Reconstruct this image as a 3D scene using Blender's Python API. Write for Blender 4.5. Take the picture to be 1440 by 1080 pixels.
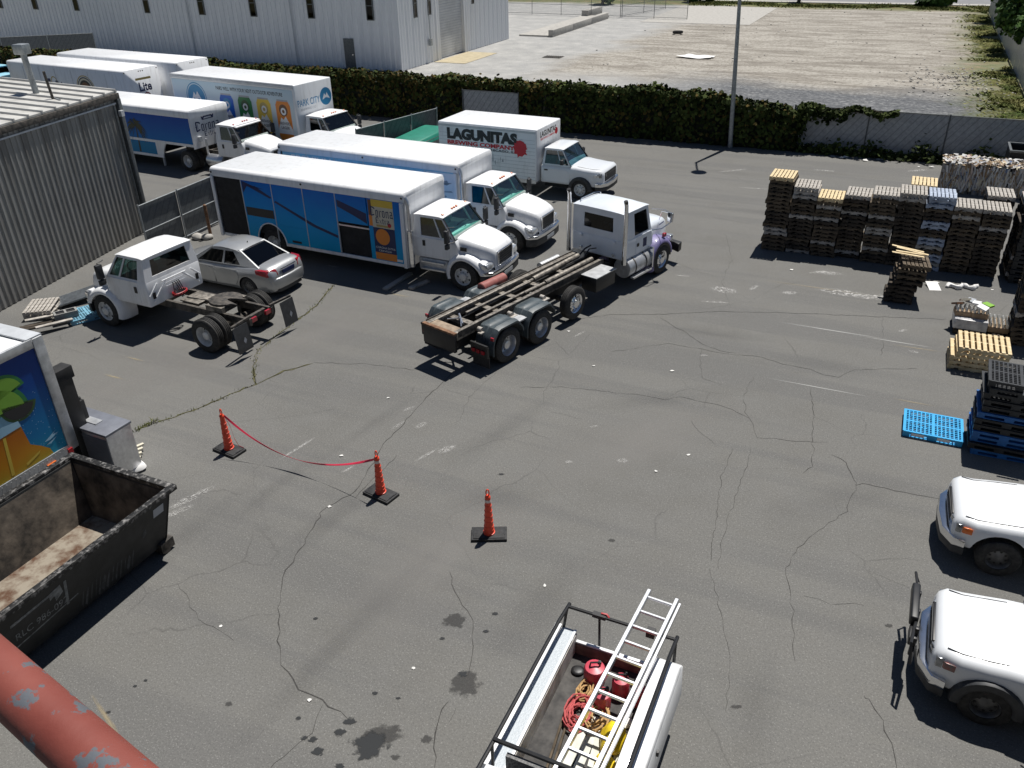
import bpy, bmesh, math, random
from mathutils import Vector as V, Matrix, noise
from math import sin, cos, pi, radians as R, atan2, hypot

for o in list(bpy.data.objects): bpy.data.objects.remove(o)
sc = bpy.context.scene
COL = sc.collection
rnd = random.Random(7)

# ---------------------------------------------------------------- camera, sky, sun, exposure
H_CAM, PITCH, ROLL, FPX = 10.3, R(29.8), R(1.2), 1150.0
_r0, _d0 = V((1, 0, 0)), V((0, -sin(PITCH), -cos(PITCH)))
CF = V((0, cos(PITCH), -sin(PITCH)))
CR = cos(ROLL)*_r0 + sin(ROLL)*_d0
CD = -sin(ROLL)*_r0 + cos(ROLL)*_d0
cd = bpy.data.cameras.new('camera'); cam = bpy.data.objects.new('camera', cd); COL.objects.link(cam)
cd.sensor_width = 36; cd.lens = FPX/1440*36; cd.clip_start = 0.05; cd.clip_end = 2000
cam.matrix_world = Matrix(((CR.x, -CD.x, -CF.x, 0), (CR.y, -CD.y, -CF.y, 0), (CR.z, -CD.z, -CF.z, H_CAM), (0, 0, 0, 1)))
sc.camera = cam
SUN_EL, SUN_AZ = R(68), R(56)            # the sun stands ahead and to the right
w = bpy.data.worlds.new('World'); sc.world = w; w.use_nodes = True
nt = w.node_tree; nt.nodes.clear()
sky = nt.nodes.new('ShaderNodeTexSky'); sky.sky_type = 'NISHITA'; sky.sun_disc = False
sky.altitude = 1300; sky.dust_density = .3; sky.air_density = .9; sky.sun_elevation = SUN_EL; sky.sun_rotation = R(90) - SUN_AZ
bg = nt.nodes.new('ShaderNodeBackground'); bg.inputs[1].default_value = 0.05
wo = nt.nodes.new('ShaderNodeOutputWorld')
nt.links.new(sky.outputs[0], bg.inputs[0]); nt.links.new(bg.outputs[0], wo.inputs[0])
sl = bpy.data.lights.new('sun', 'SUN'); sl.energy = 5.0; sl.angle = R(0.5); sl.color = (1, .965, .91)
so = bpy.data.objects.new('sun', sl); COL.objects.link(so)
so.rotation_euler = V((cos(SUN_AZ)*cos(SUN_EL), sin(SUN_AZ)*cos(SUN_EL), sin(SUN_EL))).to_track_quat('Z', 'Y').to_euler()
so.location = (0, 0, 60)
sc.view_settings.view_transform = 'Standard'; sc.view_settings.look = 'None'
sc.view_settings.exposure = 0.12; sc.view_settings.gamma = 1
sc.view_settings.use_curve_mapping = False

# ---------------------------------------------------------------- measuring: a survey of the yard
def G(u, v, z=0.0):                      # point of the yard at height z, surveyed in photo pixels
    d = CR*(u-720)/FPX + CD*(v-540)/FPX + CF
    t = (z-H_CAM)/d.z
    return V((d.x*t, d.y*t, z))
GA = R(-25)                              # the place is laid out on a grid turned by 25 degrees
E1, E2 = V((cos(GA), sin(GA), 0)), V((-sin(GA), cos(GA), 0))
def PQ(p, q, z=0.0): return E1*p + E2*q + V((0, 0, z))
def toPQ(P): return (P.dot(E1), P.dot(E2))

# ---------------------------------------------------------------- materials
MATS = {}
def mat(name, col, rough=.55, metal=0, var=.12, scale=4.0, bump=0, bscale=80, col2=None, thr=(.35, .65), coat=0, spec=.5, coord='Object', det=4, stretch=None, island=0):
    m = bpy.data.materials.new(name); m.use_nodes = True; n = m.node_tree.nodes; L = m.node_tree.links
    b = n['Principled BSDF']
    b.inputs['Roughness'].default_value = rough; b.inputs['Metallic'].default_value = metal
    b.inputs['Coat Weight'].default_value = coat; b.inputs['Coat Roughness'].default_value = .08
    b.inputs['Specular IOR Level'].default_value = spec
    tc = n.new('ShaderNodeTexCoord'); src = tc.outputs[coord]
    if stretch:
        mp = n.new('ShaderNodeMapping'); mp.inputs['Scale'].default_value = stretch; L.new(src, mp.inputs[0]); src = mp.outputs[0]
    no = n.new('ShaderNodeTexNoise'); no.inputs['Scale'].default_value = scale; no.inputs['Detail'].default_value = det; no.inputs['Roughness'].default_value = .6
    L.new(src, no.inputs['Vector'])
    rp = n.new('ShaderNodeValToRGB'); e = rp.color_ramp.elements
    c1 = [max(0, c*(1-var)) for c in col]; c2 = list(col2) if col2 else [min(1, c*(1+var)) for c in col]
    e[0].position, e[1].position = thr; e[0].color = (*c1, 1); e[1].color = (*c2, 1)
    L.new(no.outputs['Fac'], rp.inputs[0]); out = rp.outputs[0]
    if island:
        g = n.new('ShaderNodeNewGeometry'); hs = n.new('ShaderNodeHueSaturation')
        mr = n.new('ShaderNodeMapRange'); mr.inputs['To Min'].default_value = 1-island; mr.inputs['To Max'].default_value = 1+island
        L.new(g.outputs['Random Per Island'], mr.inputs[0]); L.new(mr.outputs[0], hs.inputs['Value']); L.new(out, hs.inputs['Color']); out = hs.outputs[0]
    L.new(out, b.inputs['Base Color'])
    if bump:
        nb = n.new('ShaderNodeTexNoise'); nb.inputs['Scale'].default_value = bscale; nb.inputs['Detail'].default_value = 3; L.new(src, nb.inputs['Vector'])
        bp = n.new('ShaderNodeBump'); bp.inputs['Strength'].default_value = bump; bp.inputs['Distance'].default_value = .02
        L.new(nb.outputs['Fac'], bp.inputs['Height']); L.new(bp.outputs[0], b.inputs['Normal'])
    MATS[name] = m
    return m
def glass(name, tint, base=.06):
    m = bpy.data.materials.new(name); m.use_nodes = True; n = m.node_tree.nodes; L = m.node_tree.links; n.clear()
    o = n.new('ShaderNodeOutputMaterial'); mx = n.new('ShaderNodeMixShader'); t = n.new('ShaderNodeBsdfTransparent'); g = n.new('ShaderNodeBsdfGlossy')
    t.inputs[0].default_value = (*tint, 1); g.inputs['Roughness'].default_value = .03
    f = n.new('ShaderNodeLayerWeight'); f.inputs[0].default_value = .5; pw = n.new('ShaderNodeMath'); pw.operation = 'POWER'; pw.inputs[1].default_value = 4; a = n.new('ShaderNodeMath'); a.inputs[1].default_value = base+.04; a.use_clamp = True
    L.new(f.outputs['Facing'], pw.inputs[0]); L.new(pw.outputs[0], a.inputs[0]); L.new(a.outputs[0], mx.inputs[0]); L.new(t.outputs[0], mx.inputs[1]); L.new(g.outputs[0], mx.inputs[2]); L.new(mx.outputs[0], o.inputs[0])
    MATS[name] = m
mat('white', (.74, .745, .745), .42, coat=.25, var=.07, scale=2.2, col2=(.81, .82, .83), stretch=(2.5, 2.5, .5), thr=(.28, .5))
mat('whiteold', (.68, .69, .69), .5, var=.12, scale=2.5, col2=(.78, .79, .79), thr=(.3, .6), coat=.15)
mat('whitegloss', (.74, .76, .78), .3, coat=.6, var=.03, scale=1)
mat('greywhite', (.5, .52, .54), .5, var=.1, scale=3)
mat('silver', (.40, .41, .415), .38, metal=.55, var=.05, scale=2, coat=.8)
mat('chrome', (.75, .76, .78), .16, metal=1, var=.06, scale=9)
mat('alu', (.62, .63, .65), .34, metal=.9, var=.1, scale=12)
mat('aludull', (.48, .49, .5), .5, metal=.7, var=.18, scale=5, bump=.05)
mat('black', (.012, .012, .013), .45, var=.3, scale=6)
mat('blackmat', (.016, .016, .017), .8, var=.35, scale=5)
mat('plastic', (.03, .032, .035), .55, var=.25, scale=9)
mat('rubber', (.022, .022, .022), .82, var=.3, scale=14, bump=.15, bscale=120, col2=(.045, .043, .04))
mat('rubberbase', (.02, .02, .021), .75, var=.3, scale=14, col2=(.035, .035, .036))
mat('steeldark', (.05, .048, .045), .65, metal=.3, var=.4, scale=7, col2=(.12, .105, .09), bump=.12)
mat('steelworn', (.16, .145, .125), .55, metal=.5, var=.35, scale=9, col2=(.32, .29, .25), bump=.15)
mat('rust', (.16, .07, .035), .85, var=.4, scale=8, col2=(.28, .16, .09), bump=.25)
mat('rim', (.62, .63, .63), .45, var=.14, scale=9, metal=.2)
mat('rimdark', (.13, .13, .13), .45, metal=.5, var=.25, scale=9)
mat('purple', (.17, .15, .31), .5, coat=.15, var=.15)
mat('paleblue', (.72, .76, .81), .38, coat=.5, var=.05, scale=1.2)
mat('red', (.45, .02, .025), .4, var=.15)
mat('lamp_red', (.36, .012, .02), .22, var=.1, coat=.8)
mat('amber', (.75, .16, .02), .3, var=.1, coat=.6)
mat('lensgrey', (.22, .23, .24), .12, metal=.5, var=.3, scale=20, coat=1)
mat('lens', (.62, .64, .66), .12, metal=.6, var=.12, scale=20, coat=1)
mat('orange', (.80, .075, .03), .42, var=.1, scale=9)
mat('wood', (.075, .056, .036), .85, var=.35, scale=6, stretch=(1, 1, 6), col2=(.14, .105, .068), bump=.2)  # tone darkened to paint in the shaded faces of stacked pallets
mat('woodyellow', (.62, .47, .25), .75, var=.16, scale=7, col2=(.72, .58, .36), bump=.15)
mat('woodgrey', (.33, .30, .26), .85, var=.25, scale=6, col2=(.47, .44, .40), bump=.2)
mat('wooddark_shade', (.035, .027, .019), .9, var=.4, scale=5, col2=(.075, .058, .042), bump=.2)  # dark wood; in the pallet stacks it stands in for shade
mat('woodblue', (.30, .35, .45), .8, var=.2, scale=6, col2=(.44, .5, .6), bump=.2)
mat('bluepal', (.02, .34, .66), .5, var=.08, scale=6)
mat('bluepal2', (.015, .12, .36), .5, var=.15, scale=6)
mat('blackpal', (.018, .02, .023), .5, var=.3, scale=6)
mat('leaf', (.026, .043, .010), .85, spec=.15, var=.45, scale=1.1, col2=(.062, .082, .02), island=.45)
mat('leafdry', (.06, .05, .014), .9, spec=.1, var=.4, scale=1.5, col2=(.12, .09, .028), island=.4)
mat('leaftree', (.035, .085, .015), .8, spec=.2, var=.4, scale=.6, col2=(.075, .14, .03), island=.45)
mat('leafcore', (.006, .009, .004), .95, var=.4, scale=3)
mat('bark', (.09, .07, .05), .9, var=.3, scale=6, bump=.4, bscale=20)
mat('grass', (.09, .13, .03), .9, spec=.1, var=.35, scale=.5, col2=(.19, .18, .07), island=.4)
mat('galv', (.30, .32, .33), .45, metal=.6, var=.2, scale=8)
mat('galvdark', (.12, .13, .135), .5, metal=.5, var=.2, scale=8)
mat('concrete', (.38, .365, .335), .85, var=.12, scale=3, bump=.1)
mat('cinder', (.25, .25, .24), .9, var=.15, scale=12, bump=.3)
mat('paper', (.75, .74, .72), .8, var=.1, scale=5)
mat('paintmark', (.5, .49, .46), .8, var=.2, scale=9)
mat('seat', (.34, .36, .35), .8, var=.15)
mat('dash', (.30, .36, .34), .7, var=.2)
mat('yellow', (.80, .58, .02), .5, var=.15, scale=14)
mat('rope_red', (.5, .10, .10), .7, var=.25, scale=30)
mat('rope_tan', (.48, .30, .13), .75, var=.3, scale=30)
mat('canred', (.52, .06, .09), .4, var=.15, scale=12)
mat('tape', (.85, .05, .11), .45, var=.08)
mat('green_tarp', (.012, .19, .13), .5, var=.12, scale=3)
mat('skyblue', (.28, .55, .68), .5, var=.1, scale=2)
mat('tanplate', (.26, .19, .13), .75, var=.25, scale=6, col2=(.36, .28, .2), bump=.15)
mat('stencildark', (.06, .062, .064), .8, var=.4, scale=9)
mat('ambersmall', (.35, .05, .03), .3, var=.3, scale=12, coat=.6, col2=(.12, .11, .11))
mat('beddark', (.03, .028, .027), .7, var=.4, scale=6, col2=(.07, .065, .06))
mat('fenderpoly', (.045, .06, .068), .5, var=.2, scale=6, col2=(.075, .095, .105))
mat('redcyl', (.30, .10, .085), .6, var=.2, scale=8)
mat('lidgrey', (.20, .21, .24), .4, var=.1, scale=5, metal=.3)
mat('skipblack', (.009, .011, .012), .6, var=.4, scale=3, col2=(.026, .027, .028), bump=.15, bscale=18, thr=(.4, .8))
mat('skipfloor', (.13, .065, .035), .9, var=.3, scale=3.5, col2=(.27, .235, .185), bump=.3, bscale=14, thr=(.36, .58), det=7)
mat('skipinner', (.028, .024, .02), .85, var=.4, scale=2.4, col2=(.17, .14, .11), bump=.3, bscale=12, thr=(.38, .72), det=8)
mat('skiprim', (.03, .03, .03), .6, metal=.2, var=.6, scale=11, col2=(.26, .25, .24), thr=(.5, .7))
mat('stencil', (.16, .17, .175), .8, var=.4, scale=14, col2=(.26, .27, .27))
mat('i_lblue2', (.16, .34, .48), .4, var=.2, scale=3)
mat('beddirty', (.42, .38, .33), .7, var=.3, scale=4, col2=(.60, .58, .54), bump=.1)
mat('treadwhite', (.46, .50, .53), .45, var=.06, scale=30, bump=.5, bscale=45)
mat('boardbrown', (.17, .11, .09), .8, var=.3, scale=5)
mat('boardwhite', (.62, .62, .55), .7, var=.15, scale=6)
mat('cabmesh', (.05, .05, .05), .6, var=.3, scale=30, col2=(.2, .2, .2))
mat('i_lamb', (.75, .62, .55), .4, var=.1)
mat('wrap', (.45, .45, .46), .3, var=.2, scale=6, col2=(.6, .6, .6))
mat('carton', (.34, .24, .15), .8, var=.15, scale=4)
mat('canlight', (.60, .60, .58), .3, metal=.4, var=.2, scale=9)
mat('bluegreypal', (.16, .36, .48), .6, var=.2, scale=6)
glass('glass_teal', (.55, .92, .84), .10); glass('glass_dark', (.045, .06, .062), .05); glass('glass_black', (.02, .022, .025), .0); glass('glass_blue', (.40, .62, .70), .08)
def pm(k): return MATS[k] if isinstance(k, str) else k
# printed vinyl: plain colours of the print
def ink(name, c, rough=.45):
    if name not in MATS: mat(name, c, rough, var=.05, scale=2)
    return name
def grad_mat(name, stops, z0, z1, nz=.0, rough=.4):           # vertical colour blend of a printed panel (object z)
    m = bpy.data.materials.new(name); m.use_nodes = True; n = m.node_tree.nodes; L = m.node_tree.links; b = n['Principled BSDF']
    b.inputs['Roughness'].default_value = rough; b.inputs['Specular IOR Level'].default_value = .25
    tc = n.new('ShaderNodeTexCoord'); sx = n.new('ShaderNodeSeparateXYZ'); L.new(tc.outputs['Object'], sx.inputs[0])
    mr = n.new('ShaderNodeMapRange'); mr.inputs['From Min'].default_value = z0; mr.inputs['From Max'].default_value = z1; L.new(sx.outputs['Z'], mr.inputs[0])
    no = n.new('ShaderNodeTexNoise'); no.inputs['Scale'].default_value = 1.7; no.inputs['Detail'].default_value = 5; L.new(tc.outputs['Object'], no.inputs['Vector'])
    ma = n.new('ShaderNodeMath'); ma.operation = 'MULTIPLY_ADD'; ma.inputs[1].default_value = nz; L.new(no.outputs['Fac'], ma.inputs[0]); L.new(mr.outputs[0], ma.inputs[2])
    sb = n.new('ShaderNodeMath'); sb.operation = 'SUBTRACT'; sb.inputs[1].default_value = nz*.5; L.new(ma.outputs[0], sb.inputs[0])
    rp = n.new('ShaderNodeValToRGB'); e = rp.color_ramp.elements
    while len(e) < len(stops): e.new(.5)
    for i, (p, c) in enumerate(stops): e[i].position = p; e[i].color = (*c, 1)
    L.new(sb.outputs[0], rp.inputs[0]); L.new(rp.outputs[0], b.inputs['Base Color'])
    MATS[name] = m; return name

# ---------------------------------------------------------------- mesh helpers
class MB:
    def __init__(s): s.v = []; s.f = []; s.m = []; s.mi = 0
    def add(s, vs, fs):
        k = len(s.v); s.v += [tuple(p) for p in vs]; s.f += [tuple(i+k for i in f) for f in fs]; s.m += [s.mi]*len(fs); return s
    def hexa(s, p): return s.add(p, [(0, 3, 2, 1), (4, 5, 6, 7), (0, 1, 5, 4), (1, 2, 6, 5), (2, 3, 7, 6), (3, 0, 4, 7)])
    def box(s, x0, x1, y0, y1, z0, z1):
        return s.hexa([(x0, y0, z0), (x1, y0, z0), (x1, y1, z0), (x0, y1, z0), (x0, y0, z1), (x1, y0, z1), (x1, y1, z1), (x0, y1, z1)])
    def obox(s, c, size, M=None):
        a, b, d = size[0]/2, size[1]/2, size[2]/2; c = V(c); M = M or Matrix.Identity(3)
        return s.hexa([c + M @ V(q) for q in [(-a, -b, -d), (a, -b, -d), (a, b, -d), (-a, b, -d), (-a, -b, d), (a, -b, d), (a, b, d), (-a, b, d)]])
    def bar(s, p, q, w=.05, h=None, up=(0, 0, 1)):
        p, q = V(p), V(q); h = h or w; d = (q-p).normalized(); u = V(up)
        if abs(d.dot(u)) > .98: u = V((0, 1, 0))
        a = d.cross(u).normalized()*w/2; b = a.cross(d).normalized()*h/2
        return s.hexa([p-a-b, q-a-b, q+a-b, p+a-b, p-a+b, q-a+b, q+a+b, p+a+b])
    def tube(s, pts, r=.03, n=8, caps=True):
        pts = [V(p) for p in pts]; rr = r if isinstance(r, (list, tuple)) else [r]*len(pts); rings = []; u = None
        for i, p in enumerate(pts):
            d = (pts[min(i+1, len(pts)-1)] - pts[max(i-1, 0)]).normalized()
            if u is None: u = d.orthogonal().normalized()
            u = (u - d*u.dot(d)).normalized(); b = d.cross(u)
            rings.append([p + (u*cos(2*pi*k/n) + b*sin(2*pi*k/n))*rr[i] for k in range(n)])
        return s.loft(rings, caps, caps)
    def loft(s, rings, c0=True, c1=True, closed=True):
        n = len(rings[0]); vs = [p for r in rings for p in r]; fs = []
        for i in range(len(rings)-1):
            for k in range(n if closed else n-1):
                a, b = i*n+k, i*n+(k+1) % n; fs.append((a, b, b+n, a+n))
        if c0: fs.append(tuple(range(n-1, -1, -1)))
        if c1: fs.append(tuple(range((len(rings)-1)*n, len(rings)*n)))
        return s.add(vs, fs)
    def lathe(s, prof, o=(0, 0, 0), ax=(0, 1, 0), n=24, c0=True, c1=True):      # prof: (along axis, radius)
        o, ax = V(o), V(ax).normalized(); u = ax.orthogonal().normalized(); b = ax.cross(u)
        return s.loft([[o + ax*a + (u*cos(2*pi*k/n) + b*sin(2*pi*k/n))*max(r, .0005) for k in range(n)] for a, r in prof], c0, c1)
    def cyl(s, o, ax, r, h, n=20): return s.lathe([(0, r), (h, r)], o, ax, n)
    def prism(s, poly, pl, a, b):            # polygon in plane pl extruded along the third axis from a to b
        f = {'xz': lambda u, v, t: (u, t, v), 'xy': lambda u, v, t: (u, v, t), 'yz': lambda u, v, t: (t, u, v)}[pl]
        n = len(poly); return s.add([f(u, v, a) for u, v in poly] + [f(u, v, b) for u, v in poly],
            [tuple(range(n)), tuple(range(2*n-1, n-1, -1))] + [(i, i+n, (i+1) % n+n, (i+1) % n) for i in range(n)])
    def quad(s, a, b, c, d): return s.add([a, b, c, d], [(0, 1, 2, 3)])
    def shell(s, P00, P10, P11, P01, us, vs, holes, th=.05, inward=None):   # plate with rectangular openings, of thickness th
        P00, P10, P11, P01 = map(V, (P00, P10, P11, P01)); f = lambda u, v: (P00*(1-u)+P10*u)*(1-v) + (P01*(1-u)+P11*u)*v
        N = (P10-P00).cross(P01-P00).normalized()
        if inward is not None and N.dot(V(inward)) < 0: N = -N
        panes = []
        for i in range(len(us)-1):
            for j in range(len(vs)-1):
                c = [f(us[i], vs[j]), f(us[i+1], vs[j]), f(us[i+1], vs[j+1]), f(us[i], vs[j+1])]
                if (i, j) in holes: panes.append([q + N*th*.45 for q in c])
                else: s.hexa([*c, *[q+N*th for q in c]])
        return panes
    def build(s, name, m, parent=None, bev=0, seg=2, smooth=35, sub=0, cut=None, loc=None):
        me = bpy.data.meshes.new(name); me.from_pydata(s.v, [], s.f)
        ms = m if isinstance(m, (list, tuple)) else [m]
        for k in ms: me.materials.append(pm(k))
        for p, i in zip(me.polygons, s.m): p.material_index = i
        bm = bmesh.new(); bm.from_mesh(me)
        if cut or bev or sub: bmesh.ops.recalc_face_normals(bm, faces=bm.faces)
        if bev:
            es = [e for e in bm.edges if len(e.link_faces) == 2 and e.calc_face_angle(0) > .5]
            bmesh.ops.bevel(bm, geom=es, offset=bev, segments=seg, affect='EDGES', profile=.5, clamp_overlap=True)
        bm.to_mesh(me); bm.free()
        o = bpy.data.objects.new(name, me); COL.objects.link(o)
        if sub or cut:
            if sub: md = o.modifiers.new('s', 'SUBSURF'); md.levels = md.render_levels = sub
            tmp = []
            for (c0, ax, r, h) in (cut or []):
                cm = bpy.data.meshes.new('c'); k = MB().cyl(c0, ax, r, h, 28); cm.from_pydata(k.v, [], k.f); cm.materials.append(pm('blackmat'))
                b2 = bmesh.new(); b2.from_mesh(cm); bmesh.ops.recalc_face_normals(b2, faces=b2.faces); b2.to_mesh(cm); b2.free()
                co = bpy.data.objects.new('c', cm); COL.objects.link(co); tmp.append(co)
                md = o.modifiers.new('b', 'BOOLEAN'); md.object = co; md.solver = 'EXACT'; md.material_mode = 'TRANSFER'
            dg = bpy.context.evaluated_depsgraph_get(); nm = bpy.data.meshes.new_from_object(o.evaluated_get(dg)); o.modifiers.clear(); o.data = nm; nm.name = name
            for t in tmp: bpy.data.objects.remove(t)
            me = nm
        if smooth:
            me.shade_smooth(); me.set_sharp_from_angle(angle=R(smooth))
        if parent: o.parent = parent
        if loc: o.location = loc
        return o
def tag(o, label=None, cat=None, group=None, kind=None):
    if label: o['label'] = label
    if cat: o['category'] = cat
    if group: o['group'] = group
    if kind: o['kind'] = kind
    return o
def thing(name, label, cat, loc=(0, 0, 0), rz=0, group=None):
    o = bpy.data.objects.new(name, None); COL.objects.link(o); o.empty_display_size = .2
    o.location = loc; o.rotation_euler = (0, 0, rz); return tag(o, label, cat, group)
def inst(name, me, parent=None, loc=(0, 0, 0), rot=(0, 0, 0), scale=None):
    o = bpy.data.objects.new(name, me); COL.objects.link(o); o.location = loc; o.rotation_euler = rot
    if scale: o.scale = scale
    if parent: o.parent = parent
    return o
KIDS = {}
def dup(o, loc=None, rz=None, label=None, parent=None):
    c = o.copy(); COL.objects.link(c)
    if parent: c.parent = parent
    if loc is not None: c.location = loc
    if rz is not None: c.rotation_euler = (0, 0, rz)
    if label: c['label'] = label
    for ch in o.children: dup(ch, parent=c)
    return c
class Fr:                                     # a flat frame on a surface: origin, right, up, outward normal
    def __init__(s, o, u, v): s.o, s.u, s.v = V(o), V(u).normalized(), V(v).normalized(); s.n = s.u.cross(s.v)
    def p(s, a, b, d=.003): return s.o + s.u*a + s.v*b + s.n*d
    def poly(s, name, pts, m, parent, d=.003):
        k = MB(); k.add([s.p(a, b, d) for a, b in pts], [tuple(range(len(pts)))]); return k.build(name, m, parent, smooth=0)
    def disc(s, name, a, b, r, m, parent, d=.003, n=28, ry=None, r0=0):
        ry = ry or r
        if r0:
            k = MB(); k.loft([[s.p(a+q*cos(2*pi*i/n), b+q*ry/r*sin(2*pi*i/n), d) for i in range(n)] for q in (r0, r)], False, False); return k.build(name, m, parent, smooth=0)
        return s.poly(name, [(a+r*cos(2*pi*i/n), b+ry*sin(2*pi*i/n)) for i in range(n)], m, parent, d)
    def rect(s, name, a0, a1, b0, b1, m, parent, d=.003): return s.poly(name, [(a0, b0), (a1, b0), (a1, b1), (a0, b1)], m, parent, d)
    def polys(s, name, lst, m, parent, d=.003):
        k = MB()
        for pts in lst: k.add([s.p(a, b, d) for a, b in pts], [tuple(range(len(pts)))])
        return k.build(name, m, parent, smooth=0)
    def text(s, name, txt, a, b, w, h, m, parent, d=.004, bold=0, shear=0):    # text fitted into a w x h box, lower left at (a, b)
        cu = bpy.data.curves.new('t', 'FONT'); cu.body = txt; cu.size = 1; cu.offset = bold; cu.shear = shear; cu.resolution_u = 3
        o = bpy.data.objects.new('t', cu); COL.objects.link(o)
        me = bpy.data.meshes.new_from_object(o.evaluated_get(bpy.context.evaluated_depsgraph_get()))
        bpy.data.objects.remove(o)
        xs = [q.co.x for q in me.vertices]; ys = [q.co.y for q in me.vertices]; x0, x1, y0, y1 = min(xs), max(xs), min(ys), max(ys)
        for q in me.vertices: q.co = s.p(a + (q.co.x-x0)/(x1-x0)*w, b + (q.co.y-y0)/(y1-y0)*h, d)
        me.materials.append(pm(m)); me.name = name
        return inst(name, me, parent)

def blackletter(F, txt, a, b, w, h, m_, par, d=.004):
    S = lambda x, y0, y1, t=.17: [(x-t/2, y0+.09), (x, y0), (x+t/2, y0+.09), (x+t/2, y1-.09), (x, y1), (x-t/2, y1-.09)]
    T = lambda x0, y0, x1, y1, t=.07: [(x0, y0-t), (x1, y1-t), (x1, y1+t), (x0, y0+t)]
    Dm = lambda x, y, r=.13: [(x-r, y), (x, y-r*.9), (x+r, y), (x, y+r*.9)]
    GL = {'o': (.85, [S(.16, .02, .98), S(.58, .02, .98), T(.16, .93, .58, .97), T(.16, .07, .58, .03)]), 'r': (.66, [S(.16, 0, 1), Dm(.48, .88), Dm(.18, .05)]), 'n': (.92, [S(.16, 0, 1), S(.62, 0, .98), T(.16, .86, .62, .95), Dm(.16, .05), Dm(.66, .05)]),
          'a': (.88, [S(.16, .0, .55), S(.60, 0, 1), T(.14, .95, .6, .92), T(.16, .05, .6, .06), T(.18, .52, .6, .58), Dm(.7, .04)]), 'C': (1.2, [S(.22, .05, 1.5, .24), S(.52, .35, 1.2, .08), T(.2, 1.45, .95, 1.32, .1), T(.2, .1, .95, .28, .1), Dm(1.0, 1.22, .17), Dm(.1, .75, .12)]),
          'E': (1.05, [S(.2, .05, 1.5, .22), T(.2, 1.42, .85, 1.38, .08), T(.2, .78, .7, .8, .07), T(.2, .1, .85, .2, .09), Dm(.85, 1.3, .12)]), 'x': (.8, [T(.1, .95, .62, .05, .1), T(.12, .05, .62, .95, .06)]), 't': (.62, [S(.22, 0, 1.3), T(.04, .95, .5, .98, .06), Dm(.34, .06)])}
    tot = sum(GL[c][0] for c in txt); hh = 1.5; pl_ = []; x = 0
    for c in txt:
        for pts in GL[c][1]: pl_.append([(a+(x+u)/tot*w, b+v/hh*h) for u, v in pts])
        x += GL[c][0]
    k = MB()
    for i, pts in enumerate(pl_): k.add([F.p(u, v, d+.0003*(i % 5)) for u, v in pts], [tuple(range(len(pts)))])
    return k.build('lettering', m_, par, smooth=0)
# ================================================================ THE SETTING
def nodes_of(name):
    m = bpy.data.materials.new(name); m.use_nodes = True; MATS[name] = m
    return m, m.node_tree.nodes, m.node_tree.links, m.node_tree.nodes['Principled BSDF']
def N(n, t, **kw):
    k = n.new('ShaderNode'+t)
    for a, b in kw.items():
        if a.startswith('i_'):
            key = a[2:].replace('_', ' '); key = int(key) if key.isdigit() else key
            k.inputs[key].default_value = b
        else: setattr(k, a, b)
    return k
def ramp(n, L, src, stops):
    rp = n.new('ShaderNodeValToRGB'); e = rp.color_ramp.elements
    while len(e) < len(stops): e.new(.5)
    for i, (p, c) in enumerate(stops): e[i].position = p; e[i].color = (*c, 1) if len(c) == 3 else c
    L.new(src, rp.inputs[0]); return rp.outputs[0]
def mixc(n, L, fac, a, b, mode='MIX'):
    k = n.new('ShaderNodeMix'); k.data_type = 'RGBA'; k.blend_type = mode
    for i, x in ((0, fac), (6, a), (7, b)):
        if isinstance(x, (int, float)): k.inputs[i].default_value = x
        elif isinstance(x, tuple): k.inputs[i].default_value = (*x, 1)
        else: L.new(x, k.inputs[i])
    return k.outputs[2]
def mth(n, L, op, a, b=None, c=None, clamp=False):
    k = n.new('ShaderNodeMath'); k.operation = op; k.use_clamp = clamp
    for i, x in enumerate((a, b, c)):
        if x is None: continue
        if isinstance(x, (int, float)): k.inputs[i].default_value = x
        else: L.new(x, k.inputs[i])
    return k.outputs[0]
def noise_(n, L, vec, scale, det=4, rough=.6, dist=0):
    k = N(n, 'TexNoise'); k.inputs['Scale'].default_value = scale; k.inputs['Detail'].default_value = det; k.inputs['Roughness'].default_value = rough; k.inputs['Distortion'].default_value = dist
    L.new(vec, k.inputs['Vector']); return k.outputs['Fac']
def mapped(n, L, vec, sc_=(1, 1, 1), rot=(0, 0, 0)):
    k = n.new('ShaderNodeMapping'); k.inputs['Scale'].default_value = sc_; k.inputs['Rotation'].default_value = rot; L.new(vec, k.inputs[0]); return k.outputs[0]

# asphalt of the yard
m, n, L, b = nodes_of('asphalt')
tc = N(n, 'TexCoord').outputs['Object']
big = noise_(n, L, tc, .16, 5); mid = noise_(n, L, tc, 1.1, 5); fine = noise_(n, L, tc, 26, 4, .7); spk = noise_(n, L, tc, 75, 2, .8)
c0 = ramp(n, L, big, [(.3, (.128, .125, .116)), (.7, (.172, .168, .156))])
c0 = mixc(n, L, ramp(n, L, mid, [(.35, (0, 0, 0)), (.75, (1, 1, 1))]), c0, (.156, .154, .146))
tr = noise_(n, L, mapped(n, L, tc, (.06, .9, 1), (0, 0, R(-38))), 1.0, 4)          # sweeping tyre rub
c0 = mixc(n, L, ramp(n, L, tr, [(.42, (.55, .55, .55)), (.52, (0, 0, 0))]), c0, (.122, .121, .118))
c0 = mixc(n, L, ramp(n, L, fine, [(.3, (.45, .45, .45)), (.55, (0, 0, 0))]), c0, (.075, .074, .071))
c0 = mixc(n, L, ramp(n, L, spk, [(.64, (0, 0, 0)), (.72, (.7, .7, .7))]), c0, (.40, .39, .37))
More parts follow.
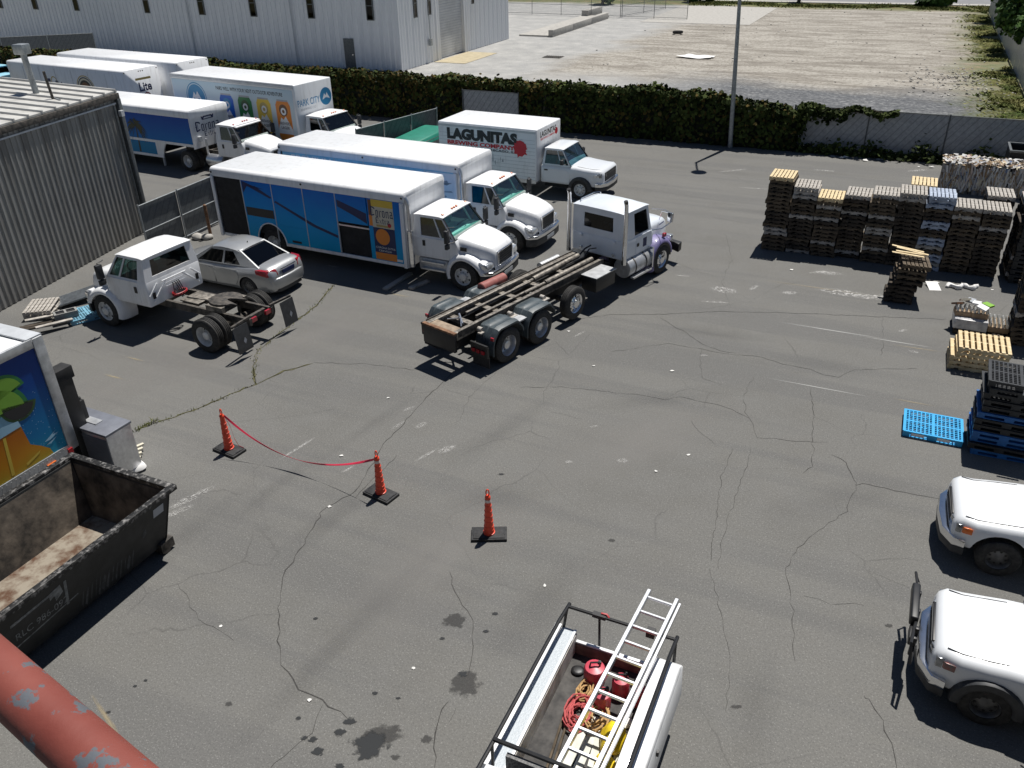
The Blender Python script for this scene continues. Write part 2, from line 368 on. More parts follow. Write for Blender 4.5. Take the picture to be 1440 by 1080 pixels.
sp2 = noise_(n, L, tc, 38, 1, .5); c0 = mixc(n, L, ramp(n, L, sp2, [(.62, (0, 0, 0)), (.70, (.5, .5, .5))]), c0, (.30, .295, .28)); c0 = mixc(n, L, ramp(n, L, noise_(n, L, tc, 45, 1, .5), [(.30, (.5, .5, .5)), (.38, (0, 0, 0))]), c0, (.06, .059, .057))
vo = N(n, 'TexVoronoi', feature='DISTANCE_TO_EDGE'); vo.inputs['Scale'].default_value = .55; wv = n.new('ShaderNodeMix'); wv.data_type = 'VECTOR'; wv.inputs[0].default_value = .3
nv = N(n, 'TexNoise'); nv.inputs['Scale'].default_value = 1.4; nv.inputs['Detail'].default_value = 5; L.new(tc, nv.inputs['Vector']); L.new(tc, wv.inputs[4]); L.new(nv.outputs['Color'], wv.inputs[5]); L.new(wv.outputs[1], vo.inputs['Vector'])
hair = ramp(n, L, vo.outputs['Distance'], [(.0, (.5, .5, .5)), (.006, (0, 0, 0))]); msk = ramp(n, L, noise_(n, L, tc, .22, 3), [(.5, (0, 0, 0)), (.6, (1, 1, 1))])
c0 = mixc(n, L, mixc(n, L, 1.0, hair, msk, 'MULTIPLY'), c0, (.06, .058, .056))
L.new(c0, b.inputs['Base Color']); b.inputs['Roughness'].default_value = .88; b.inputs['Specular IOR Level'].default_value = .25
bp = N(n, 'Bump'); bp.inputs['Strength'].default_value = .5; bp.inputs['Distance'].default_value = .012; L.new(fine, bp.inputs['Height']); L.new(bp.outputs[0], b.inputs['Normal'])

yard = MB()
gx = [-75 + i*3.75 for i in range(41)]; gy = [-30, -10, 0, 6, 12, 18, 24, 30, 36, 43.0]
for i in range(len(gx)-1):
    for j in range(len(gy)-1): yard.quad((gx[i], gy[j], 0), (gx[i+1], gy[j], 0), (gx[i+1], gy[j+1], 0), (gx[i], gy[j+1], 0))
yard = tag(yard.build('yard_pavement', 'asphalt', smooth=0), kind='structure'); yard.rotation_euler = (0, 0, GA)
def Y(P): a, b_ = toPQ(P); return V((a, b_, P.z))          # world to the yard's own axes

# far ground to the horizon
m, n, L, b = nodes_of('soil')
tc = N(n, 'TexCoord').outputs['Object']
L.new(ramp(n, L, noise_(n, L, tc, .3, 6), [(.35, (.10, .12, .035)), (.55, (.2, .17, .1)), (.7, (.09, .12, .03))]), b.inputs['Base Color']); b.inputs['Roughness'].default_value = 1
g = MB(); g.quad((-900, -200, -.06), (900, -200, -.06), (900, 1500, -.06), (-900, 1500, -.06)); tag(g.build('ground', 'soil', smooth=0), kind='structure')

# empty lot behind the hedge: concrete by the warehouse, scraped dirt, grey gravel by the fence
m, n, L, b = nodes_of('lot')
tc = N(n, 'TexCoord').outputs['Object']; sx = N(n, 'SeparateXYZ'); L.new(tc, sx.inputs[0]); px, qy = sx.outputs[0], sx.outputs[1]
wob = noise_(n, L, tc, .11, 6, .65); st = noise_(n, L, mapped(n, L, tc, (.22, .8, 1), (0, 0, R(22))), .9, 8, .72, .8); gr = noise_(n, L, tc, 3.5, 4, .7); gr2 = noise_(n, L, tc, .6, 6, .7)
def edge(v, at, soft, amp=9):      # 1 where v > at (wobbly)
    t = mth(n, L, 'ADD', v, mth(n, L, 'MULTIPLY', mth(n, L, 'SUBTRACT', wob, .5), amp))
    k = N(n, 'MapRange'); k.inputs['From Min'].default_value = at-soft; k.inputs['From Max'].default_value = at+soft; L.new(t, k.inputs[0]); return k.outputs[0]
conc = ramp(n, L, gr2, [(.3, (.27, .27, .265)), (.55, (.36, .355, .34)), (.75, (.45, .44, .42))])
dirt = ramp(n, L, st, [(.28, (.16, .142, .12)), (.45, (.25, .228, .195)), (.58, (.40, .375, .33)), (.75, (.22, .20, .17))])
dirt = mixc(n, L, ramp(n, L, gr, [(.38, (.7, .7, .7)), (.5, (0, 0, 0))]), dirt, (.14, .12, .095))
grav = ramp(n, L, mth(n, L, 'ADD', mth(n, L, 'MULTIPLY', gr, .7), mth(n, L, 'MULTIPLY', st, .3)), [(.36, (.05, .054, .060)), (.52, (.12, .124, .13)), (.66, (.30, .30, .295))])
gs = ramp(n, L, gr2, [(.3, (.06, .09, .02)), (.5, (.12, .13, .04)), (.62, (.20, .15, .07)), (.75, (.10, .12, .03))])
dl = mth(n, L, 'ADD', px, mth(n, L, 'MULTIPLY', qy, -.07))          # boundary of the dirt leans with q
c0 = mixc(n, L, edge(dl, -29.6, 1.6, 12), conc, dirt)
c0 = mixc(n, L, mth(n, L, 'SUBTRACT', 1.0, edge(qy, 61, 2.5, 12)), c0, mixc(n, L, edge(px, -15, 4, 10), conc, grav))
c0 = mixc(n, L, mth(n, L, 'MULTIPLY', edge(px, 4.2, 1.4, 8), .8), c0, gs)
c0 = mixc(n, L, edge(qy, 113, 1.5, 6), c0, gs)
L.new(c0, b.inputs['Base Color']); b.inputs['Roughness'].default_value = .95
bp = N(n, 'Bump'); bp.inputs['Strength'].default_value = .6; bp.inputs['Distance'].default_value = .15; L.new(mth(n, L, 'ADD', st, gr), bp.inputs['Height']); L.new(bp.outputs[0], b.inputs['Normal'])
k = MB(); k.quad((-110, 43.02, -.02), (14, 43.02, -.02), (14, 119, -.02), (-110, 119, -.02)); o = tag(k.build('empty_lot', 'lot', smooth=0), kind='structure'); o.rotation_euler = (0, 0, GA)
def slab(name, m_, p0, p1, q0, q1, z0, z1, kind='structure'):
    k = MB(); k.box(p0, p1, q0, q1, z0, z1); o = k.build(name, m_, smooth=0); o.rotation_euler = (0, 0, GA); return tag(o, kind=kind)
slab('concrete_slab', 'concrete', -27.5, -15.8, 94, 112.5, -.05, .004)
mat('yellowconc', (.42, .36, .24), .9, var=.12, scale=2); slab('door_apron', 'yellowconc', -35.45, -32.6, 62.2, 68.3, -.05, .008)
mat('road', (.20, .20, .205), .9, var=.1, scale=1); slab('road', 'road', -200, 120, 121, 131, -.05, -.005)
slab('pavement', 'concrete', -200, 120, 119.2, 121, -.05, .08)
slab('dock_ramp', 'concrete', -35.5, -32.4, 79.5, 98, -.05, .12)
k = MB()
for i in range(3): k.box(-32.4, -31.9, 79.5+i*5.6, 85.05+i*5.6, -.02, .62)
o = tag(k.build('dock_kerb', 'concrete', bev=.02), 'low concrete kerb wall beside the dock ramp by the warehouse', 'kerb'); o.rotation_euler = (0, 0, GA)
k = MB(); k.box(-35.4, -34.6, 97, 102, -.02, .7); o = tag(k.build('dock_block', 'concrete', bev=.02), 'concrete block wall at the far end of the dock ramp', 'wall'); o.rotation_euler = (0, 0, GA)

# ---- cracks and marks in the yard: every one a piece of the pavement
mat('crack', (.05, .048, .045), .95, var=.3, scale=20); mat('crackweed', (.06, .06, .02), .95, var=.4, scale=18, col2=(.11, .10, .045))
def crack(pts, w=.022, m_='crack', seed=0):
    rr = random.Random(seed+len(pts)*13); P = [Y(G(*q)) for q in pts]; out = []
    for a, c in zip(P, P[1:]):
        k = max(2, int((c-a).length/.16))
        for i in range(k):
            t = i/k; q = a.lerp(c, t); out.append(q + V((rr.uniform(-1, 1), rr.uniform(-1, 1), 0))*.035)
    out.append(P[-1]); k = MB(); vs = []
    for i, q in enumerate(out):
        d = (out[min(i+1, len(out)-1)]-out[max(i-1, 0)]).normalized(); nn = V((-d.y, d.x, 0)); ww = w*rr.uniform(.15, .8)/2
        if i in (0, len(out)-1): ww = .002
        vs += [q-nn*ww+V((0, 0, .004)), q+nn*ww+V((0, 0, .004))]
    k.add(vs, [(2*i, 2*i+1, 2*i+3, 2*i+2) for i in range(len(out)-1)])
    return k.build('pavement_crack', m_, yard, smooth=0)
CR_ = [([(640, 520), (595, 565), (540, 625), (500, 690), (452, 720), (428, 765), (403, 800), (393, 835), (392, 900), (396, 935), (421, 968), (450, 985), (490, 1012)], .03),
 ([(452, 992), (437, 1030), (400, 1060), (370, 1095)], .02), ([(560, 640), (500, 700)], .02),
 ([(630, 805), (648, 850), (665, 870), (666, 920), (658, 950)], .018), ([(628, 985), (615, 1010), (612, 1050), (610, 1085)], .03), ([(645, 995), (632, 1015)], .012),
 ([(790, 452), (860, 442), (935, 442), (1000, 438), (1100, 440), (1200, 444), (1330, 449)], .03),
 ([(928, 447), (960, 465), (990, 485), (1020, 495), (1070, 503), (1100, 512), (1140, 520), (1160, 527), (1180, 530), (1200, 520), (1240, 519), (1290, 518)], .022),
 ([(860, 495), (940, 483), (990, 492), (1040, 500)], .016), ([(730, 545), (800, 545), (900, 556), (935, 562), (955, 557), (980, 563), (1030, 575), (1055, 590), (1065, 615), (1110, 620), (1165, 622)], .018),
 ([(985, 490), (985, 515), (990, 533), (1015, 541)], .014), ([(1060, 530), (1045, 560), (1048, 580), (1055, 590)], .014), ([(1140, 545), (1145, 580), (1143, 620), (1143, 655), (1130, 665)], .02),
 ([(1030, 630), (1015, 670), (1008, 720), (1000, 790)], .016), ([(1058, 632), (1040, 680), (1020, 740), (1010, 800)], .014), ([(970, 590), (980, 605), (1005, 625)], .014),
 ([(1170, 640), (1190, 650), (1200, 675), (1205, 682), (1220, 680), (1260, 690), (1325, 702)], .024), ([(1205, 682), (1190, 720), (1165, 735), (1120, 770), (1105, 800), (1115, 860), (1118, 930)], .018),
 ([(1215, 980), (1225, 985), (1240, 1010), (1252, 1045), (1262, 1085)], .024), ([(1215, 850), (1170, 850), (1130, 838)], .010),
 ([(1020, 330), (1030, 365), (1015, 395), (1027, 430)], .014), ([(1000, 305), (1080, 320), (1150, 330)], .010), ([(830, 260), (880, 262), (930, 270), (1000, 280)], .012),
 ([(1240, 445), (1243, 480), (1238, 500)], .014), ([(440, 510), (520, 512), (580, 520), (640, 522)], .022), ([(780, 480), (800, 500), (830, 470)], .010),
 ([(330, 900), (280, 870), (250, 820)], .008), ([(1000, 800), (1012, 860), (1030, 930), (1020, 1000)], .010), ([(700, 520), (660, 560), (640, 600)], .008),
 ([(300, 595), (420, 585), (470, 575)], .006), ([(1060, 420), (1100, 400), (1150, 395)], .008)]
for i, (pts, w_) in enumerate(CR_): crack(pts, w_, seed=i)
WEED = [[(470, 400), (445, 430), (385, 475), (362, 495), (356, 520), (360, 540), (335, 550), (290, 570), (235, 590), (190, 605)], [(360, 540), (400, 522), (440, 511)]]
for i, pts in enumerate(WEED): crack(pts, .09, 'crackweed', seed=70+i); crack(pts, .03, 'crack', seed=90+i)
k = MB(); rr = random.Random(3)
for pts, dens in ((WEED[0], 1.0), ([(190, 606), (215, 594), (222, 592)], 6)):
    P = [Y(G(*q)) for q in pts]
    for a, c in zip(P, P[1:]):
        for i in range(int((c-a).length*26*dens)):
            q = a.lerp(c, rr.random()) + V((rr.gauss(0, .05), rr.gauss(0, .05), 0)); an = rr.random()*7; h = rr.uniform(.02, .07)*(1.5 if dens > 2 else 1); d = V((cos(an), sin(an), 0))
            k.add([q-d*.012, q+d*.012, q+V((rr.gauss(0, .04), rr.gauss(0, .04), h))], [(0, 1, 2)])
tag(k.build('crack_weeds', 'grass', yard, smooth=0), kind='stuff')

def patch_mat(name, col, dens, nscale, stretchy=False, thr=.45, soft=.18):
    m, n, L, b = nodes_of(name); tc = N(n, 'TexCoord').outputs['Object']; b.inputs['Base Color'].default_value = (*col, 1); b.inputs['Roughness'].default_value = .8
    geo = N(n, 'ObjectInfo').outputs['Location']
    add = n.new('ShaderNodeVectorMath'); add.operation = 'ADD'; L.new(tc, add.inputs[0]); L.new(geo, add.inputs[1])
    nn = noise_(n, L, mapped(n, L, add.outputs[0], (1, 1, 1)), nscale, 6, .65)
    ln = n.new('ShaderNodeVectorMath'); ln.operation = 'LENGTH'; L.new(tc, ln.inputs[0])
    t = mth(n, L, 'ADD', mth(n, L, 'SUBTRACT', 1.0, ln.outputs['Value']), mth(n, L, 'MULTIPLY', mth(n, L, 'SUBTRACT', nn, .5), 1.5))
    if stretchy:            # thin scribbled scrapes
        line = mth(n, L, 'LESS_THAN', mth(n, L, 'ABSOLUTE', mth(n, L, 'SUBTRACT', nn, .5)), .022); brk = mth(n, L, 'GREATER_THAN', noise_(n, L, add.outputs[0], 9, 3), .47)
        fal = mth(n, L, 'MULTIPLY', mth(n, L, 'SUBTRACT', 1.0, ln.outputs['Value'], clamp=True), 2.2, clamp=True); L.new(mth(n, L, 'MULTIPLY', mth(n, L, 'MULTIPLY', mth(n, L, 'MULTIPLY', line, brk), fal), dens), b.inputs['Alpha']); return name
    k = N(n, 'MapRange'); k.inputs['From Min'].default_value = thr-soft; k.inputs['From Max'].default_value = thr+soft; k.inputs['To Max'].default_value = dens; L.new(t, k.inputs[0])
    L.new(k.outputs[0], b.inputs['Alpha']); return name
patch_mat('oil', (.018, .02, .022), .92, 2.2, thr=.42, soft=.12); patch_mat('damp', (.035, .034, .033), .55, 2.0, thr=.35, soft=.1); patch_mat('rub', (.06, .06, .062), .13, 1.0, thr=.65, soft=.6)
patch_mat('scuff', (.66, .65, .63), .9, 2.6, True); patch_mat('oldline', (.42, .34, .2), .5, 6, thr=.6, soft=.3); patch_mat('whiteline', (.5, .5, .48), .6, 5, thr=.55, soft=.35); patch_mat('dust', (.26, .25, .235), .32, 1.5, thr=.4, soft=.5)
pq_ = MB(); pq_.quad((-1, -1, 0), (1, -1, 0), (1, 1, 0), (-1, 1, 0)); pl = pq_.build('x', 'oil', smooth=0); plm = pl.data; bpy.data.objects.remove(pl)
PM = {}
def patch(u, v, a, b_, m_, ang=0, z=.006, name='stain'):
    if m_ not in PM: PM[m_] = plm.copy(); PM[m_].materials.clear(); PM[m_].materials.append(pm(m_))
    q = Y(G(u, v)); return inst(name, PM[m_], yard, (q.x, q.y, z + rnd.uniform(0, .0025)), (0, 0, ang - GA), (a, b_, 1))
for u, v, a, b_, mm in [(520, 1048, .38, .34, 'oil'), (447, 1057, .13, .11, 'oil'), (492, 1015, .14, .1, 'oil'), (478, 1030, .13, .10, 'oil'), (428, 1038, .07, .06, 'oil'), (440, 1040, .1, .08, 'oil'), (537, 1033, .4, .25, 'damp'), (640, 873, .26, .22, 'damp'), (655, 962, .33, .32, 'damp'), (651, 948, .11, .09, 'oil'),
        (527, 975, .07, .05, 'oil'), (420, 1010, .06, .05, 'oil'), (622, 898, .07, .05, 'oil'), (683, 888, .08, .05, 'oil'), (696, 863, .08, .06, 'oil'), (444, 870, .06, .05, 'oil'), (560, 982, .07, .03, 'oil'), (478, 1078, .1, .07, 'oil'), (705, 667, .1, .05, 'oil'), (1035, 994, .13, .05, 'damp'), (322, 990, .08, .06, 'damp'), (190, 965, .05, .04, 'oil'), (205, 957, .05, .04, 'oil'), (152, 1002, .06, .04, 'oil'), (556, 1065, .1, .06, 'damp'), (600, 1040, .12, .1, 'damp'), (1250, 880, .1, .06, 'damp'), (860, 760, .1, .06, 'damp')]:
    patch(u, v, a, b_, mm)
for u, v, a, b_, an in [(1150, 510, 1.6, .5, -.4), (1010, 470, 2.2, .35, -.3), (700, 610, 2.6, .5, .9), (480, 720, 2.5, .4, 1.0), (520, 600, 2.0, .25, .95), (380, 690, 2.2, .3, 1.05), (250, 760, 2.4, .4, 1.05), (1080, 300, 3.0, .5, -.4), (940, 560, 2.4, .5, .2), (760, 850, 1.8, .5, 1.0), (520, 860, 2.2, .35, 1.0), (1180, 700, 2, .6, .4), (880, 380, 1.6, .3, .85), (1000, 240, 4.5, .5, -.42), (1180, 245, 4.5, .35, -.42), (1060, 990, 1.5, .4, 1.2), (700, 700, 1.2, .6, .3), (420, 960, 1.5, .35, 1.0)]:
    patch(u, v, a, b_, 'rub', an, .0035, 'tyre_rub')
for u, v, a, b_, an in [(1018, 408, .5, .28, -.5), (1185, 412, .8, .3, -.4), (1230, 418, .8, .25, -.2), (1110, 412, .3, .16, 0), (1060, 405, .3, .1, .8), (1165, 384, .5, .2, -.3), (1150, 383, .4, .12, .2), (628, 632, .26, .12, .6), (592, 598, .2, .1, .8), (560, 598, .25, .05, .9), (420, 630, .6, .05, .95), (575, 575, .2, .06, .7), (600, 640, .4, .05, .8), (270, 700, .6, .12, .8), (250, 720, .4, .1, .7), (945, 372, .35, .08, -.4), (960, 388, .3, .06, -.3), (875, 648, .14, .1, 0), (800, 650, .1, .06, 0), (815, 470, .3, .05, .8), (1200, 222, .8, .3, -.4), (1250, 225, .7, .25, -.3), (1160, 240, .6, .15, -.4), (1290, 240, .6, .15, .2), (1030, 240, .9, .1, .3), (1060, 265, .8, .08, -.3), (1190, 305, .6, .1, -.5), (490, 660, .2, .05, .8), (835, 600, .12, .05, .2), (1270, 465, .2, .08, .4), (1285, 495, .15, .08, -.5), (990, 500, .15, .05, 0), (1005, 425, .5, .08, -.2)]:
    patch(u, v, a, b_, 'scuff', an, .0075, 'scuff_mark')
for u, v, a, b_, an, mm in [(1170, 465, 1.9, .055, -.44, 'whiteline'), (1260, 481, 1.2, .05, -.44, 'whiteline'), (1290, 490, 1.0, .04, -.4, 'oldline'), (1285, 566, .7, .04, -.44, 'oldline'), (1150, 545, 1.6, .04, -.44, 'whiteline'), (250, 472, .5, .06, -.44, 'oldline'), (160, 530, .55, .06, -.44, 'oldline'), (190, 505, .5, .05, -.44, 'oldline'), (150, 1010, .9, .06, -.8, 'oldline'), (215, 445, .5, .04, .4, 'whiteline'), (560, 415, .7, .05, -.44, 'oldline'), (470, 375, .6, .05, -.44, 'whiteline'), (1180, 350, 2, .05, -.44, 'whiteline'), (1150, 405, 2.4, .04, -.44, 'oldline')]:
    patch(u, v, a, b_, mm, an, .006, 'worn_line')
for u, v, a, b_, an in [(240, 480, 3.2, 1.3, -.4), (130, 560, 2.5, 1.0, .9), (330, 505, 2.2, .8, .5), (450, 470, 2.6, 1.0, .9), (270, 240, 5, 1.5, -.42), (900, 620, 3, 1.2, .5), (620, 780, 3, 1.2, .9), (1320, 420, 1.6, .7, -.4)]:
    patch(u, v, a, b_, 'dust', an, .003, 'dust_film')
# loose litter
mat('litterwhite', (.7, .69, .66), .8, var=.15, scale=6)
def litter(u, v, s, label=None):
    P = G(u, v); k = MB(); a = rnd.random()*6; nv = rnd.choice((4, 5, 6)); pts = [(cos(a+6.283*i/nv)*s*rnd.uniform(.5, 1), sin(a+6.283*i/nv)*s*rnd.uniform(.4, .8), rnd.uniform(.006, s*.35)) for i in range(nv)]
    k.add(pts + [(0, 0, .01+s*.15)], [(i, (i+1) % nv, nv) for i in range(nv)]); o = k.build('paper_scrap', 'litterwhite', smooth=0, loc=(P.x, P.y, .004))
    return tag(o, label, 'litter', None)
LIT = 'small white paper scrap lying loose on the open asphalt'
LIT2 = 'crumpled paper litter in the gutter below the chain-link fence'
for u, v, s in [(463, 713, .06), (480, 641, .07), (546, 560, .06), (766, 824, .05), (968, 640, .06), (922, 663, .05), (435, 985 , .05), (310, 881, .04), (945, 522, .07), (835, 515, .06), (1113, 380, .09), (1395, 408, .06), (582, 940, .04), (1318, 398, .08), (800, 466, .06)]:
    tag(litter(u, v, s), LIT, group='paper scraps on the asphalt')
for i in range(22):
    tag(litter(1160+i*7+rnd.uniform(-5, 5), 215+i*.8+rnd.uniform(-4, 5), rnd.uniform(.08, .22)), LIT2, group='paper litter along the fence foot')
# ================================================================ BUILDINGS
# ---- white ribbed metal warehouse behind the hedge
mat('metalwall', (.68, .70, .73), .5, var=.06, scale=.8, col2=(.78, .795, .81), stretch=(2.5, 2.5, .15), metal=.1)
mat('metalwall2', (.52, .54, .56), .5, var=.1, scale=.6, col2=(.60, .62, .64))
def rib_panel(w, h, ribs, depth, z0=0.0, rise=.35):
    k = MB(); pts = []; s = w/ribs
    for i in range(ribs):
        a = i*s; pts += [(a, 0), (a+s*(1-rise)-.03, 0), (a+s*(1-rise)+s*rise*.25, -depth), (a+s-s*rise*.25, -depth)]
    pts += [(w, 0)]
    for (x0, y0), (x1, y1) in zip(pts, pts[1:]): k.quad((x0, y0, z0), (x1, y1, z0), (x1, y1, h), (x0, y0, h))
    return k
WH = 8.6
wh = thing('warehouse', 'long white ribbed metal warehouse standing behind the hedge', 'warehouse', PQ(-35.6, 57.4), GA)
pan = rib_panel(.9, WH, 2, .06, rise=.3); po = pan.build('wall_panel', 'metalwall', wh, smooth=0); pme = po.data; po.location = (-.9, 0, 0)
for i in range(1, 52): inst('wall_panel', pme, wh, (-.9*(i+1), 0, 0))
for i in range(22):
    if 5.9 < i*.9+.45 < 10.6: continue
    inst('wall_panel', pme, wh, (0, i*.9, 0), (0, 0, R(90)))
k = MB(); k.box(-.003, .02, 5.4, 10.8, 4.6, WH); k.build('door_lintel', 'metalwall', wh, smooth=0)
k = MB(); k.box(-46.8, -.12, .12, 19.7, WH-.25, WH); k.box(-46.75, -46.6, .12, 19.7, 0, WH-.25); k.box(-46.6, -.2, 19.5, 19.7, 0, WH-.25); k.build('roof', 'metalwall2', wh, smooth=0)
k = MB(); k.box(-.02, .1, -.1, .02, 0, WH); k.build('corner_trim', 'metalwall', wh)
k = MB(); k.box(-.3, -.2, 5.9, 10.6, .02, 4.58)
rd = k.build('roller_door', 'metalwall2', wh)
for i in range(22):
    k = MB(); k.box(-.2, -.17, 5.95, 10.55, .05+i*.205, .05+i*.205+.165); k.build('door_slat', 'metalwall2', rd, bev=.012, seg=1)
for y0 in (5.72, 10.6):
    k = MB(); k.box(-.25, .08, y0, y0+.16, 0, 4.6); k.build('door_jamb', 'metalwall', wh)
def win(parent, x, y, rz, w=.62, z0=3.55, z1=5.6, open_=0):
    k = MB(); f = Matrix.Rotation(rz, 3, 'Z')
    for a0, a1, b0, b1 in ((0, .06, z0, z1), (w-.06, w, z0, z1), (.06, w-.06, z0, z0+.06), (.06, w-.06, z1-.06, z1), (.06, w-.06, (z0+z1)/2-.03, (z0+z1)/2+.03)): k.box(a0, a1, -.10, .02, b0, b1)
    o = k.build('window', 'galvdark', parent, loc=(x, y, 0)); o.rotation_euler = (0, 0, rz)
    k = MB(); k.box(.05, w-.05, -.075, -.07, z0+.05, z1-.05); g_ = k.build('pane', 'glass_black', o, smooth=0)
    if open_:
        k = MB(); k.box(.06, w-.06, -.5, -.46, z0+.9, z1-.1); a = k.build('sash', 'galvdark', o); a.rotation_euler = (R(18), 0, 0)
wv = [(18, 10), (72, 11), (128, 13), (219, 17), (284, 21), (352, 24), (425, 28), (502, 32)]
for i, (u, v) in enumerate(wv):
    a, _ = toPQ(G(u, v, 3.5)); win(wh, a+35.6-.25+.4, 0, 0, open_=0)
for u, v in ((560, 25), (582, 21)):
    _, b_ = toPQ(G(u, v, 3.5)); win(wh, 0, b_-57.4-.3, R(90), .5)
win(wh, 0, 12.2, R(90), .4, 3.7, 5.5)
k = MB(); k.box(-5.1, -4.15, -.10, .02, .0, 2.2); dr = k.build('door', 'galvdark', wh); k = MB(); k.box(-4.32, -4.24, -.16, -.1, 1.0, 1.06); k.build('handle', 'chrome', dr)
k = MB()
for x in (-20.5, -9.8): k.tube([(x, -.12, .2), (x, -.12, WH-.1)], .05, 8)
k.build('downpipe', 'metalwall2', wh)
k = MB(); k.box(.07, .25, 4.3, 4.6, 1.3, 1.8); k.tube([(.15, 4.45, 1.8), (.12, 4.45, 4.2)], .03); k.build('meter_box', 'galv', wh)

# ---- grey corrugated shed at the left
mat('shedwall', (.215, .205, .19), .6, metal=.25, var=.22, scale=1.2, col2=(.30, .295, .28), stretch=(3, 3, .25), bump=.05)
mat('shedroof', (.50, .49, .46), .55, metal=.2, var=.15, scale=1.5, col2=(.60, .59, .56))
SA = R(76.5); SC = V((-13.95, 30.5, 0))
sh = thing('corrugated_shed', 'grey corrugated metal shed with a ribbed pale roof', 'shed', SC, SA - R(90))   # local +y along the wall to the far corner, +x out towards the yard
SH = 5.05
sp = MB(); s_ = .225
pts = []
for i in range(4): pts += [(i*s_, 0), (i*s_+.11, 0), (i*s_+.135, .035), (i*s_+.195, .035), (i*s_+.22, 0)]
pts.append((.9, 0))
for (a, b_), (c_, d_) in zip(pts, pts[1:]): sp.quad((b_, -a, 0.02), (d_, -c_, 0.02), (d_, -c_, SH), (b_, -a, SH))
po = sp.build('wall_sheet', 'shedwall', sh, smooth=0); spm = po.data
for i in range(1, 15): inst('wall_sheet', spm, sh, (0, -.9*i, 0))
for i in range(9): inst('wall_sheet', spm, sh, (-.9*i-.9, 0, 0), (0, 0, R(90)))
k = MB(); k.box(-8.2, -.01, -13.6, -.01, .05, .3); k.box(-8.2, -8.1, -13.6, -.01, .3, SH-.02); k.box(-8.1, 0, -13.62, -13.52, .3, SH-.02); k.build('inner_frame', 'steeldark', sh)
k = MB(); k.box(-.04, .13, -13.6, .12, SH-.16, SH+.03); k.build('eave_trim', 'steeldark', sh, bev=.01)
k = MB(); k.box(.06, .09, -13.6, -.1, SH-.32, SH-.27); k.build('eave_flashing', 'greywhite', sh)
k = MB(); k.box(-.02, .14, -.04, .14, 0, SH-.16); k.build('corner_post', 'galvdark', sh, bev=.02)
k = MB(); k.tube([(.17, -.36, SH-.3), (.17, -.36, 3.2), (.15, -.30, 2.2), (.15, -.30, .2)], .045, 8); k.build('downpipe', 'galvdark', sh)
k = MB(); k.hexa([(-8.3, -13.7, SH+.62), (.05, -13.7, SH+.04), (.05, .14, SH+.04), (-8.3, .14, SH+.62), (-8.3, -13.7, SH+.68), (.05, -13.7, SH+.1), (.05, .14, SH+.1), (-8.3, .14, SH+.68)]); k.build('roof_deck', 'shedroof', sh, smooth=0)
rb = MB(); rb.hexa([(-8.3, -.04, SH+.70), (.07, -.04, SH+.09), (.07, .04, SH+.09), (-8.3, .04, SH+.70), (-8.3, -.025, SH+.75), (.07, -.025, SH+.16), (.07, .025, SH+.16), (-8.3, .025, SH+.75)])
ro = rb.build('roof_rib', 'shedroof', sh, smooth=0); ro.location = (0, .05, 0)
for i in range(1, 23): inst('roof_rib', ro.data, sh, (0, .05-.61*i, 0))
k = MB(); k.tube([(-1.95, -1.4, SH+.2), (-2.0, -1.42, SH+1.55)], .1, 14); k.build('vent_pipe', 'galv', sh)
k = MB(); k.box(-2.2, -1.8, -1.62, -1.22, SH+1.5, SH+1.82); k.build('vent_cap', 'galv', sh, bev=.03)
k = MB(); k.tube([(-.9, -1.9, SH+.15), (-.95, -1.92, SH+1.05)], .045, 10); k.build('thin_pipe', 'steeldark', sh)
k = MB(); k.bar((-.55, -2.0, SH+.15), (-1.1, -1.75, SH+.2), .05); k.build('pipe_brace', 'galv', sh)
k = MB(); k.box(.10, .22, -.12, .05, SH-.75, SH-.55); k.build('wall_light', 'greywhite', sh)

# ---- the building below the camera, with its railing
mat('parapet', (.05, .05, .05), .8, var=.1); mat('railpaint', (.43, .095, .055), .55, var=.12, scale=14)
m, n, L, b = nodes_of('railpaint'); tc = N(n, 'TexCoord').outputs['Object']
c0 = mixc(n, L, ramp(n, L, noise_(n, L, tc, 9, 4), [(.3, (0, 0, 0)), (.7, (1, 1, 1))]), (.17, .036, .025), (.235, .062, .045))
nz = noise_(n, L, tc, 26, 6, .65)
L.new(mixc(n, L, ramp(n, L, nz, [(.56, (0, 0, 0)), (.585, (1, 1, 1))]), c0, (.10, .11, .125)), b.inputs['Base Color']); b.inputs['Roughness'].default_value = .6
bp = N(n, 'Bump'); bp.inputs['Strength'].default_value = .3; bp.inputs['Distance'].default_value = .003; L.new(nz, bp.inputs['Height']); L.new(bp.outputs[0], b.inputs['Normal'])
bd = thing('roof_terrace_building', 'plain building with a flat roof under the viewpoint', 'building', (0, -4, 0), 0)
k = MB(); k.box(-14, 14, -5, 4.45, 0, 8.7); k.build('wall', 'parapet', bd, bev=.03)
def ray(u, v): return (CR*(u-720)/FPX + CD*(v-540)/FPX + CF)
A = V((0, 0, H_CAM)) + ray(0, 950)*(.80/ray(0, 950).length); t = (A.z-H_CAM)/ray(145, 1080).z; B = V((0, 0, H_CAM)) + ray(145, 1080)*t
dd = (B-A).normalized(); hr = thing('handrail', 'red painted steel pipe handrail with peeling paint beside the viewpoint', 'handrail', (A.x, A.y, 8.7), 0)
O_ = V((A.x, A.y, 8.7))
k = MB(); k.tube([A-dd*1.2-O_, A-dd*.5-O_, A-O_, B-O_, B+dd*.4-O_, B+dd*1.0-O_], .0218, 24); k.build('rail', 'railpaint', hr, smooth=60)
k = MB()
for e in (A-dd*1.15, B+dd*.95):
    k.tube([(e.x-O_.x, e.y-O_.y, 0), (e.x-O_.x, e.y-O_.y, e.z-8.7)], .028, 16)
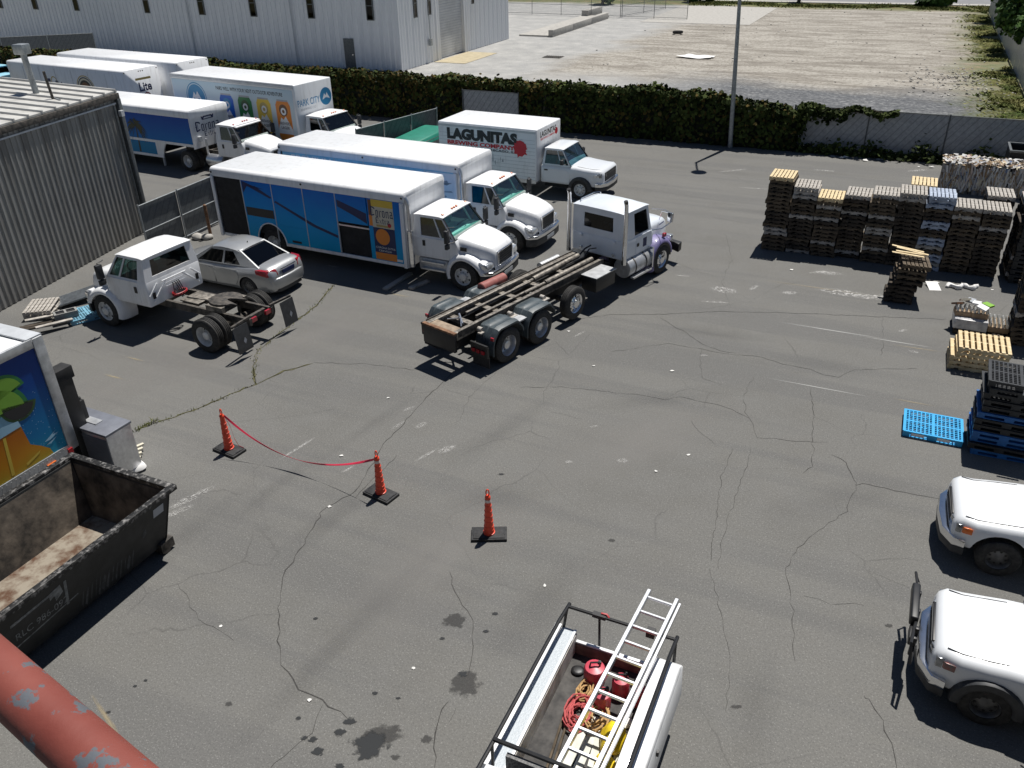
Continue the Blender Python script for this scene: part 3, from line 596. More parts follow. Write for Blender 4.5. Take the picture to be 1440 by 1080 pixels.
k.build('post', 'railpaint', hr, smooth=60)

# ================================================================ FENCES, HEDGE, TREES
def lattice_mat(name, col, s, wire, fill=0, fcol=(.2, .2, .2)):
    m, n, L, b = nodes_of(name); tc = N(n, 'TexCoord').outputs['Object']; sx = N(n, 'SeparateXYZ'); L.new(tc, sx.inputs[0])
    a1 = mth(n, L, 'FRACT', mth(n, L, 'MULTIPLY', mth(n, L, 'ADD', sx.outputs[0], sx.outputs[2]), 1/s)); a2 = mth(n, L, 'FRACT', mth(n, L, 'MULTIPLY', mth(n, L, 'SUBTRACT', sx.outputs[0], sx.outputs[2]), 1/s))
    w_ = mth(n, L, 'MAXIMUM', mth(n, L, 'LESS_THAN', a1, wire), mth(n, L, 'LESS_THAN', a2, wire))
    b.inputs['Base Color'].default_value = (*col, 1); b.inputs['Roughness'].default_value = .5; b.inputs['Metallic'].default_value = .3
    if fill: # woven privacy strips behind the wire
        st = mth(n, L, 'FRACT', mth(n, L, 'MULTIPLY', mth(n, L, 'ADD', sx.outputs[0], mth(n, L, 'MULTIPLY', sx.outputs[2], -.75)), 1/.34))
        nn = noise_(n, L, tc, 7, 5)
        cc = ramp(n, L, nn, [(.3, tuple(x*.75 for x in fcol)), (.7, tuple(x*1.2 for x in fcol))])
        cc = mixc(n, L, mth(n, L, 'MULTIPLY', mth(n, L, 'LESS_THAN', st, .16), .55), cc, tuple(x*.35 for x in fcol))
        cc = mixc(n, L, mth(n, L, 'MULTIPLY', w_, .3), cc, col); L.new(cc, b.inputs['Base Color'])
        al = mth(n, L, 'MAXIMUM', w_, mth(n, L, 'GREATER_THAN', noise_(n, L, tc, 55, 1), 1-fill)); L.new(al, b.inputs['Alpha'])
    else: L.new(w_, b.inputs['Alpha'])
lattice_mat('chain', (.30, .32, .33), .085, .16); lattice_mat('chainfill', (.42, .44, .46), .08, .2, .68, (.30, .32, .345)); lattice_mat('chainfar', (.30, .32, .33), .16, .10)
lattice_mat('chaindark', (.26, .28, .29), .075, .22, .72, (.10, .11, .118))
def fence(name, label, A, B, h, bays, m_, post='galv', mid=False, lean=0, base=0):
    A, B = V(A), V(B); A.z = B.z = base; d = B-A; Lg = d.length
    t = thing(name, label, 'fence', A, atan2(d.y, d.x)); w_ = Lg/bays
    for i in range(bays+1):
        k = MB(); k.tube([(i*w_, 0, 0), (i*w_, -lean*h, h+.05)], .032, 8); k.build('post', post, t)
    k = MB(); k.tube([(0, -lean*h, h), (Lg, -lean*h, h)], .024, 6); k.build('top_rail', post, t)
    if mid: k = MB(); k.tube([(0, -lean*h*.5, h*.5), (Lg, -lean*h*.5, h*.5)], .02, 6); k.tube([(0, 0, .12), (Lg, 0, .12)], .02, 6); k.build('rail', post, t)
    for i in range(bays):
        k = MB(); k.quad((i*w_+.03, .035, .04), ((i+1)*w_-.03, .035, .04), ((i+1)*w_-.03, .035-lean*h, h-.01), (i*w_+.03, .035-lean*h, h-.01)); k.build('mesh_panel', m_, t, smooth=0)
    return t
fence('chain_link_fence', 'grey chain-link fence with woven privacy strips right of the ivy hedge', PQ(-4.6, 43.15), PQ(12.4, 43.0), 2.05, 5, 'chainfill', 'galvdark')
fence('fence_panel', 'short bare chain-link fence panel set against the leafy hedge', PQ(-22.3, 42.1), PQ(-18.9, 42.1), 1.95, 1, 'chainfill', 'galvdark')
fence('boundary_fence', 'blue grey board-like fence running under the trees beside the dirt lot', PQ(7.0, 51), PQ(7.0, 112), 2.3, 20, 'chainfill', 'galvdark')
fence('lot_gate_fence', 'thin open chain-link fence across the far end of the empty lot', PQ(-46, 98.6), PQ(-23.2, 97.4), 2.3, 6, 'chainfar', 'galvdark', True)
fence('swung_gate', 'thin chain-link gate leaf swung open at the far end of the lot', PQ(-31, 97.8), PQ(-28.5, 108), 2.3, 2, 'chainfar', 'galvdark', True)
fence('back_fence', 'leaning chain-link fence section beside the green skip', G(498, 182, 1.95), G(612, 152, 1.95), 1.95, 3, 'chaindark', 'galv', False, .05)
fence('yard_gate', 'open chain-link yard gate leaf beside the shed corner', V((-12.75, 27.6, 0)), V((-11.35, 31.2, 0)), 1.85, 2, 'chaindark', 'galv', True)
fence('side_fence', 'chain-link fence with tall end posts beside the warehouse wall', PQ(-72, 46.8), PQ(-63.5, 53.5), 2.3, 3, 'chaindark', 'galv')
P = G(297, 334); k = MB(); k.tube([(0, 0, 0), (0, 0, 1.25)], .06, 12); k.tube([(0, 0, 1.25), (0, 0, 1.28)], [.06, .02], 12)
tag(k.build('gate_bollard', 'rust', loc=(P.x, P.y, 0)), 'rusty red steel bollard at the open yard gate', 'bollard')
for i, (u, v) in enumerate([(279, 336), (292, 336)]):
    P = G(u, v); k = MB(); rr = random.Random(i)
    bmv = []
    for a in range(7):
        for c_ in range(5):
            th = a/7*2*pi; ph = (c_/4-.15)*pi*.55; q = V((cos(th)*cos(ph), sin(th)*cos(ph), sin(ph)*.7+.1))*.26*rr.uniform(.8, 1.15); bmv.append(q)
    k.loft([[bmv[a*5+c_] for a in range(7)] for c_ in range(5)], True, True); tag(k.build('rock', 'concrete', loc=(P.x, P.y, .02), sub=1), 'pale rock lying at the foot of the yard gate', 'rock', 'rocks at the yard gate')

# ivy hedge grown over the boundary fence
def leaves(k, n_, fn, s0, s1, rr):
    for i in range(n_):
        c_, nn = fn(); s = rr.uniform(s0, s1); d = (nn + V((rr.gauss(0, .6), rr.gauss(0, .6), rr.gauss(0, .6)))).normalized(); u = d.orthogonal().normalized(); a = rr.random()*6.28
        u = Matrix.Rotation(a, 3, d) @ u; v_ = d.cross(u); k.add([c_-u*s*.5-v_*s*.35, c_+u*s*.15-v_*s*.5, c_+u*s*.6+v_*s*.05, c_+u*s*.1+v_*s*.5, c_-u*s*.5+v_*s*.35], [(0, 1, 2, 3, 4)])
def hedge(name, label, p0, p1, q0, q1, h, seed, dens, dry, taper=0):
    rr = random.Random(seed); Lh = p1-p0
    t = thing(name, label, 'hedge', PQ(p0, q0), GA)
    top = lambda x: h*(1 + .13*noise.noise((x*.45+seed, 0, 0)) + .08*noise.noise((x*1.7+seed, 3, 0))) * (1 - max(0, (x-(Lh-taper))/taper)*.3 if taper else 1)
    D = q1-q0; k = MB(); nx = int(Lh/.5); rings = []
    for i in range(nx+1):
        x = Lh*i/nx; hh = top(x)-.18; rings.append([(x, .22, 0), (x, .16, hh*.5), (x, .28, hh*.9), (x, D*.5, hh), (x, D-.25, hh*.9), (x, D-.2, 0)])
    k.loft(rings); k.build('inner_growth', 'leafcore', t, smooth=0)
    def fn():
        x = rr.random()*Lh; hh = top(x); r_ = rr.random(); bulge = .18*noise.noise((x*1.1, 5, seed))
        if r_ < .42:
            z = hh*(1-rr.random()**1.6*.98); return V((x, .05+bulge*.6+.12*noise.noise((x*2, z*2, 1))+rr.gauss(0, .05), z)), V((0, -1, .35))
        if r_ < .88: y = rr.random()*D; return V((x, y, hh*(1-.18*abs(y/D-.5)**2*2)+rr.gauss(0, .07)+.12*noise.noise((x*1.6, y*1.6, 7)))), V((0, 0, 1))
        z = hh*rr.random(); return V((x, D+rr.gauss(0, .06), z)), V((0, 1, .2))
    def fe(): z = h*.9*rr.random()**.7; return V((Lh+abs(rr.gauss(0, .28))*(.4+z/h), D*rr.random(), z)), V((1, -.3, .3))
    k = MB(); leaves(k, int(Lh*dens*(1-dry)), fn, .10, .24, rr)
    if taper: leaves(k, 420, fe, .1, .24, rr)
    k.build('leaves', 'leaf', t, smooth=0)
    k = MB(); leaves(k, int(Lh*dens*dry), fn, .10, .22, rr); k.build('dry_leaves', 'leafdry', t, smooth=0)
    return t
hedge('ivy_hedge', 'dark overgrown ivy hedge along the fence between yard and warehouse', -42, -17.6, 42.35, 43.9, 2.35, 3, 420, .38)
hedge('ivy_hedge', 'greener ivy hedge along the fence beside the lamp post', -17.5, -4.4, 42.35, 43.75, 2.4, 9, 480, .14, 4)
hedge('shrub_hedge', 'low straggly olive shrubs behind the white trailers', -63, -42.3, 43.2, 44.8, 2.3, 5, 240, .5)
# trailing ivy on the fence top and a few bushes along its foot
t = thing('trailing_ivy', 'trailing green ivy hanging along the top of the chain-link fence', 'ivy', PQ(-4.4, 42.95), GA); rr = random.Random(5); k = MB()
def fnv():
    x = rr.random()**1.5*4.4; return V((x, rr.gauss(0, .1), 2.1 - abs(rr.gauss(0, .28))*(1 if x < 2.2 else .45) + .12*sin(x*3))), V((0, -.6, .8))
leaves(k, 900, fnv, .10, .22, rr); k.build('leaves', 'leaf', t, smooth=0); k = MB(); k.tube([(x*.3, .02*sin(x), 2.02+.08*sin(x*1.3)) for x in range(16)], .02, 5); k.build('stem', 'bark', t)
t = thing('weedy_shrubs', 'dark weedy shrubs growing along the foot of the chain-link fence', 'shrub', PQ(-4.2, 42.6), GA); k = MB()
def fnb():
    x = rr.random()*12; hh = .25+.55*max(0, noise.noise((x*.8, 1, 2))+.35); return V((x, .1+rr.gauss(0, .22), abs(rr.gauss(0, .5))*hh)), V((0, -.4, .9))
leaves(k, 2600, fnb, .08, .2, rr); k.build('leaves', 'leaf', t, smooth=0)

def tree(name, label, P, h, rx, seed, nl=5200, m_='leaftree', s=(.25, .55)):
    rr = random.Random(seed); t = thing(name, label, 'tree', P, 0, None)
    k = MB(); top = V((rr.gauss(0, .3), rr.gauss(0, .3), h*.55)); k.tube([(0, 0, -.05), (.05, .05, h*.25), top], [.24, .18, .12], 10)
    cl = []
    for i in range(14):
        a = rr.random()*6.28; e = V((cos(a)*rx*rr.uniform(.2, .85), sin(a)*rx*rr.uniform(.2, .85), h*rr.uniform(.35, .95))); cl.append((e, rx*rr.uniform(.3, .5)))
        k.tube([(0.03, .03, h*.25), (e*.5+V((0, 0, h*.12))), e], [.11, .07, .03], 6)
    k.build('trunk', 'bark', t); k = MB()
    def fn():
        c_, r_ = rr.choice(cl); d = V((rr.gauss(0, 1), rr.gauss(0, 1), rr.gauss(0, .8))).normalized(); return c_ + d*r_*rr.random()**.45, (d+V((0, 0, .6)))
    leaves(k, nl, fn, *s, rr); k.build('crown', m_, t, smooth=0); return t
tree('roadside_tree', 'bright green tree overhanging the boundary fence, closest to the yard', PQ(9.0, 72), 5.2, 2.6, 1, 6500, s=(.16, .4))
tree('roadside_tree', 'bushy green tree halfway along the boundary fence of the dirt lot', PQ(9.2, 81), 5.8, 3.0, 2, 6500, s=(.18, .42))
tree('roadside_tree', 'dense dark tree along the boundary fence towards the road', PQ(9.0, 92), 6, 3.2, 3)
tree('roadside_tree', 'wide leafy tree over the far end of the boundary fence', PQ(9.4, 105), 7, 4, 6)
tree('young_tree', 'small dark street tree standing beside the far road', PQ(-14.2, 119.0), 4.0, 1.2, 4, 1200)
tree('street_bush', 'round dark bush beyond the far lot gate', PQ(-38, 112), 2.2, 1.8, 8, 1600)
tree('street_bush', 'dark round bush at the edge of the road beyond the gate', PQ(-26.5, 117.5), 1.9, 2.0, 11, 1600)
tree('street_bush', 'dark scrubby bush by the road at the corner of the dirt lot', PQ(1.5, 117.5), 1.7, 2.0, 12, 1600)
# grass and weeds of the lot
k = MB(); rr = random.Random(12)
for i in range(26000):
    r_ = rr.random()
    if r_ < .5: p_, q_ = rr.uniform(-27, 8), rr.gauss(116.2, 1.2); hh = rr.uniform(.08, .3)
    else: p_, q_ = 6.8-abs(rr.gauss(0, 1.1)), rr.uniform(50, 115); hh = rr.uniform(.04, .16)*(1.2 if noise.noise((p_*.5, q_*.3, 2)) > 0 else .35)
    if noise.noise((p_*.3, q_*.25, 0)) < -.15: continue
    P = PQ(p_, q_, -.02); a = rr.random()*6.28; d = V((cos(a), sin(a), 0))*.09
    k.add([P-d, P+d, P+V((rr.gauss(0, .22), rr.gauss(0, .22), hh))], [(0, 1, 2)])
tag(k.build('lot_grass', 'grass', smooth=0), 'rough green and dry grass along the edges of the dirt lot', 'grass', kind='stuff')
k = MB()
for i in range(420):
    p_, q_ = (rr.gauss(3, 2), rr.gauss(66, 3)) if rr.random() < .75 else (rr.uniform(-25, 5), rr.uniform(62, 112))
    P = PQ(p_, q_, -.02); s = rr.uniform(.04, .16); a = rr.random()*6; M_ = Matrix.Rotation(a, 3, 'Z') @ Matrix.Rotation(rr.gauss(0, .3), 3, 'X'); k.obox(P+V((0, 0, s*.25)), (s, s*.7, s*.3), M_)
tag(k.build('rubble', 'concrete', smooth=0), 'scattered pale rubble stones on the dirt lot', 'rubble', kind='stuff')
# grate, puddle sheet, long plank
P = G(778, 80); k = MB(); k.box(-.8, .8, -.55, .55, -.01, .0)
for i in range(9): k.box(-.75+i*.17, -.67+i*.17, -.5, .5, .0, .03)
o = tag(k.build('drain_grate', 'steeldark', loc=(P.x, P.y, .002), smooth=0), 'dark rectangular drain grate in the pale concrete of the lot', 'grate'); o.rotation_euler = (0, 0, GA)
P = G(982, 81); k = MB(); pts = [(1.9*cos(a*.35)*rnd.uniform(.5, 1.1), 1.3*sin(a*.35)*rnd.uniform(.5, 1.1), .02+rnd.uniform(0, .2)) for a in range(18)]; k.add(pts+[(0, 0, .12)], [(i, (i+1) % 18, 18) for i in range(18)])
o = tag(k.build('plastic_sheet', 'paper', loc=(P.x, P.y, -.01), sub=1), 'crumpled white plastic sheet lying on the dirt lot', 'sheet'); o.rotation_euler = (0, 0, GA)
P = G(953, 48); k = MB(); k.lathe([(-.15, .32), (-.1, .5), (.1, .5), (.15, .32)], (0, 0, .2), (0, .1, 1), 18, False, False); tag(k.build('old_tyre', 'rubber', loc=(P.x, P.y, -.02)), 'black discarded tyre lying on the pale dirt lot', 'tyre')

# ---- tall lamp post by the hedge
LP = V((11.2, 41.45, 0)); LH = 8.3
lp = thing('lamp_post', 'tall slim grey lamp post with one arm rising in front of the hedge', 'lamp post', LP, 0)
k = MB(); k.tube([(0, 0, 0), (-.2, 0, LH*.5), (-.4, 0, LH)], [.12, .10, .07], 14); k.build('pole', 'galv', lp)
k = MB(); k.tube([(-.4, 0, LH), (-.42, -.5, LH+.4), (-.5, -1.25, LH+.6)], .05, 8); k.build('arm', 'galv', lp)
k = MB(); k.lathe([(0, .08), (.1, .28), (.32, .36), (.36, .3)], (-.52, -1.5, LH+.75), (0, 0, -1), 16); k.build('lamp_head', 'galvdark', lp)
# ================================================================ VEHICLE PARTS
def disc_holes(k, n_, rc, rh, y, mi):
    old = k.mi; k.mi = mi
    for i in range(n_):
        a = 2*pi*i/n_; k.lathe([(0, rh), (.006, rh*.8)], (rc*cos(a), y, rc*sin(a)), (0, 1, 0), 8)
    k.mi = old
def tyre_mesh(r, w, rin):
    h = w/2; k = MB(); pr = [(-h, rin), (-h, r*.86), (-h*.86, r*.96), (-h*.72, r)]
    for x in (-.38, 0, .38): pr += [(h*x-.02, r), (h*x-.014, r-.014), (h*x+.014, r-.014), (h*x+.02, r)]
    pr += [(h*.72, r), (h*.86, r*.96), (h, r*.86), (h, rin)]; k.lathe(pr, n=32, c0=False, c1=False); o = k.build('wheel', 'rubber', smooth=30); me = o.data; bpy.data.objects.remove(o); return me
def rim_mesh(prof, holes, lugs, mats):
    k = MB(); k.lathe(prof, n=28, c0=False)
    if holes: disc_holes(k, *holes, 1)
    if lugs: disc_holes(k, *lugs, 2)
    o = k.build('rim', mats, smooth=35); me = o.data; bpy.data.objects.remove(o); return me
TY = {'truck': tyre_mesh(.49, .27, .29), 'car': tyre_mesh(.31, .20, .205), 'pick': tyre_mesh(.365, .25, .205), 'ford': tyre_mesh(.40, .24, .255)}
P_ST = [(-.10, .29), (.10, .298), (.13, .29), (.11, .265), (.06, .25), (.07, .19), (.10, .14), (.15, .125), (.165, .09), (.17, .0)]
P_DU = [(-.13, .29), (.12, .298), (.13, .288), (.10, .27), (-.06, .25), (-.07, .18), (-.03, .13), (.08, .115), (.095, .08), (.10, 0)]
RM = {'steer': rim_mesh(P_ST, (5, .215, .035, .072), (10, .158, .016, .125), ['rim', 'black', 'rimdark']), 'dual': rim_mesh(P_DU, (5, .205, .035, -.07), (10, .15, .016, -.02), ['rim', 'black', 'rimdark']),
      'steerchrome': rim_mesh(P_ST, (10, .21, .028, .072), (10, .158, .016, .125), ['chrome', 'black', 'chrome']), 'dualchrome': rim_mesh(P_DU, (10, .205, .026, -.07), (10, .15, .016, -.02), ['alu', 'black', 'chrome']),
      'car': rim_mesh([(-.08, .2), (.085, .208), (.1, .2), (.085, .18), (.06, .17), (.075, .08), (.085, .04), (.085, 0)], (9, .125, .022, .068), None, ['rimdark', 'black', 'rim']),
      'pick': rim_mesh([(-.1, .2), (.1, .208), (.115, .2), (.09, .18), (.03, .17), (.05, .1), (.08, .06), (.085, 0)], (8, .13, .022, .045), None, ['rimdark', 'black', 'rim']),
      'ford': rim_mesh([(-.1, .25), (.1, .26), (.12, .25), (.09, .22), (.05, .2), (.08, .12), (.13, .1), (.14, .05), (.14, 0)], (8, .17, .024, .065), None, ['rim', 'black', 'rimdark'])}
TR = {'truck': .49, 'car': .31, 'pick': .365, 'ford': .40}
def wheel(t, x, y, kind='truck', rim='steer', spin=None):
    s = 0 if y > 0 else pi; sp = rnd.random()*6 if spin is None else spin
    o = inst('wheel', TY[kind], t, (x, y, TR[kind]), (0, 0, s)); 
    if rim: r_ = inst('rim', RM[rim], o); r_.rotation_euler = (0, sp, 0)
    return o
def duals(t, x, yc=.93, rim='dual', kind='truck', gap=.31):
    for sg in (1, -1):
        wheel(t, x, sg*(yc+gap*.5), kind, rim); wheel(t, x, sg*(yc-gap*.5), kind, None)
def axle(t, x, z=.49, w=1.7):
    k = MB(); k.tube([(x, -w/2, z), (x, -.3, z), (x, -.2, z), (x, .2, z), (x, .3, z), (x, w/2, z)], [.08, .08, .17, .17, .08, .08], 10); k.build('axle', 'steeldark', t)
def rails(t, x0, x1, z0, z1, y=.43, m_='steeldark', nx=4):
    for s in (1, -1):
        k = MB(); k.box(x0, x1, s*y-.045, s*y+.045, z0, z1); k.build('frame_rail', m_, t)
    for i in range(nx): k = MB(); x = x0+.25+(x1-x0-.5)*i/(nx-1); k.box(x-.05, x+.05, -y+.045, y-.045, z0+.04, z1-.04); k.build('cross_member', m_, t)
def panes(t, name, lst, m_, par=None):
    for q in lst:
        k = MB(); k.quad(*q); k.build(name, m_, par or t, smooth=0)
def greenhouse(t, xb0, xb1, wb, zb, xt0, xt1, wt, zt, side, back, ws, paint, gl, th=.05, roofz=.12, over=.06, rbev=.07, glside=None, glback=None, xwb=None):
    """side/back/ws: (us, vs, holes); front glass bulges to xwb at the belt."""
    glside = glside or gl; glback = glback or glside
    for s in (1, -1):
        k = MB(); pn = k.shell((xb0, s*wb, zb), (xb1, s*wb, zb), (xt1, s*wt, zt), (xt0, s*wt, zt), *side, th, (0, -s, 0)); o = k.build('side_frame', paint, t); panes(t, 'side_window', pn, glside, o)
    k = MB(); pn = k.shell((xb0, -wb, zb), (xb0, wb, zb), (xt0, wt, zt), (xt0, -wt, zt), *back, th, (1, 0, 0)); o = k.build('back_frame', paint, t); panes(t, 'rear_window', pn, glback, o)
    k = MB(); pn = k.shell((xb1, -wb, zb), (xb1, wb, zb), (xt1, wt, zt), (xt1, -wt, zt), *ws, th, (-1, 0, 0)); o = k.build('windshield_frame', 'black', t); panes(t, 'windshield', pn, gl, o)
    k = MB(); rg = []
    for i in range(7):
        u = i/6; x = xt0-over*.5 + (xt1-xt0+over*1.4)*u; e = 1-abs(2*u-1)**3
        rg.append([(x, wt*a+(.02 if a > 0 else -.02), zt+roofz*(.25+.75*e if i in (0, 6) else 1)*(1-abs(a)**4*.75)-.012) for a in (-1, -.96, -.8, -.5, 0, .5, .8, .96, 1)] + [(x, wt*.9, zt-.015), (x, -wt*.9, zt-.015)])
    k.loft(rg); r_ = k.build('roof', paint, t, smooth=50); return r_
def seats(t, xs, zb, m_='seat', dashx=None, wd=.8):
    for y in (.42, -.42):
        k = MB(); k.box(xs-.1, xs+.42, y-.25, y+.25, zb-.5, zb-.3); k.hexa([(xs-.1, y-.25, zb-.35), (xs+.06, y-.25, zb-.35), (xs+.06, y+.25, zb-.35), (xs-.1, y+.25, zb-.35), (xs-.22, y-.22, zb+.28), (xs-.1, y-.22, zb+.28), (xs-.1, y+.22, zb+.28), (xs-.22, y+.22, zb+.28)])
        k.box(xs-.22, xs-.11, y-.13, y+.13, zb+.30, zb+.48); k.build('seat', m_, t, bev=.04)
    if dashx is not None:
        k = MB(); k.prism([(dashx-.35, zb-.35), (dashx-.3, zb+.02), (dashx-.05, zb+.10), (dashx+.02, zb-.02), (dashx+.02, zb-.35)], 'xz', -wd, wd); d_ = k.build('dashboard', 'dash', t, bev=.04)
        k = MB(); ax = V((-.6, 0, .8)).normalized(); c_ = V((dashx-.5, .42, zb+.12)); u = V((0, 1, 0)); v_ = ax.cross(u); k.tube([c_+(u*cos(a*.393)+v_*sin(a*.393))*.2 for a in range(17)], .015, 6); k.build('steering_wheel', 'black', d_)
def mirror(t, x, s, z, out=.28, w0=.98, h=.42, m_='plastic'):
    k = MB(); y = s*(w0+out); k.box(x-.06, x+.06, y-.1, y+.1, z-h/2, z+h/2); mo = k.build('mirror', m_, t, bev=.03)
    k = MB(); k.tube([(x+.12, s*w0, z+h*.55), (x, s*(w0+out*.6), z+h*.62), (x, y, z+h*.62), (x+.07, y, z), (x, y, z-h*.62), (x, s*(w0+out*.6), z-h*.6), (x+.12, s*w0, z-h*.55)], .014, 6); k.build('mirror_arm', m_, mo)
    if h > .3: k = MB(); k.box(x-.05, x+.05, y-.09, y+.09, z-h/2-.19, z-h/2-.03); k.build('lower_mirror', m_, mo, bev=.02)
def arch(t, cx, cz, r_, y0, y1, m_, a0=195, a1=-15, th=.03, bul=.05, front=0, name='fender'):
    """wheel-arch fender: swept round the wheel, bulging outward"""
    k = MB(); n_ = 15; s = 1 if y1 > 0 else -1
    prof = [(y0, bul), (y0+(y1-y0)*.45, bul*1.1), (y0+(y1-y0)*.75, bul*.7), (y0+(y1-y0)*.93, 0), (y1, -.07), (y1, -.10)]
    rg = []
    for i in range(n_):
        a = R(a0+(a1-a0)*i/(n_-1)); f = 1 + front*max(0, cos(a))**2
        outer = [(cx+(r_+dr)*f*cos(a), y, cz+(r_+dr)*sin(a)) for y, dr in prof]; inner = [(cx+(r_+min(dr, 0)-th-.01)*f*cos(a), y-s*th*(1 if y == y1 else 0), cz+(r_+min(dr, 0)-th-.01)*sin(a)) for y, dr in reversed(prof)]
        rg.append(outer+inner)
    k.loft(rg); return k.build(name, m_, t, smooth=50)

def medium_cab(t, paint='white', tint='glass_teal', stack=-1, fender=None, lamps='amber', hoodlen=1.0, mir=True, rearwin=True, dz=0, tank=True):
    """bonneted medium-duty cab; origin on the ground under the front axle"""
    fender = fender or paint; f = hoodlen
    zb, zt = 1.58+dz, 2.22+dz
    k = MB(); k.prism([(-1.85, .88), (-1.85, zb), (-.30, zb), (-.20, zb-.2), (-.20, 1.1), (-.55, .88)], 'xz', -1.0, 1.0); body = k.build('cab_body', paint, t, bev=.05)
    bh = ([0, .14, .86, 1], [0, .16, .86, 1], {(1, 1)}) if rearwin else ([0, 1], [0, 1], set())
    rf = greenhouse(t, -1.84, -.30, .985, zb-.02, -1.80, -.80, .87, zt, ([0, .2, .66, .70, .95, 1], [0, .06, .9, 1], {(1, 1), (3, 1)}), bh, ([0, .04, .96, 1], [0, .04, .95, 1], {(1, 1)}), paint, tint, glside='glass_dark')
    for i, y in enumerate((-.72, -.14, 0, .14, .72) if lamps else ()):
        k = MB(); k.lathe([(0, .045), (.03, .035), (.045, 0)], (-.86, y, zt+(.085 if abs(y) < .5 else .045)), (.3, 0, 1), 8); k.build('marker_light', lamps, rf)
    seats(t, -1.35, zb, dashx=-.34, wd=.9)
    for s in (1, -1):
        k = MB(); k.prism([(-1.52, .98), (-1.52, zb-.03), (-.42, zb-.03), (-.34, zb-.25), (-.36, 1.12), (-.6, .98)], 'xz', s*1.0, s*1.012); d_ = k.build('door', paint, t, bev=.006, seg=1)
        k = MB(); k.box(-1.47, -1.38, s*1.01, s*1.035, 1.28, 1.46); k.build('handle', 'black', d_)
        k = MB(); k.prism([(-.50, zb-.02), (-.30, zb-.02), (-.80, zt), (-.86, zt)], 'xz', s*.985, s*.99)
        if not tank: continue
        k = MB(); k.box(-1.7, -.62, s*.62, s*.98, .42, .86); st = k.build('fuel_tank', 'aludull', t, bev=.06)
        k = MB(); k.box(-1.55, -.7, s*.98, s*1.08, .50, .54); k.box(-1.55, -.7, s*.98, s*1.08, .74, .78); k.build('step', 'alu', st)
    # hood
    k = MB(); rg = []
    for x, z, w_ in ((-.34, zb+.05, .90), (-.1, zb+.03, .90), (.25*f, zb-.04, .86), (.55*f, zb-.12, .79), (.76*f, zb-.20, .71), (.86*f, zb-.27, .67), (.90*f, zb-.36, .64), (.91*f, .72, .62)):
        h = [(0, z+.012), (w_*.5, z+.004), (w_*.78, z-.015), (w_*.88, z-.05), (w_*.94, z-.15), (w_, z-.3)]; zbm = .78 if z > 1 else .70
        rg.append([(x, -y, zz) for y, zz in reversed(h[1:])]+[(x, y, zz) for y, zz in h]+[(x, w_, min(zbm, z-.31)), (x, -w_, min(zbm, z-.31))])
    k.loft(rg); hood = k.build('hood', paint, t, smooth=45)
    # grille
    gx = .90*f; k = MB()
    fw, z0, z1 = .50, .76, zb-.33
    for a0, a1, b0, b1 in ((-fw, -fw+.06, z0, z1), (fw-.06, fw, z0, z1), (-fw+.06, fw-.06, z1-.05, z1), (-fw+.06, fw-.06, z0, z0+.04)): k.box(gx-.03, gx+.055, a0, a1, b0, b1)
    gr = k.build('grille', 'chrome', t, bev=.015)
    k = MB(); k.box(gx-.02, gx+.02, -fw+.06, fw-.06, z0+.04, z1-.05); k.build('grille_mesh', 'black', gr)
    for i in range(5):
        k = MB(); zz = z0+.08+i*(z1-z0-.16)/4.4; k.box(gx+.02, gx+.034, -fw+.06, fw-.06, zz, zz+.012); k.build('grille_bar', 'galvdark', gr)
    for s in (1, -1):
        fe = arch(t, 0, .52, .62, s*.56, s*1.12, fender, 200, 12, front=.28, bul=.06)
        k = MB(); k.prism([(.50*f, .72), (.52*f, 1.04), (.66*f, 1.02), (.82*f, .93), (.86*f, .78), (.80*f, .70)], 'xz', s*.60, s*1.05); k.build('fender_nose', fender, t, bev=.06)
        k = MB(); k.hexa([(.74*f, s*.68, .80), (.90*f, s*.68, .79), (.86*f, s*1.04, .80), (.66*f, s*1.085, .82), (.72*f, s*.68, .985), (.865*f, s*.68, .955), (.81*f, s*1.04, .965), (.60*f, s*1.085, .985)]); k.build('headlight', 'lens', t, bev=.02)
        if mir:
            mirror(t, -.42, s, zb+.2)
        k = MB(); k.box(-.16, .06, s*.905, s*.925, zb-.32, zb-.2); k.build('hood_vent', 'black', hood)
    # bumper
    def bmp(z0_, z1_, g, mm, nm):
        o_ = [(.62*f, -1.12), (.78*f, -1.08), (.95*f+g, -.9), (1.02*f+g, -.45), (1.03*f+g, 0), (1.02*f+g, .45), (.95*f+g, .9), (.78*f, 1.08), (.62*f, 1.12)]; i_ = [(.62*f, 1.0), (.76*f, .9), (.90*f, .4), (.90*f, -.4), (.76*f, -.9), (.62*f, -1.0)]
        k = MB(); k.prism(o_+i_, 'xy', z0_, z1_); return k.build(nm, mm, t, bev=.02)
    bmp(.60, .72, .02, 'chrome', 'bumper_trim'); b_ = bmp(.34, .597, 0, 'plastic', 'bumper')
    k = MB(); k.box(1.03*f, 1.05*f, -.28, .28, .42, .54); k.build('number_plate', 'greywhite', b_)
    wheel(t, 0, .99); wheel(t, 0, -.99); axle(t, 0, .42)
    k = MB(); k.box(-.5, .75*f, -.55, .55, .62, .95); k.build('engine', 'blackmat', t)
    k = MB(); k.box(-.2, .7*f, -.98, -.6, .5, .62); k.box(-.2, .7*f, .6, .98, .5, .62)
    if stack:
        k = MB(); y = stack*1.13; xs_ = -1.84; k.tube([(xs_, y, .55), (xs_, y, 1.75)], .085, 12); k.tube([(xs_, y, 1.75), (xs_, y, 2.55), (xs_-.03, y, 2.68), (xs_-.1, y, 2.80)], .065, 12); ex = k.build('exhaust_stack', 'alu', t)
        k = MB(); k.lathe([(0, .1), (1.1, .1)], (xs_, y, .65), (0, 0, 1), 14, False, False); k.build('heat_shield', 'chrome', ex)
    return body

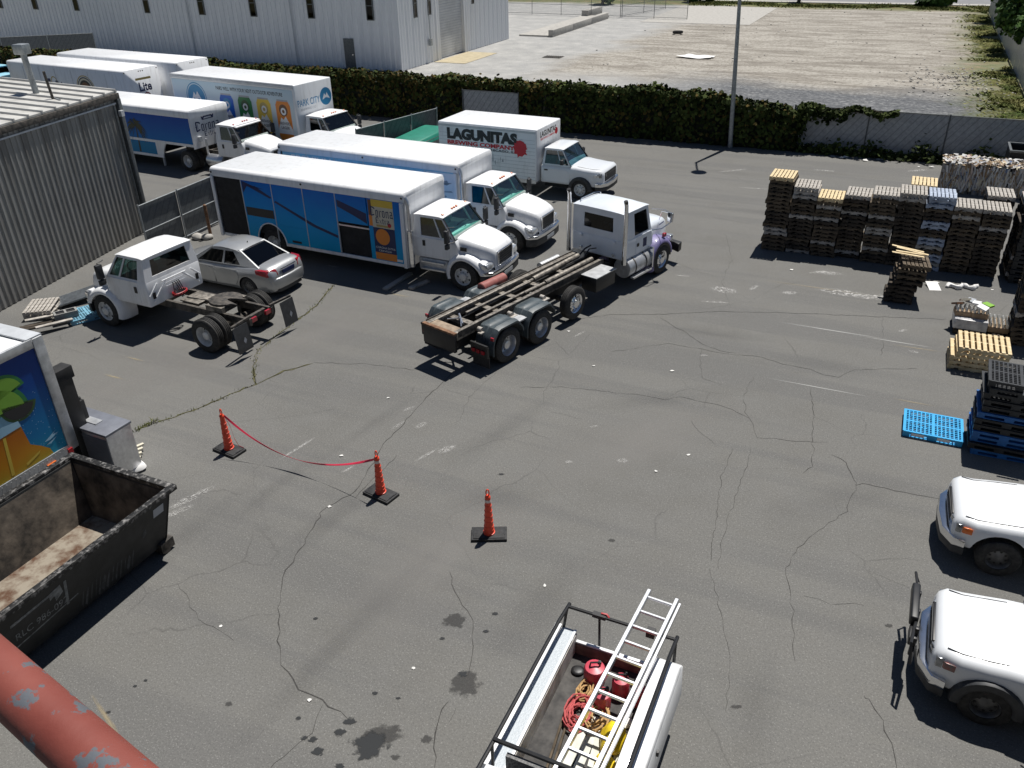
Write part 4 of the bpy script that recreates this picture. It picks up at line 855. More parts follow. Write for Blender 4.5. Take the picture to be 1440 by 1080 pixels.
def bev_body(t, x0, x1, w=1.23, h0=.50, h1=2.95, ax_=None, panels=((), ()), shade_fill='blackmat', white='white', topband=.30, posts=()):
    """side-loading beverage body; panels per side: (a0, a1, z0, z1, material) measured from the tail"""
    k = MB(); k.box(x0+.06, x1-.06, -w+.09, w-.09, h0+.30, h1-.12); k.box(x0+.06, ax_-.62, -w+.09, w-.09, h0+.08, h0+.30); k.box(ax_+.62, x1-.06, -w+.09, w-.09, h0+.08, h0+.30); body = k.build('cargo_body', shade_fill, t)  # black inner box paints the shade inside open bays
    k = MB(); rg = []
    prof = [(-w, h1-topband), (-w, h1-.11), (-w+.03, h1-.045), (-w+.1, h1-.008), (-w+.25, h1), (0, h1+.012), (w-.25, h1), (w-.1, h1-.008), (w-.03, h1-.045), (w, h1-.11), (w, h1-topband), (w-.06, h1-topband), (w-.06, h1-.2), (-w+.06, h1-.2), (-w+.06, h1-topband)]
    for x in (x0-.03, x0, x1, x1+.03): rg.append([(x, y*(1 if x0 <= x <= x1 else .985), z-(0 if x0 <= x <= x1 else .035 if z > h1-.2 else 0)) for y, z in prof])
    k.loft(rg); roof = k.build('roof', white, t, smooth=50)
    for xx in (x0-.02, x1-.02):
        k = MB(); k.box(xx, xx+.04, -w+.02, w-.02, h0, h1-topband+.2); e_ = k.build('end_wall', white, t)
    for s in (1, -1):
        for a in (x0, x1-.12):
            k = MB(); k.box(a, a+.12, s*w-.06, s*w, h0, h1-topband); k.build('corner_post', white, t, bev=.015)
        segs = ((x0+.12, ax_-.62), (ax_+.62, x1-.12))
        for a, b_ in segs:
            k = MB(); k.box(a, b_, s*(w-.04)-.03, s*(w-.04)+.035, h0, h0+.11); k.build('skirt', white, t, bev=.01)
        for (a0, a1, z0, z1, mm) in panels[0 if s < 0 else 1]:
            A, B = x0+a0+.02, x0+a1-.02; y0, y1 = sorted((s*(w-.05), s*(w-.015)))
            if A < ax_+.62 and B > ax_-.62 and z0 < 1.2:
                pts = [(A, z0), (A, z1), (B, z1), (B, z0)]; ar = [(ax_+.62*cos(R(q)), .52+.70*sin(R(q))) for q in range(0, 181, 15)]
                top = 1.24
                k = MB(); k.prism([(A, max(top, z0)), (A, z1), (B, z1), (B, max(top, z0))], 'xz', y0, y1); k.build('bay_panel', mm, t)
                for q0, q1 in ((A, B),):
                    lo, hi = max(q0, ax_-.62), min(q1, ax_+.62); k = MB(); pl_ = []
                    if q0 < ax_-.62: pl_ += [(q0, z0), (ax_-.62, z0)]
                    cur = [p_ for p_ in sorted(ar) if q0 < p_[0] < q1]
                    base_l = (lo, .52+.70*math.sqrt(max(0, 1-((lo-ax_)/.62)**2))); base_r = (hi, .52+.70*math.sqrt(max(0, 1-((hi-ax_)/.62)**2)))
                    pl_ += [base_l]+cur+[base_r]
                    if q1 > ax_+.62: pl_ += [(ax_+.62, z0), (q1, z0)]
                    pl_ += [(q1, top-.003), (q0, top-.003)]; k.prism(pl_, 'xz', y0, y1); k.build('bay_panel', mm, t)
            else: k = MB(); k.prism([(A, z0), (B, z0), (B, z1), (A, z1)], 'xz', y0, y1); k.build('bay_panel', mm, t)
        for a in posts:
            k = MB(); k.box(x0+a-.015, x0+a+.015, s*(w-.03)-.02, s*(w-.03)+.025, h0+.11, h1-topband-.002); k.build('bay_post', 'greywhite', t)
        k = MB(); k.tube([(ax_+.64*cos(R(q)), s*(w-.01), .52+.72*sin(R(q))) for q in range(0, 181, 12)], .025, 6); k.build('arch_trim', white, t)
        for a in (x0+.05, (x0+x1)/2, x1-.05):
            k = MB(); k.lathe([(0, .04), (.02, .03), (.025, 0)], (a, s*w, h1-.16), (0, s, 0), 8); k.build('marker_light', 'black', roof)
    duals(t, ax_, w-.34); axle(t, ax_)
    rails(t, x0+.3, -.4, .62, .78)
    return body, Fr((x0, -w, 0), (1, 0, 0), (0, 0, 1)), Fr((x0, w, 0), (-1, 0, 0), (0, 0, 1))
def box_body(t, x0, x1, w, h0, h1, white='white', rub=True, bevel=.05, slats=0):
    k = MB(); k.box(x0, x1, -w, w, h0, h1); body = k.build('cargo_box', white, t, bev=bevel, seg=3)
    for s in (1, -1):
        k = MB(); k.box(x0+.02, x1-.02, s*w-.02, s*w+.012, h0-.06, h0+.10); k.build('side_rail', 'alu', t)
        k = MB(); k.box(x0+.04, x1-.04, s*w-.03, s*w+.010, h1-.17, h1-.07); k.build('top_rail', 'greywhite' if rub else white, t, bev=.004, seg=1)
        for i in range(slats): k = MB(); zz = h0+.2+i*(h1-h0-.5)/slats; k.box(x0+.06, x1-.06, s*w-.01, s*w+.004, zz, zz+.012); k.build('side_bead', 'greywhite', t, smooth=0)
    return body, Fr((x0, -w-.002, 0), (1, 0, 0), (0, 0, 1)), Fr((x1+.002, -w, 0), (0, 1, 0), (0, 0, 1)), Fr((x0, w+.002, 0), (-1, 0, 0), (0, 0, 1))
def SD(s_, t_, hd=-27.5):
    d = V((cos(R(-27.5)), sin(R(-27.5)), 0)); n_ = V((-d.y, d.x, 0)); return d*s_ + n_*t_

# light pickup-type truck; origin under the front axle
def light_truck(t, w=.86, zc=1.06, zf=.92, nose=.80, cowl=-.50, cabl=1.45, zr=1.62, tail=-3.9, wk='pick', rk='pick', wb=-2.83, paint='whitegloss', bedtop=None, zs=.42, tint='glass_blue', gh='black', wheels=True, amb='amber', dualrear=False, flare=None, fullbody=True, grh=.19, grw=.5):
    k = MB(); rg = []
    zbed = bedtop or zc
    ST = [(tail, zbed-.03, w*.97), (tail+.06, zbed, w), (cowl-cabl-.02, zbed, w), (cowl-cabl, zc-.005, w), (cowl-.1, zc, w), (cowl+.25, zc-.01, w*.985), (0.1, zc-.04, w*.975), (nose*.55, zc-.07, w*.95), (nose*.82, zf+.03, w*.90), (nose*.95, zf-.03, w*.85), (nose, zf-.12, w*.80)] if fullbody else \
         [(cowl-cabl, zc-.005, w), (cowl-.1, zc, w), (cowl+.25, zc-.01, w*.985), (0.1, zc-.04, w*.975), (nose*.55, zc-.07, w*.95), (nose*.82, zf+.03, w*.90), (nose*.95, zf-.03, w*.85), (nose, zf-.12, w*.80)]
    for x, z, ww in ST:
        h = [(0, z), (ww*.45, z-.004), (ww*.78, z-.014), (ww*.89, z-.032), (ww*.955, z-.075), (ww*.99, z-.15), (ww, z-.28), (ww*.985, zs+.06), (ww*.94, zs)]
        rg.append([(x, -y, zz) for y, zz in reversed(h[1:])]+[(x, y, zz) for y, zz in h])
    k.loft(rg); r_ = TR[wk]
    cuts = [((0, sgn*(w+.3), r_+.02), (0, -sgn, 0), r_+.095, .62) for sgn in (1, -1)]
    if fullbody: cuts += [((wb, sgn*(w+.3), r_+.02), (0, -sgn, 0), r_+.085, .62) for sgn in (1, -1)]
    body = k.build('body', paint, t, smooth=42, cut=cuts)
    wt = w*.80; x1 = cowl+.02; x0 = cowl-cabl
    rf = greenhouse(t, x0+.02, x1, w*.955, zc-.03, x0+.10, cowl-.42, wt, zr-.05, ([0, .08, .66, .69, .94, 1], [0, .08, .9, 1], {(1, 1), (3, 1)}), ([0, .1, .9, 1], [0, .1, .88, 1], {(1, 1)}), ([0, .03, .97, 1], [0, .03, .96, 1], {(1, 1)}), paint, tint, roofz=.09, glside='glass_dark')
    seats(t, x0+.45, zc, dashx=cowl-.05, wd=w*.85)
    for s in (1, -1):
        # hood shut line and door
        k = MB(); k.prism([(x0+.1, zs+.08), (x0+.1, zc-.16), (cowl-.12, zc-.18), (cowl-.02, zc-.35), (cowl-.02, zs+.08)], 'xz', s*(w-.012), s*(w+.006)); d_ = k.build('door', paint, t, bev=.004, seg=1)
        k = MB(); k.box(x0+.15, x0+.3, s*(w+.004), s*(w+.03), zc-.25, zc-.2); k.build('handle', 'black', d_)
        k = MB(); k.tube([(nose*.80, s*w*.74, zf+.022), (nose*.55, s*w*.75, zc-.083), (nose*.3, s*w*.765, zc-.070), (.1, s*w*.775, zc-.054), (cowl+.25, s*w*.78, zc-.024)], .008, 5); k.build('hood_seam', 'black', t)
        k = MB(); k.hexa([(nose*.90, s*w*.51, zf-.29), (nose+.035, s*w*.51, zf-.29), (nose*.935, s*w*.885, zf-.27), (nose*.80, s*w*.90, zf-.27), (nose*.90, s*w*.51, zf-.12), (nose+.03, s*w*.51, zf-.12), (nose*.925, s*w*.88, zf-.10), (nose*.80, s*w*.89, zf-.10)]); k.build('headlight', 'lensgrey', t, bev=.01)
        k = MB(); k.hexa([(nose*.72, s*w*.86, zf-.26), (nose*.85, s*w*.86, zf-.26), (nose*.80, s*(w*.935), zf-.24), (nose*.62, s*(w*.962), zf-.24), (nose*.72, s*w*.86, zf-.13), (nose*.85, s*w*.87, zf-.13), (nose*.79, s*(w*.93), zf-.12), (nose*.62, s*(w*.958), zf-.12)]); k.build('turn_signal', amb, t, bev=.008)
        if flare: arch(t, 0, r_+.02, r_+.10, s*(w-.12), s*(w+.06), flare, 185, -5, bul=.02, name='flare')
        mirror(t, cowl-.3, s, zc+.18, out=.14, w0=w, h=.2)
        if not fullbody: continue
        k = MB(); k.box(tail-.015, tail+.05, s*w*.78-.08, s*w*.78+.08, .65, zbed-.1); k.build('tail_light', 'lamp_red', t, bev=.01)
    k = MB(); k.box(nose-.03, nose+.02, -w*grw, w*grw, zf-.11-grh, zf-.10); g_ = k.build('grille', gh, t, bev=.01)
    for i in range(4): k = MB(); k.box(nose+.015, nose+.032, -w*grw*.96, w*grw*.96, zf-.10-grh+i*grh*.24, zf-.082-grh+i*grh*.24); k.build('grille_bar', 'chrome' if gh != 'black' else 'plastic', g_)
    k = MB(); o_ = [(nose*.70, -w*1.0), (nose*.95, -w*.93), (nose+.13, -w*.6), (nose+.17, 0), (nose+.13, w*.6), (nose*.95, w*.93), (nose*.70, w*1.0), (nose*.70, w*.9), (nose*.9, w*.5), (nose*.9, -w*.5), (nose*.70, -w*.9)]
    k.prism(o_, 'xy', zs+.02, zs+.19); bb = k.build('bumper', 'chrome', t, bev=.025); k = MB(); k.prism([(x*.985, y*.98) for x, y in o_], 'xy', zs-.14, zs+.017); k.build('valance', 'plastic', bb, bev=.02)
    k = MB(); k.box(tail+.1 if fullbody else cowl-cabl, nose*.8, -w*.62, w*.62, .30, zs+.12); k.build('chassis', 'blackmat', t)
    if wheels:
        for s in (1, -1):
            wheel(t, 0, s*(w-.12), wk, rk)
            if not dualrear: wheel(t, wb, s*(w-.12), wk, rk)
        axle(t, 0, r_-.03, 1.3); axle(t, wb, r_, 1.3)
    return body
# ================================================================ VEHICLES
ink('i_black', (.02, .02, .022)); ink('i_navy', (.008, .02, .09)); ink('i_blue', (.012, .12, .50)); ink('i_white', (.75, .76, .77)); ink('i_red', (.55, .015, .03)); ink('i_orange', (.75, .24, .03)); ink('i_yellow', (.72, .5, .06)); ink('i_gold', (.45, .34, .12)); ink('i_grey', (.35, .37, .4)); ink('i_brown', (.16, .07, .03)); ink('i_green', (.02, .20, .05)); ink('i_lime', (.20, .42, .04)); ink('i_dkgreen', (.03, .09, .02)); ink('i_pblue', (.03, .22, .42)); ink('i_lblue', (.35, .58, .72)); ink('i_cream', (.6, .56, .45)); ink('i_palm', (.03, .035, .012)); ink('i_dkred', (.22, .02, .03))
grad_mat('vinylblue', [(0, (.001, .34, .62)), (.45, (.001, .28, .66)), (1, (.002, .13, .55))], .6, 2.7, .35)
grad_mat('vinylpalm', [(0, (.008, .20, .40)), (.28, (.004, .15, .46)), (1, (.002, .05, .34))], 1.0, 2.6, .2)
grad_mat('vinylsea', [(0, (.02, .30, .42)), (.3, (.008, .18, .40)), (.7, (.004, .06, .28)), (1, (.003, .03, .18))], 1.0, 3.3, .25)
grad_mat('vinylpark', [(0, (.60, .68, .72)), (.6, (.58, .66, .70)), (1, (.45, .60, .70))], .8, 3.7, .3)
def palm(F, a, b, h, m_, par, r_=.8, n_=13, seed=1, d=.004):
    rr = random.Random(seed); pl_ = [[(a-.06, b), (a+.06, b), (a+.045+.05, b+h), (a-.02+.05, b+h)]]
    cx, cy = a+.06, b+h
    for i in range(n_):
        th = pi*(-.25+1.5*i/(n_-1)); L_ = r_*rr.uniform(.75, 1.05); up, dn = [], []
        for j in range(9):
            u = j/8; x = cx+cos(th)*L_*u; y = cy+sin(th)*L_*u-.55*L_*u*u; wd = .055*r_*sin(pi*min(1, u*.9+.1))+.01; jag = (.55 if j % 2 else 1.2)
            up.append((x-sin(th)*wd*jag, y+abs(cos(th))*wd*jag)); dn.append((x+sin(th)*wd*jag, y-abs(cos(th))*wd*jag))
        pl_.append(up+dn[::-1])
    k = MB()
    for i, pts in enumerate(pl_): k.add([F.p(x, y, d+i*.0006) for x, y in pts], [tuple(range(len(pts)))])
    return k.build('palm_print', m_, par, smooth=0)

# ---- blue beverage truck
HD1 = R(-27.2); d1 = V((cos(HD1), sin(HD1), 0)); n1 = V((-d1.y, d1.x, 0)); OC = V((-.96, 24.95, 0))
t = thing('beverage_truck', 'white beverage delivery truck with a bright blue beer advert along its side', 'truck', OC, HD1, 'trucks parked in a row')
medium_cab(t)
X0, X1 = -9.9, -1.95; BW = (X1-X0)/6
pn = [(.14, BW, .62, 2.62, 'blackmat')] + [(BW*i, BW*(i+1), .62, 2.64, 'vinylblue') for i in (1, 2, 3)] + [(BW*4, BW*4.93, 1.72, 2.64, 'vinylblue'), (BW*4.93, BW*6-.14, .62, 2.64, 'vinylblue')]  # tail bay stands open; its black panel paints the shade inside
pn2 = [(BW*i+(.14 if i == 0 else 0), BW*(i+1)-(.14 if i == 5 else 0), .62, 2.64, 'vinylblue') for i in range(6)]
body, F, F2 = bev_body(t, X0, X1, ax_=X0+2.35, panels=(pn, pn2), posts=[BW*i for i in (1, 2, 3, 4)])
k = MB(); k.box(X0+BW*4+.02, X0+BW*4.93, -1.2, -1.16, 1.58, 1.63); k.build('shelf_edge', 'alu', t)
D_ = .017
F.polys('dark_print', [[(BW*1.35+.9, 2.03), (BW*1.35+.98, 2.08), (BW*3.3, 1.45), (BW*4-.05, 1.22), (BW*4-.05, 1.12), (BW*3.2, 1.38)], [(BW*4+.05, 2.45), (BW*4.9, 2.12), (BW*4.9, 1.78), (BW*4.5, 2.0), (BW*4.05, 2.22)], [(BW+.05, 2.62), (BW+.05, 2.2), (BW+.25, 2.45), (BW*2-.3, 2.42), (BW+.5, 2.5)], [(BW+.3, 2.45), (BW*2-.1, 2.12), (BW*2-.05, 2.18), (BW+.6, 2.5)]], 'i_navy', t, D_-.03)
F.rect('locker_print', BW*1.0+.06, BW*2-.05, 1.42, 1.72, 'i_black', t, D_-.028); F.rect('vent_print', BW*2.45, BW*2.75, .68, .76, 'i_black', t, D_-.028)
b0 = BW*4.95; b1 = b0+.98
F.rect('beer_print', b0+.03, b0+.3, 1.9, 2.6, 'i_brown', t, D_-.030); F.rect('beer_print', b0+.03, b0+.22, 1.75, 2.1, 'i_orange', t, D_-.0285)
for z0, z1, mm in ((2.4, 2.63, 'i_yellow'), (1.72, 2.4, 'i_cream'), (1.12, 1.72, 'i_navy'), (.88, 1.12, 'i_navy'), (.64, .88, 'i_orange')): F.rect('bottle_print', b0+.16, b1, z0, z1, mm, t, D_-.026)
F.disc('orange_print', b0+.5, 1.42, .27, 'i_orange', t, D_-.0235); F.rect('gold_print', b0+.3, b1-.15, 1.75, 1.82, 'i_gold', t, D_-.0235); F.disc('crest_print', b1-.18, 1.84, .07, 'i_red', t, D_-.023)
blackletter(F, 'Corona', b0+.10, 2.08, .88, .32, 'i_navy', t, D_-.022); blackletter(F, 'Extra', b0+.28, 1.86, .55, .2, 'i_navy', t, D_-.022)
F.text('lettering', 'CORONA EXTRA', b0+.2, 1.02, .75, .07, 'i_white', t, D_-.022); F.text('lettering', 'CERVEZA', b0+.3, .92, .5, .06, 'i_white', t, D_-.022)
F.rect('logo_plate', BW*6-.42, BW*6-.2, .66, .74, 'i_white', t, D_-.026)
k = MB(); k.box(-9.95, -9.93, -1.05, 1.05, .7, 2.5); k.build('rear_door', 'aludull', t)

# ---- second beverage truck
O2 = OC + n1*3.55 - d1*.12
t = thing('beverage_truck', 'white beverage truck with a pale blue side parked beyond the bright blue one', 'truck', O2, HD1-R(.8), 'trucks parked in a row')
medium_cab(t, dz=.02)
pn = [(BW*i+(.14 if i == 0 else 0), BW*(i+1)-(.14 if i == 5 else 0), .62, 2.64, 'skyblue') for i in range(6)]
body, F, F2 = bev_body(t, X0, X1, ax_=X0+2.35, panels=(pn, pn), posts=[BW*i for i in (1, 2, 3, 4, 5)])
F.text('lettering', 'PREMIUM', .6, 2.28, 1.9, .3, 'i_white', t, -.011, .02); F.text('lettering', 'LIGHT LAGER', 3.2, 2.4, 1.6, .16, 'i_grey', t, -.011)
F.rect('side_print', BW*5.05, BW*5.9, .7, 2.6, 'i_white', t, -.012)
rr = random.Random(4); F.polys('sketch_print', [[(x, y), (x+rr.uniform(.1, .4), y+rr.uniform(-.05, .06)), (x+rr.uniform(.1, .35), y+rr.uniform(.03, .1)), (x+.02, y+.05)] for x, y in [(rr.uniform(BW*5.08, BW*5.62), rr.uniform(1.2, 2.45)) for i in range(34)]], 'i_grey', t, -.009)

# ---- white box truck with black lettering
t = thing('box_truck', 'white box truck with heavy black and red brewery lettering', 'truck', SD(-12.75, 31.9), R(-27.3), 'trucks parked in a row')
light_truck(t, w=1.0, zc=1.32, zf=1.22, nose=.95, cowl=-.45, cabl=1.3, zr=1.98, wk='ford', rk='ford', wb=-4.3, zs=.55, tint='glass_blue', gh='black', dualrear=True, flare='plastic', fullbody=False, grh=.34, grw=.62, amb='lens')
duals(t, -4.35, .84, 'ford', 'ford', .27)
body, F, FF, F2 = box_body(t, -6.55, -1.86, 1.22, .56, 2.72, 'white', slats=11)
F.text('lettering', 'LAGUNITAS', .45, 2.02, 3.37, .48, 'i_black', t, .014, .07); F.text('lettering', 'BREWING COMPANY', .45, 1.80, 3.25, .18, 'i_red', t, .014, .04); F.text('lettering', 'PETALUMA, CALIF & CHICAGO, IL', .47, 1.66, 3.2, .11, 'i_black', t, .014, .02)
rr = random.Random(2); spl = []
for i in range(40): a = 2*pi*i/40; q = .30*(1+.06*rr.gauss(0, 1)+(.28 if i % 4 == 0 and sin(a) < -.3 else 0)); spl.append((3.95+q*cos(a), 1.92+q*1.1*sin(a)))
F.poly('splat_print', spl, 'i_red', t, .017)
F.polys('sketch_print', [[(2.1+.12*i+rr.uniform(-.05, .05), 1.02+rr.uniform(0, .5)), (2.2+.12*i, .98+rr.uniform(0, .45)), (2.18+.12*i, 1.15+rr.uniform(0, .5))] for i in range(9)], 'i_grey', t, .012)
FF.text('lettering', 'LAGUNITAS', .35, 2.32, 1.6, .24, 'i_black', t, .006, .03); FF.text('lettering', 'BREWING COMPANY', .4, 2.2, 1.5, .09, 'i_red', t, .006, .015); FF.disc('splat_print', 1.98, 2.3, .14, 'i_red', t, .007)
k = MB(); k.tube([(-1.75, -.2, .45), (.2, -.2, .45)], .12, 8); k.build('driveshaft', 'steeldark', t)

# ---- tall box truck with the can adverts
HP = R(-31); OPk = SD(-26.75, 30.35); dp = V((cos(HP), sin(HP), 0)); npk = V((-dp.y, dp.x, 0))
t = thing('box_truck', 'tall white box truck with four coloured drink cans pictured on its side', 'truck', OPk + npk*1.27 + dp*1.95, HP, 'trucks parked in the back row')
medium_cab(t, stack=0, tint='glass_dark', dz=.12)
body, F, FF, F2 = box_body(t, -10.35, -1.95, 1.27, .95, 3.75, 'white')
rails(t, -10, -.4, .62, .9); duals(t, -7.9, .93); axle(t, -7.9)
F.rect('side_print', .12, 8.28, 1.08, 3.52, 'vinylpark', t, .013)
F.disc('emblem_print', 1.75, 2.72, .62, 'i_pblue', t, .016); F.disc('emblem_ring', 1.75, 2.72, .72, 'i_pblue', t, .016, r0=.67); F.polys('emblem_mountain', [[(1.38, 2.55), (1.6, 2.98), (1.72, 2.82), (1.85, 3.02), (2.15, 2.55), (1.9, 2.7), (1.76, 2.58), (1.58, 2.7)]], 'i_white', t, .019); F.rect('emblem_band', 1.25, 2.25, 2.36, 2.46, 'i_white', t, .019)
F.text('lettering', 'PAIRS WELL WITH YOUR NEXT OUTDOOR ADVENTURE', 3.25, 3.2, 4.4, .17, 'i_black', t, .017, .012)
for i, (mm, m2) in enumerate((('i_blue', 'i_pblue'), ('i_green', 'i_dkgreen'), ('i_yellow', 'i_gold'), ('i_orange', 'i_brown'))):
    a = 3.85 + i*1.24; z1 = 3.0; z0 = 1.2; wd = .46
    F.poly('can_print', [(a-wd*.75, z1), (a+wd*.75, z1), (a+wd, z1-.2), (a+wd, z0+.15), (a+wd*.8, z0), (a-wd*.8, z0), (a-wd, z0+.15), (a-wd, z1-.2)], mm, t, .017); F.rect('can_lid', a-wd*.74, a+wd*.74, z1-.02, z1+.06, 'i_grey', t, .018)
    F.poly('can_mountain', [(a-wd, z0+.5), (a-.2, z0+1.05), (a-.06, z0+.95), (a+.1, z0+1.12), (a+wd, z0+.5), (a+wd, z0+.3), (a-wd, z0+.3)], 'i_white', t, .020); F.disc('can_badge', a, z1-.42, .27, m2, t, .020); F.disc('can_badge', a, z1-.47, .17, 'i_white', t, .0225, r0=.08)
    F.text('lettering', 'BREWERS', a-.34, z0+.72, .68, .13, 'i_black', t, .0235, .01); F.text('lettering', 'LAGER', a-.26, z0+.52, .52, .13, 'i_black', t, .0235, .01)
FF.text('lettering', 'PARK CITY', .12, 2.75, 1.5, .3, 'i_pblue', t, .006, .005); FF.text('lettering', 'BREWING CO', .3, 2.55, 1.0, .1, 'i_grey', t, .006); FF.disc('emblem_print', 2.05, 2.95, .40, 'i_pblue', t, .006); FF.polys('emblem_mountain', [[(1.8, 2.82), (1.95, 3.1), (2.05, 2.98), (2.13, 3.12), (2.32, 2.82), (2.05, 2.9)]], 'i_white', t, .009)
k = MB(); k.tube([(-10.3, -1.28, 3.74), (-1.98, -1.28, 3.74)], .02, 6); k.build('roof_trim', 'greywhite', t)

# ---- trailer with the palm print and its tractor
HT = R(-28.3); dT = V((cos(HT), sin(HT), 0)); nT = V((-dT.y, dT.x, 0)); C0 = SD(-30.75, 27.55)
t = thing('palm_trailer', 'white beverage trailer with a palm tree on a deep blue side', 'trailer', C0 + nT*1.22, HT)
TL = -9.6
k = MB(); k.box(TL, -.02, -1.14, 1.14, 1.2, 2.7); k.build('cargo_body', 'white', t)
k = MB(); rg = []
for x in (TL-.03, TL, 0, .03): e = 0 if TL <= x <= 0 else 1; rg.append([(x, y*(1-.01*e), z-.03*e) for y, z in [(-1.22, 2.5), (-1.22, 2.75), (-1.18, 2.82), (-1.05, 2.86), (1.05, 2.86), (1.18, 2.82), (1.22, 2.75), (1.22, 2.5)]])
k.loft(rg); k.build('roof', 'white', t, smooth=50)
k = MB(); k.box(-.04, .0, -1.2, 1.2, 1.1, 2.7); k.build('front_wall', 'white', t)
for s in (1, -1):
    y0, y1 = sorted((s*1.14, s*1.2)); k = MB(); k.box(TL, -.05, y0, y1, 1.32, 2.5); k.build('upper_side', 'vinylpalm', t)
    k = MB(); k.box(TL, -.02, s*1.15, s*1.215, 1.2, 1.318); k.build('side_rail', 'white', t)
    k = MB(); k.box(TL, -2.6, y0, y1, .62, 1.198); k.build('lower_side', 'vinylpalm', t); k = MB(); k.box(TL, -2.2, s*1.15, s*1.215, .5, .618); k.build('skirt', 'white', t)
    k = MB(); k.prism([(-2.598, .62), (-2.598, 1.198), (-1.9, 1.198), (-2.1, .9), (-2.2, .62)], 'xz', y0, y1); k.build('skirt_end', 'white', t)
k = MB(); k.box(TL+.1, -2.7, -1.1, 1.1, .6, 1.2); k.build('lower_body', 'blackmat', t)
duals(t, -8.3, .88); axle(t, -8.3)
F = Fr((TL, -1.2, 0), (1, 0, 0), (0, 0, 1)); FF = Fr((0, -1.2, 0), (0, 1, 0), (0, 0, 1))
palm(F, 9.6-3.75, .65, 1.25, 'i_palm', t, .75, 21, 3)
blackletter(FF, 'Corona', .28, 1.82, 1.5, .46, 'i_navy', t, .006); blackletter(FF, 'Extra', .75, 1.55, .75, .24, 'i_navy', t, .006)
FF.polys('crown_print', [[(.75, 2.3), (.7, 2.5), (.82, 2.42), (.92, 2.58), (1.0, 2.45), (1.1, 2.62), (1.2, 2.45), (1.3, 2.58), (1.38, 2.42), (1.5, 2.5), (1.45, 2.3)]], 'i_navy', t, .006); FF.polys('crown_detail', [[(.85, 2.34), (1.35, 2.34), (1.3, 2.4), (.9, 2.4)]], 'i_white', t, .008)
k = MB(); k.box(0, .1, -.9, -.72, 1.4, 1.62); k.box(0, .08, .2, .36, 1.5, 1.66); k.build('connector_box', 'greywhite', t)
k = MB(); k.tube([(-2.6, -.9, .02), (-2.6, -.9, 1.2)], .06, 8); k.tube([(-2.6, .9, .02), (-2.6, .9, 1.2)], .06, 8); k.build('landing_gear', 'greywhite', t)
t = thing('road_tractor', 'white tractor with a visored windshield coupled to the palm trailer', 'tractor', C0 + nT*1.22 + dT*3.1, HT)
medium_cab(t, stack=0, tint='glass_dark', lamps='red', paint='white', fender='white', hoodlen=1.08, dz=.06, tank=False); duals(t, -3.75, .9); axle(t, -3.75); rails(t, -4.5, -.4, .75, .95)
k = MB(); k.hexa([(-.86, -.84, 2.24), (-.66, -.8, 2.20), (-.66, .8, 2.20), (-.86, .84, 2.24), (-.86, -.84, 2.28), (-.64, -.8, 2.24), (-.64, .8, 2.24), (-.86, .84, 2.28)]); k.build('sun_visor', 'white', t)
k = MB(); k.lathe([(0, .06), (.85, .06)], (-2.6, -.9, .75), (0, 0, 1), 10); k.lathe([(0, .28), (1.0, .28)], (-2.6, -.85, .62), (1, 0, 0), 16); k.build('fuel_tank', 'alu', t, bev=.03); k = MB(); k.cyl((-3.6, 0, .96), (0, 0, 1), .42, .1, 20); k.build('fifth_wheel', 'steeldark', t)

# ---- trailers far left
def van_trailer(t, L_, w, h0, h1, white='white'):
    k = MB(); rg = []
    for x in (-L_-.03, -L_, 0, .03): e = 0 if -L_ <= x <= 0 else 1; rg.append([(x, y*(1-.01*e), z-.03*e) for y, z in [(-w, h0), (-w, h1-.1), (-w+.04, h1-.03), (-w+.14, h1), (w-.14, h1), (w-.04, h1-.03), (w, h1-.1), (w, h0)]])
    k.loft(rg); k.build('cargo_body', white, t, smooth=50)
    for s in (1, -1):
        k = MB(); k.box(-L_+.05, -.05, s*w-.02, s*w+.014, h0-.08, h0+.1); k.build('side_rail', 'greywhite', t)
        for i in range(1, 7): k = MB(); x = -L_*i/7; k.box(x-.012, x+.012, s*w-.01, s*w+.008, h0+.12, h1-.22); k.build('bay_seam', 'greywhite', t)
        k = MB(); k.tube([(-2.2, s*.8, .02), (-2.2, s*.8, h0)], .06, 8); k.build('landing_leg', 'steeldark', t)
    k = MB()
    for y in (-w+.12, -.14, 0, .14, w-.12): k.lathe([(0, .04), (.03, .03)], (.02, y, h1-.16 if abs(y) < .5 else h1-.14), (1, 0, 0), 8)
    k.build('marker_light', 'black', t); duals(t, -L_+1.4, w-.33); axle(t, -L_+1.4); rails(t, -L_+.5, -.6, h0-.3, h0-.05)
    return Fr((-L_, -w-.001, 0), (1, 0, 0), (0, 0, 1)), Fr((.031, -w, 0), (0, 1, 0), (0, 0, 1))
HL = R(-29.5); cl_ = G(170, 100, 3.25); nL = V((-sin(HL), cos(HL), 0))
t = thing('beer_trailer', 'white trailer with a round emblem on its side and black lettering on its nose', 'trailer', V((cl_.x, cl_.y, 0)) + nL*1.22, HL)
F, FF = van_trailer(t, 10.4, 1.22, 1.0, 3.25)
FF.text('lettering', 'Lite', .9, 2.0, .85, .5, 'i_navy', t, .006, .03); FF.rect('banner_print', .75, 1.8, 2.62, 2.74, 'i_gold', t, .006); FF.disc('emblem_print', 1.35, 1.72, .22, 'i_dkred', t, .006); FF.disc('emblem_ring', 1.35, 1.72, .16, 'i_white', t, .0085, r0=.12)
F.disc('emblem_print', 7.0, 2.0, .72, 'i_black', t, .004); F.disc('emblem_ring', 7.0, 2.0, .82, 'i_gold', t, .004, r0=.76); F.disc('emblem_ring', 7.0, 2.0, .66, 'i_cream', t, .007, r0=.56); F.disc('emblem_core', 7.0, 2.0, .44, 'i_brown', t, .007)
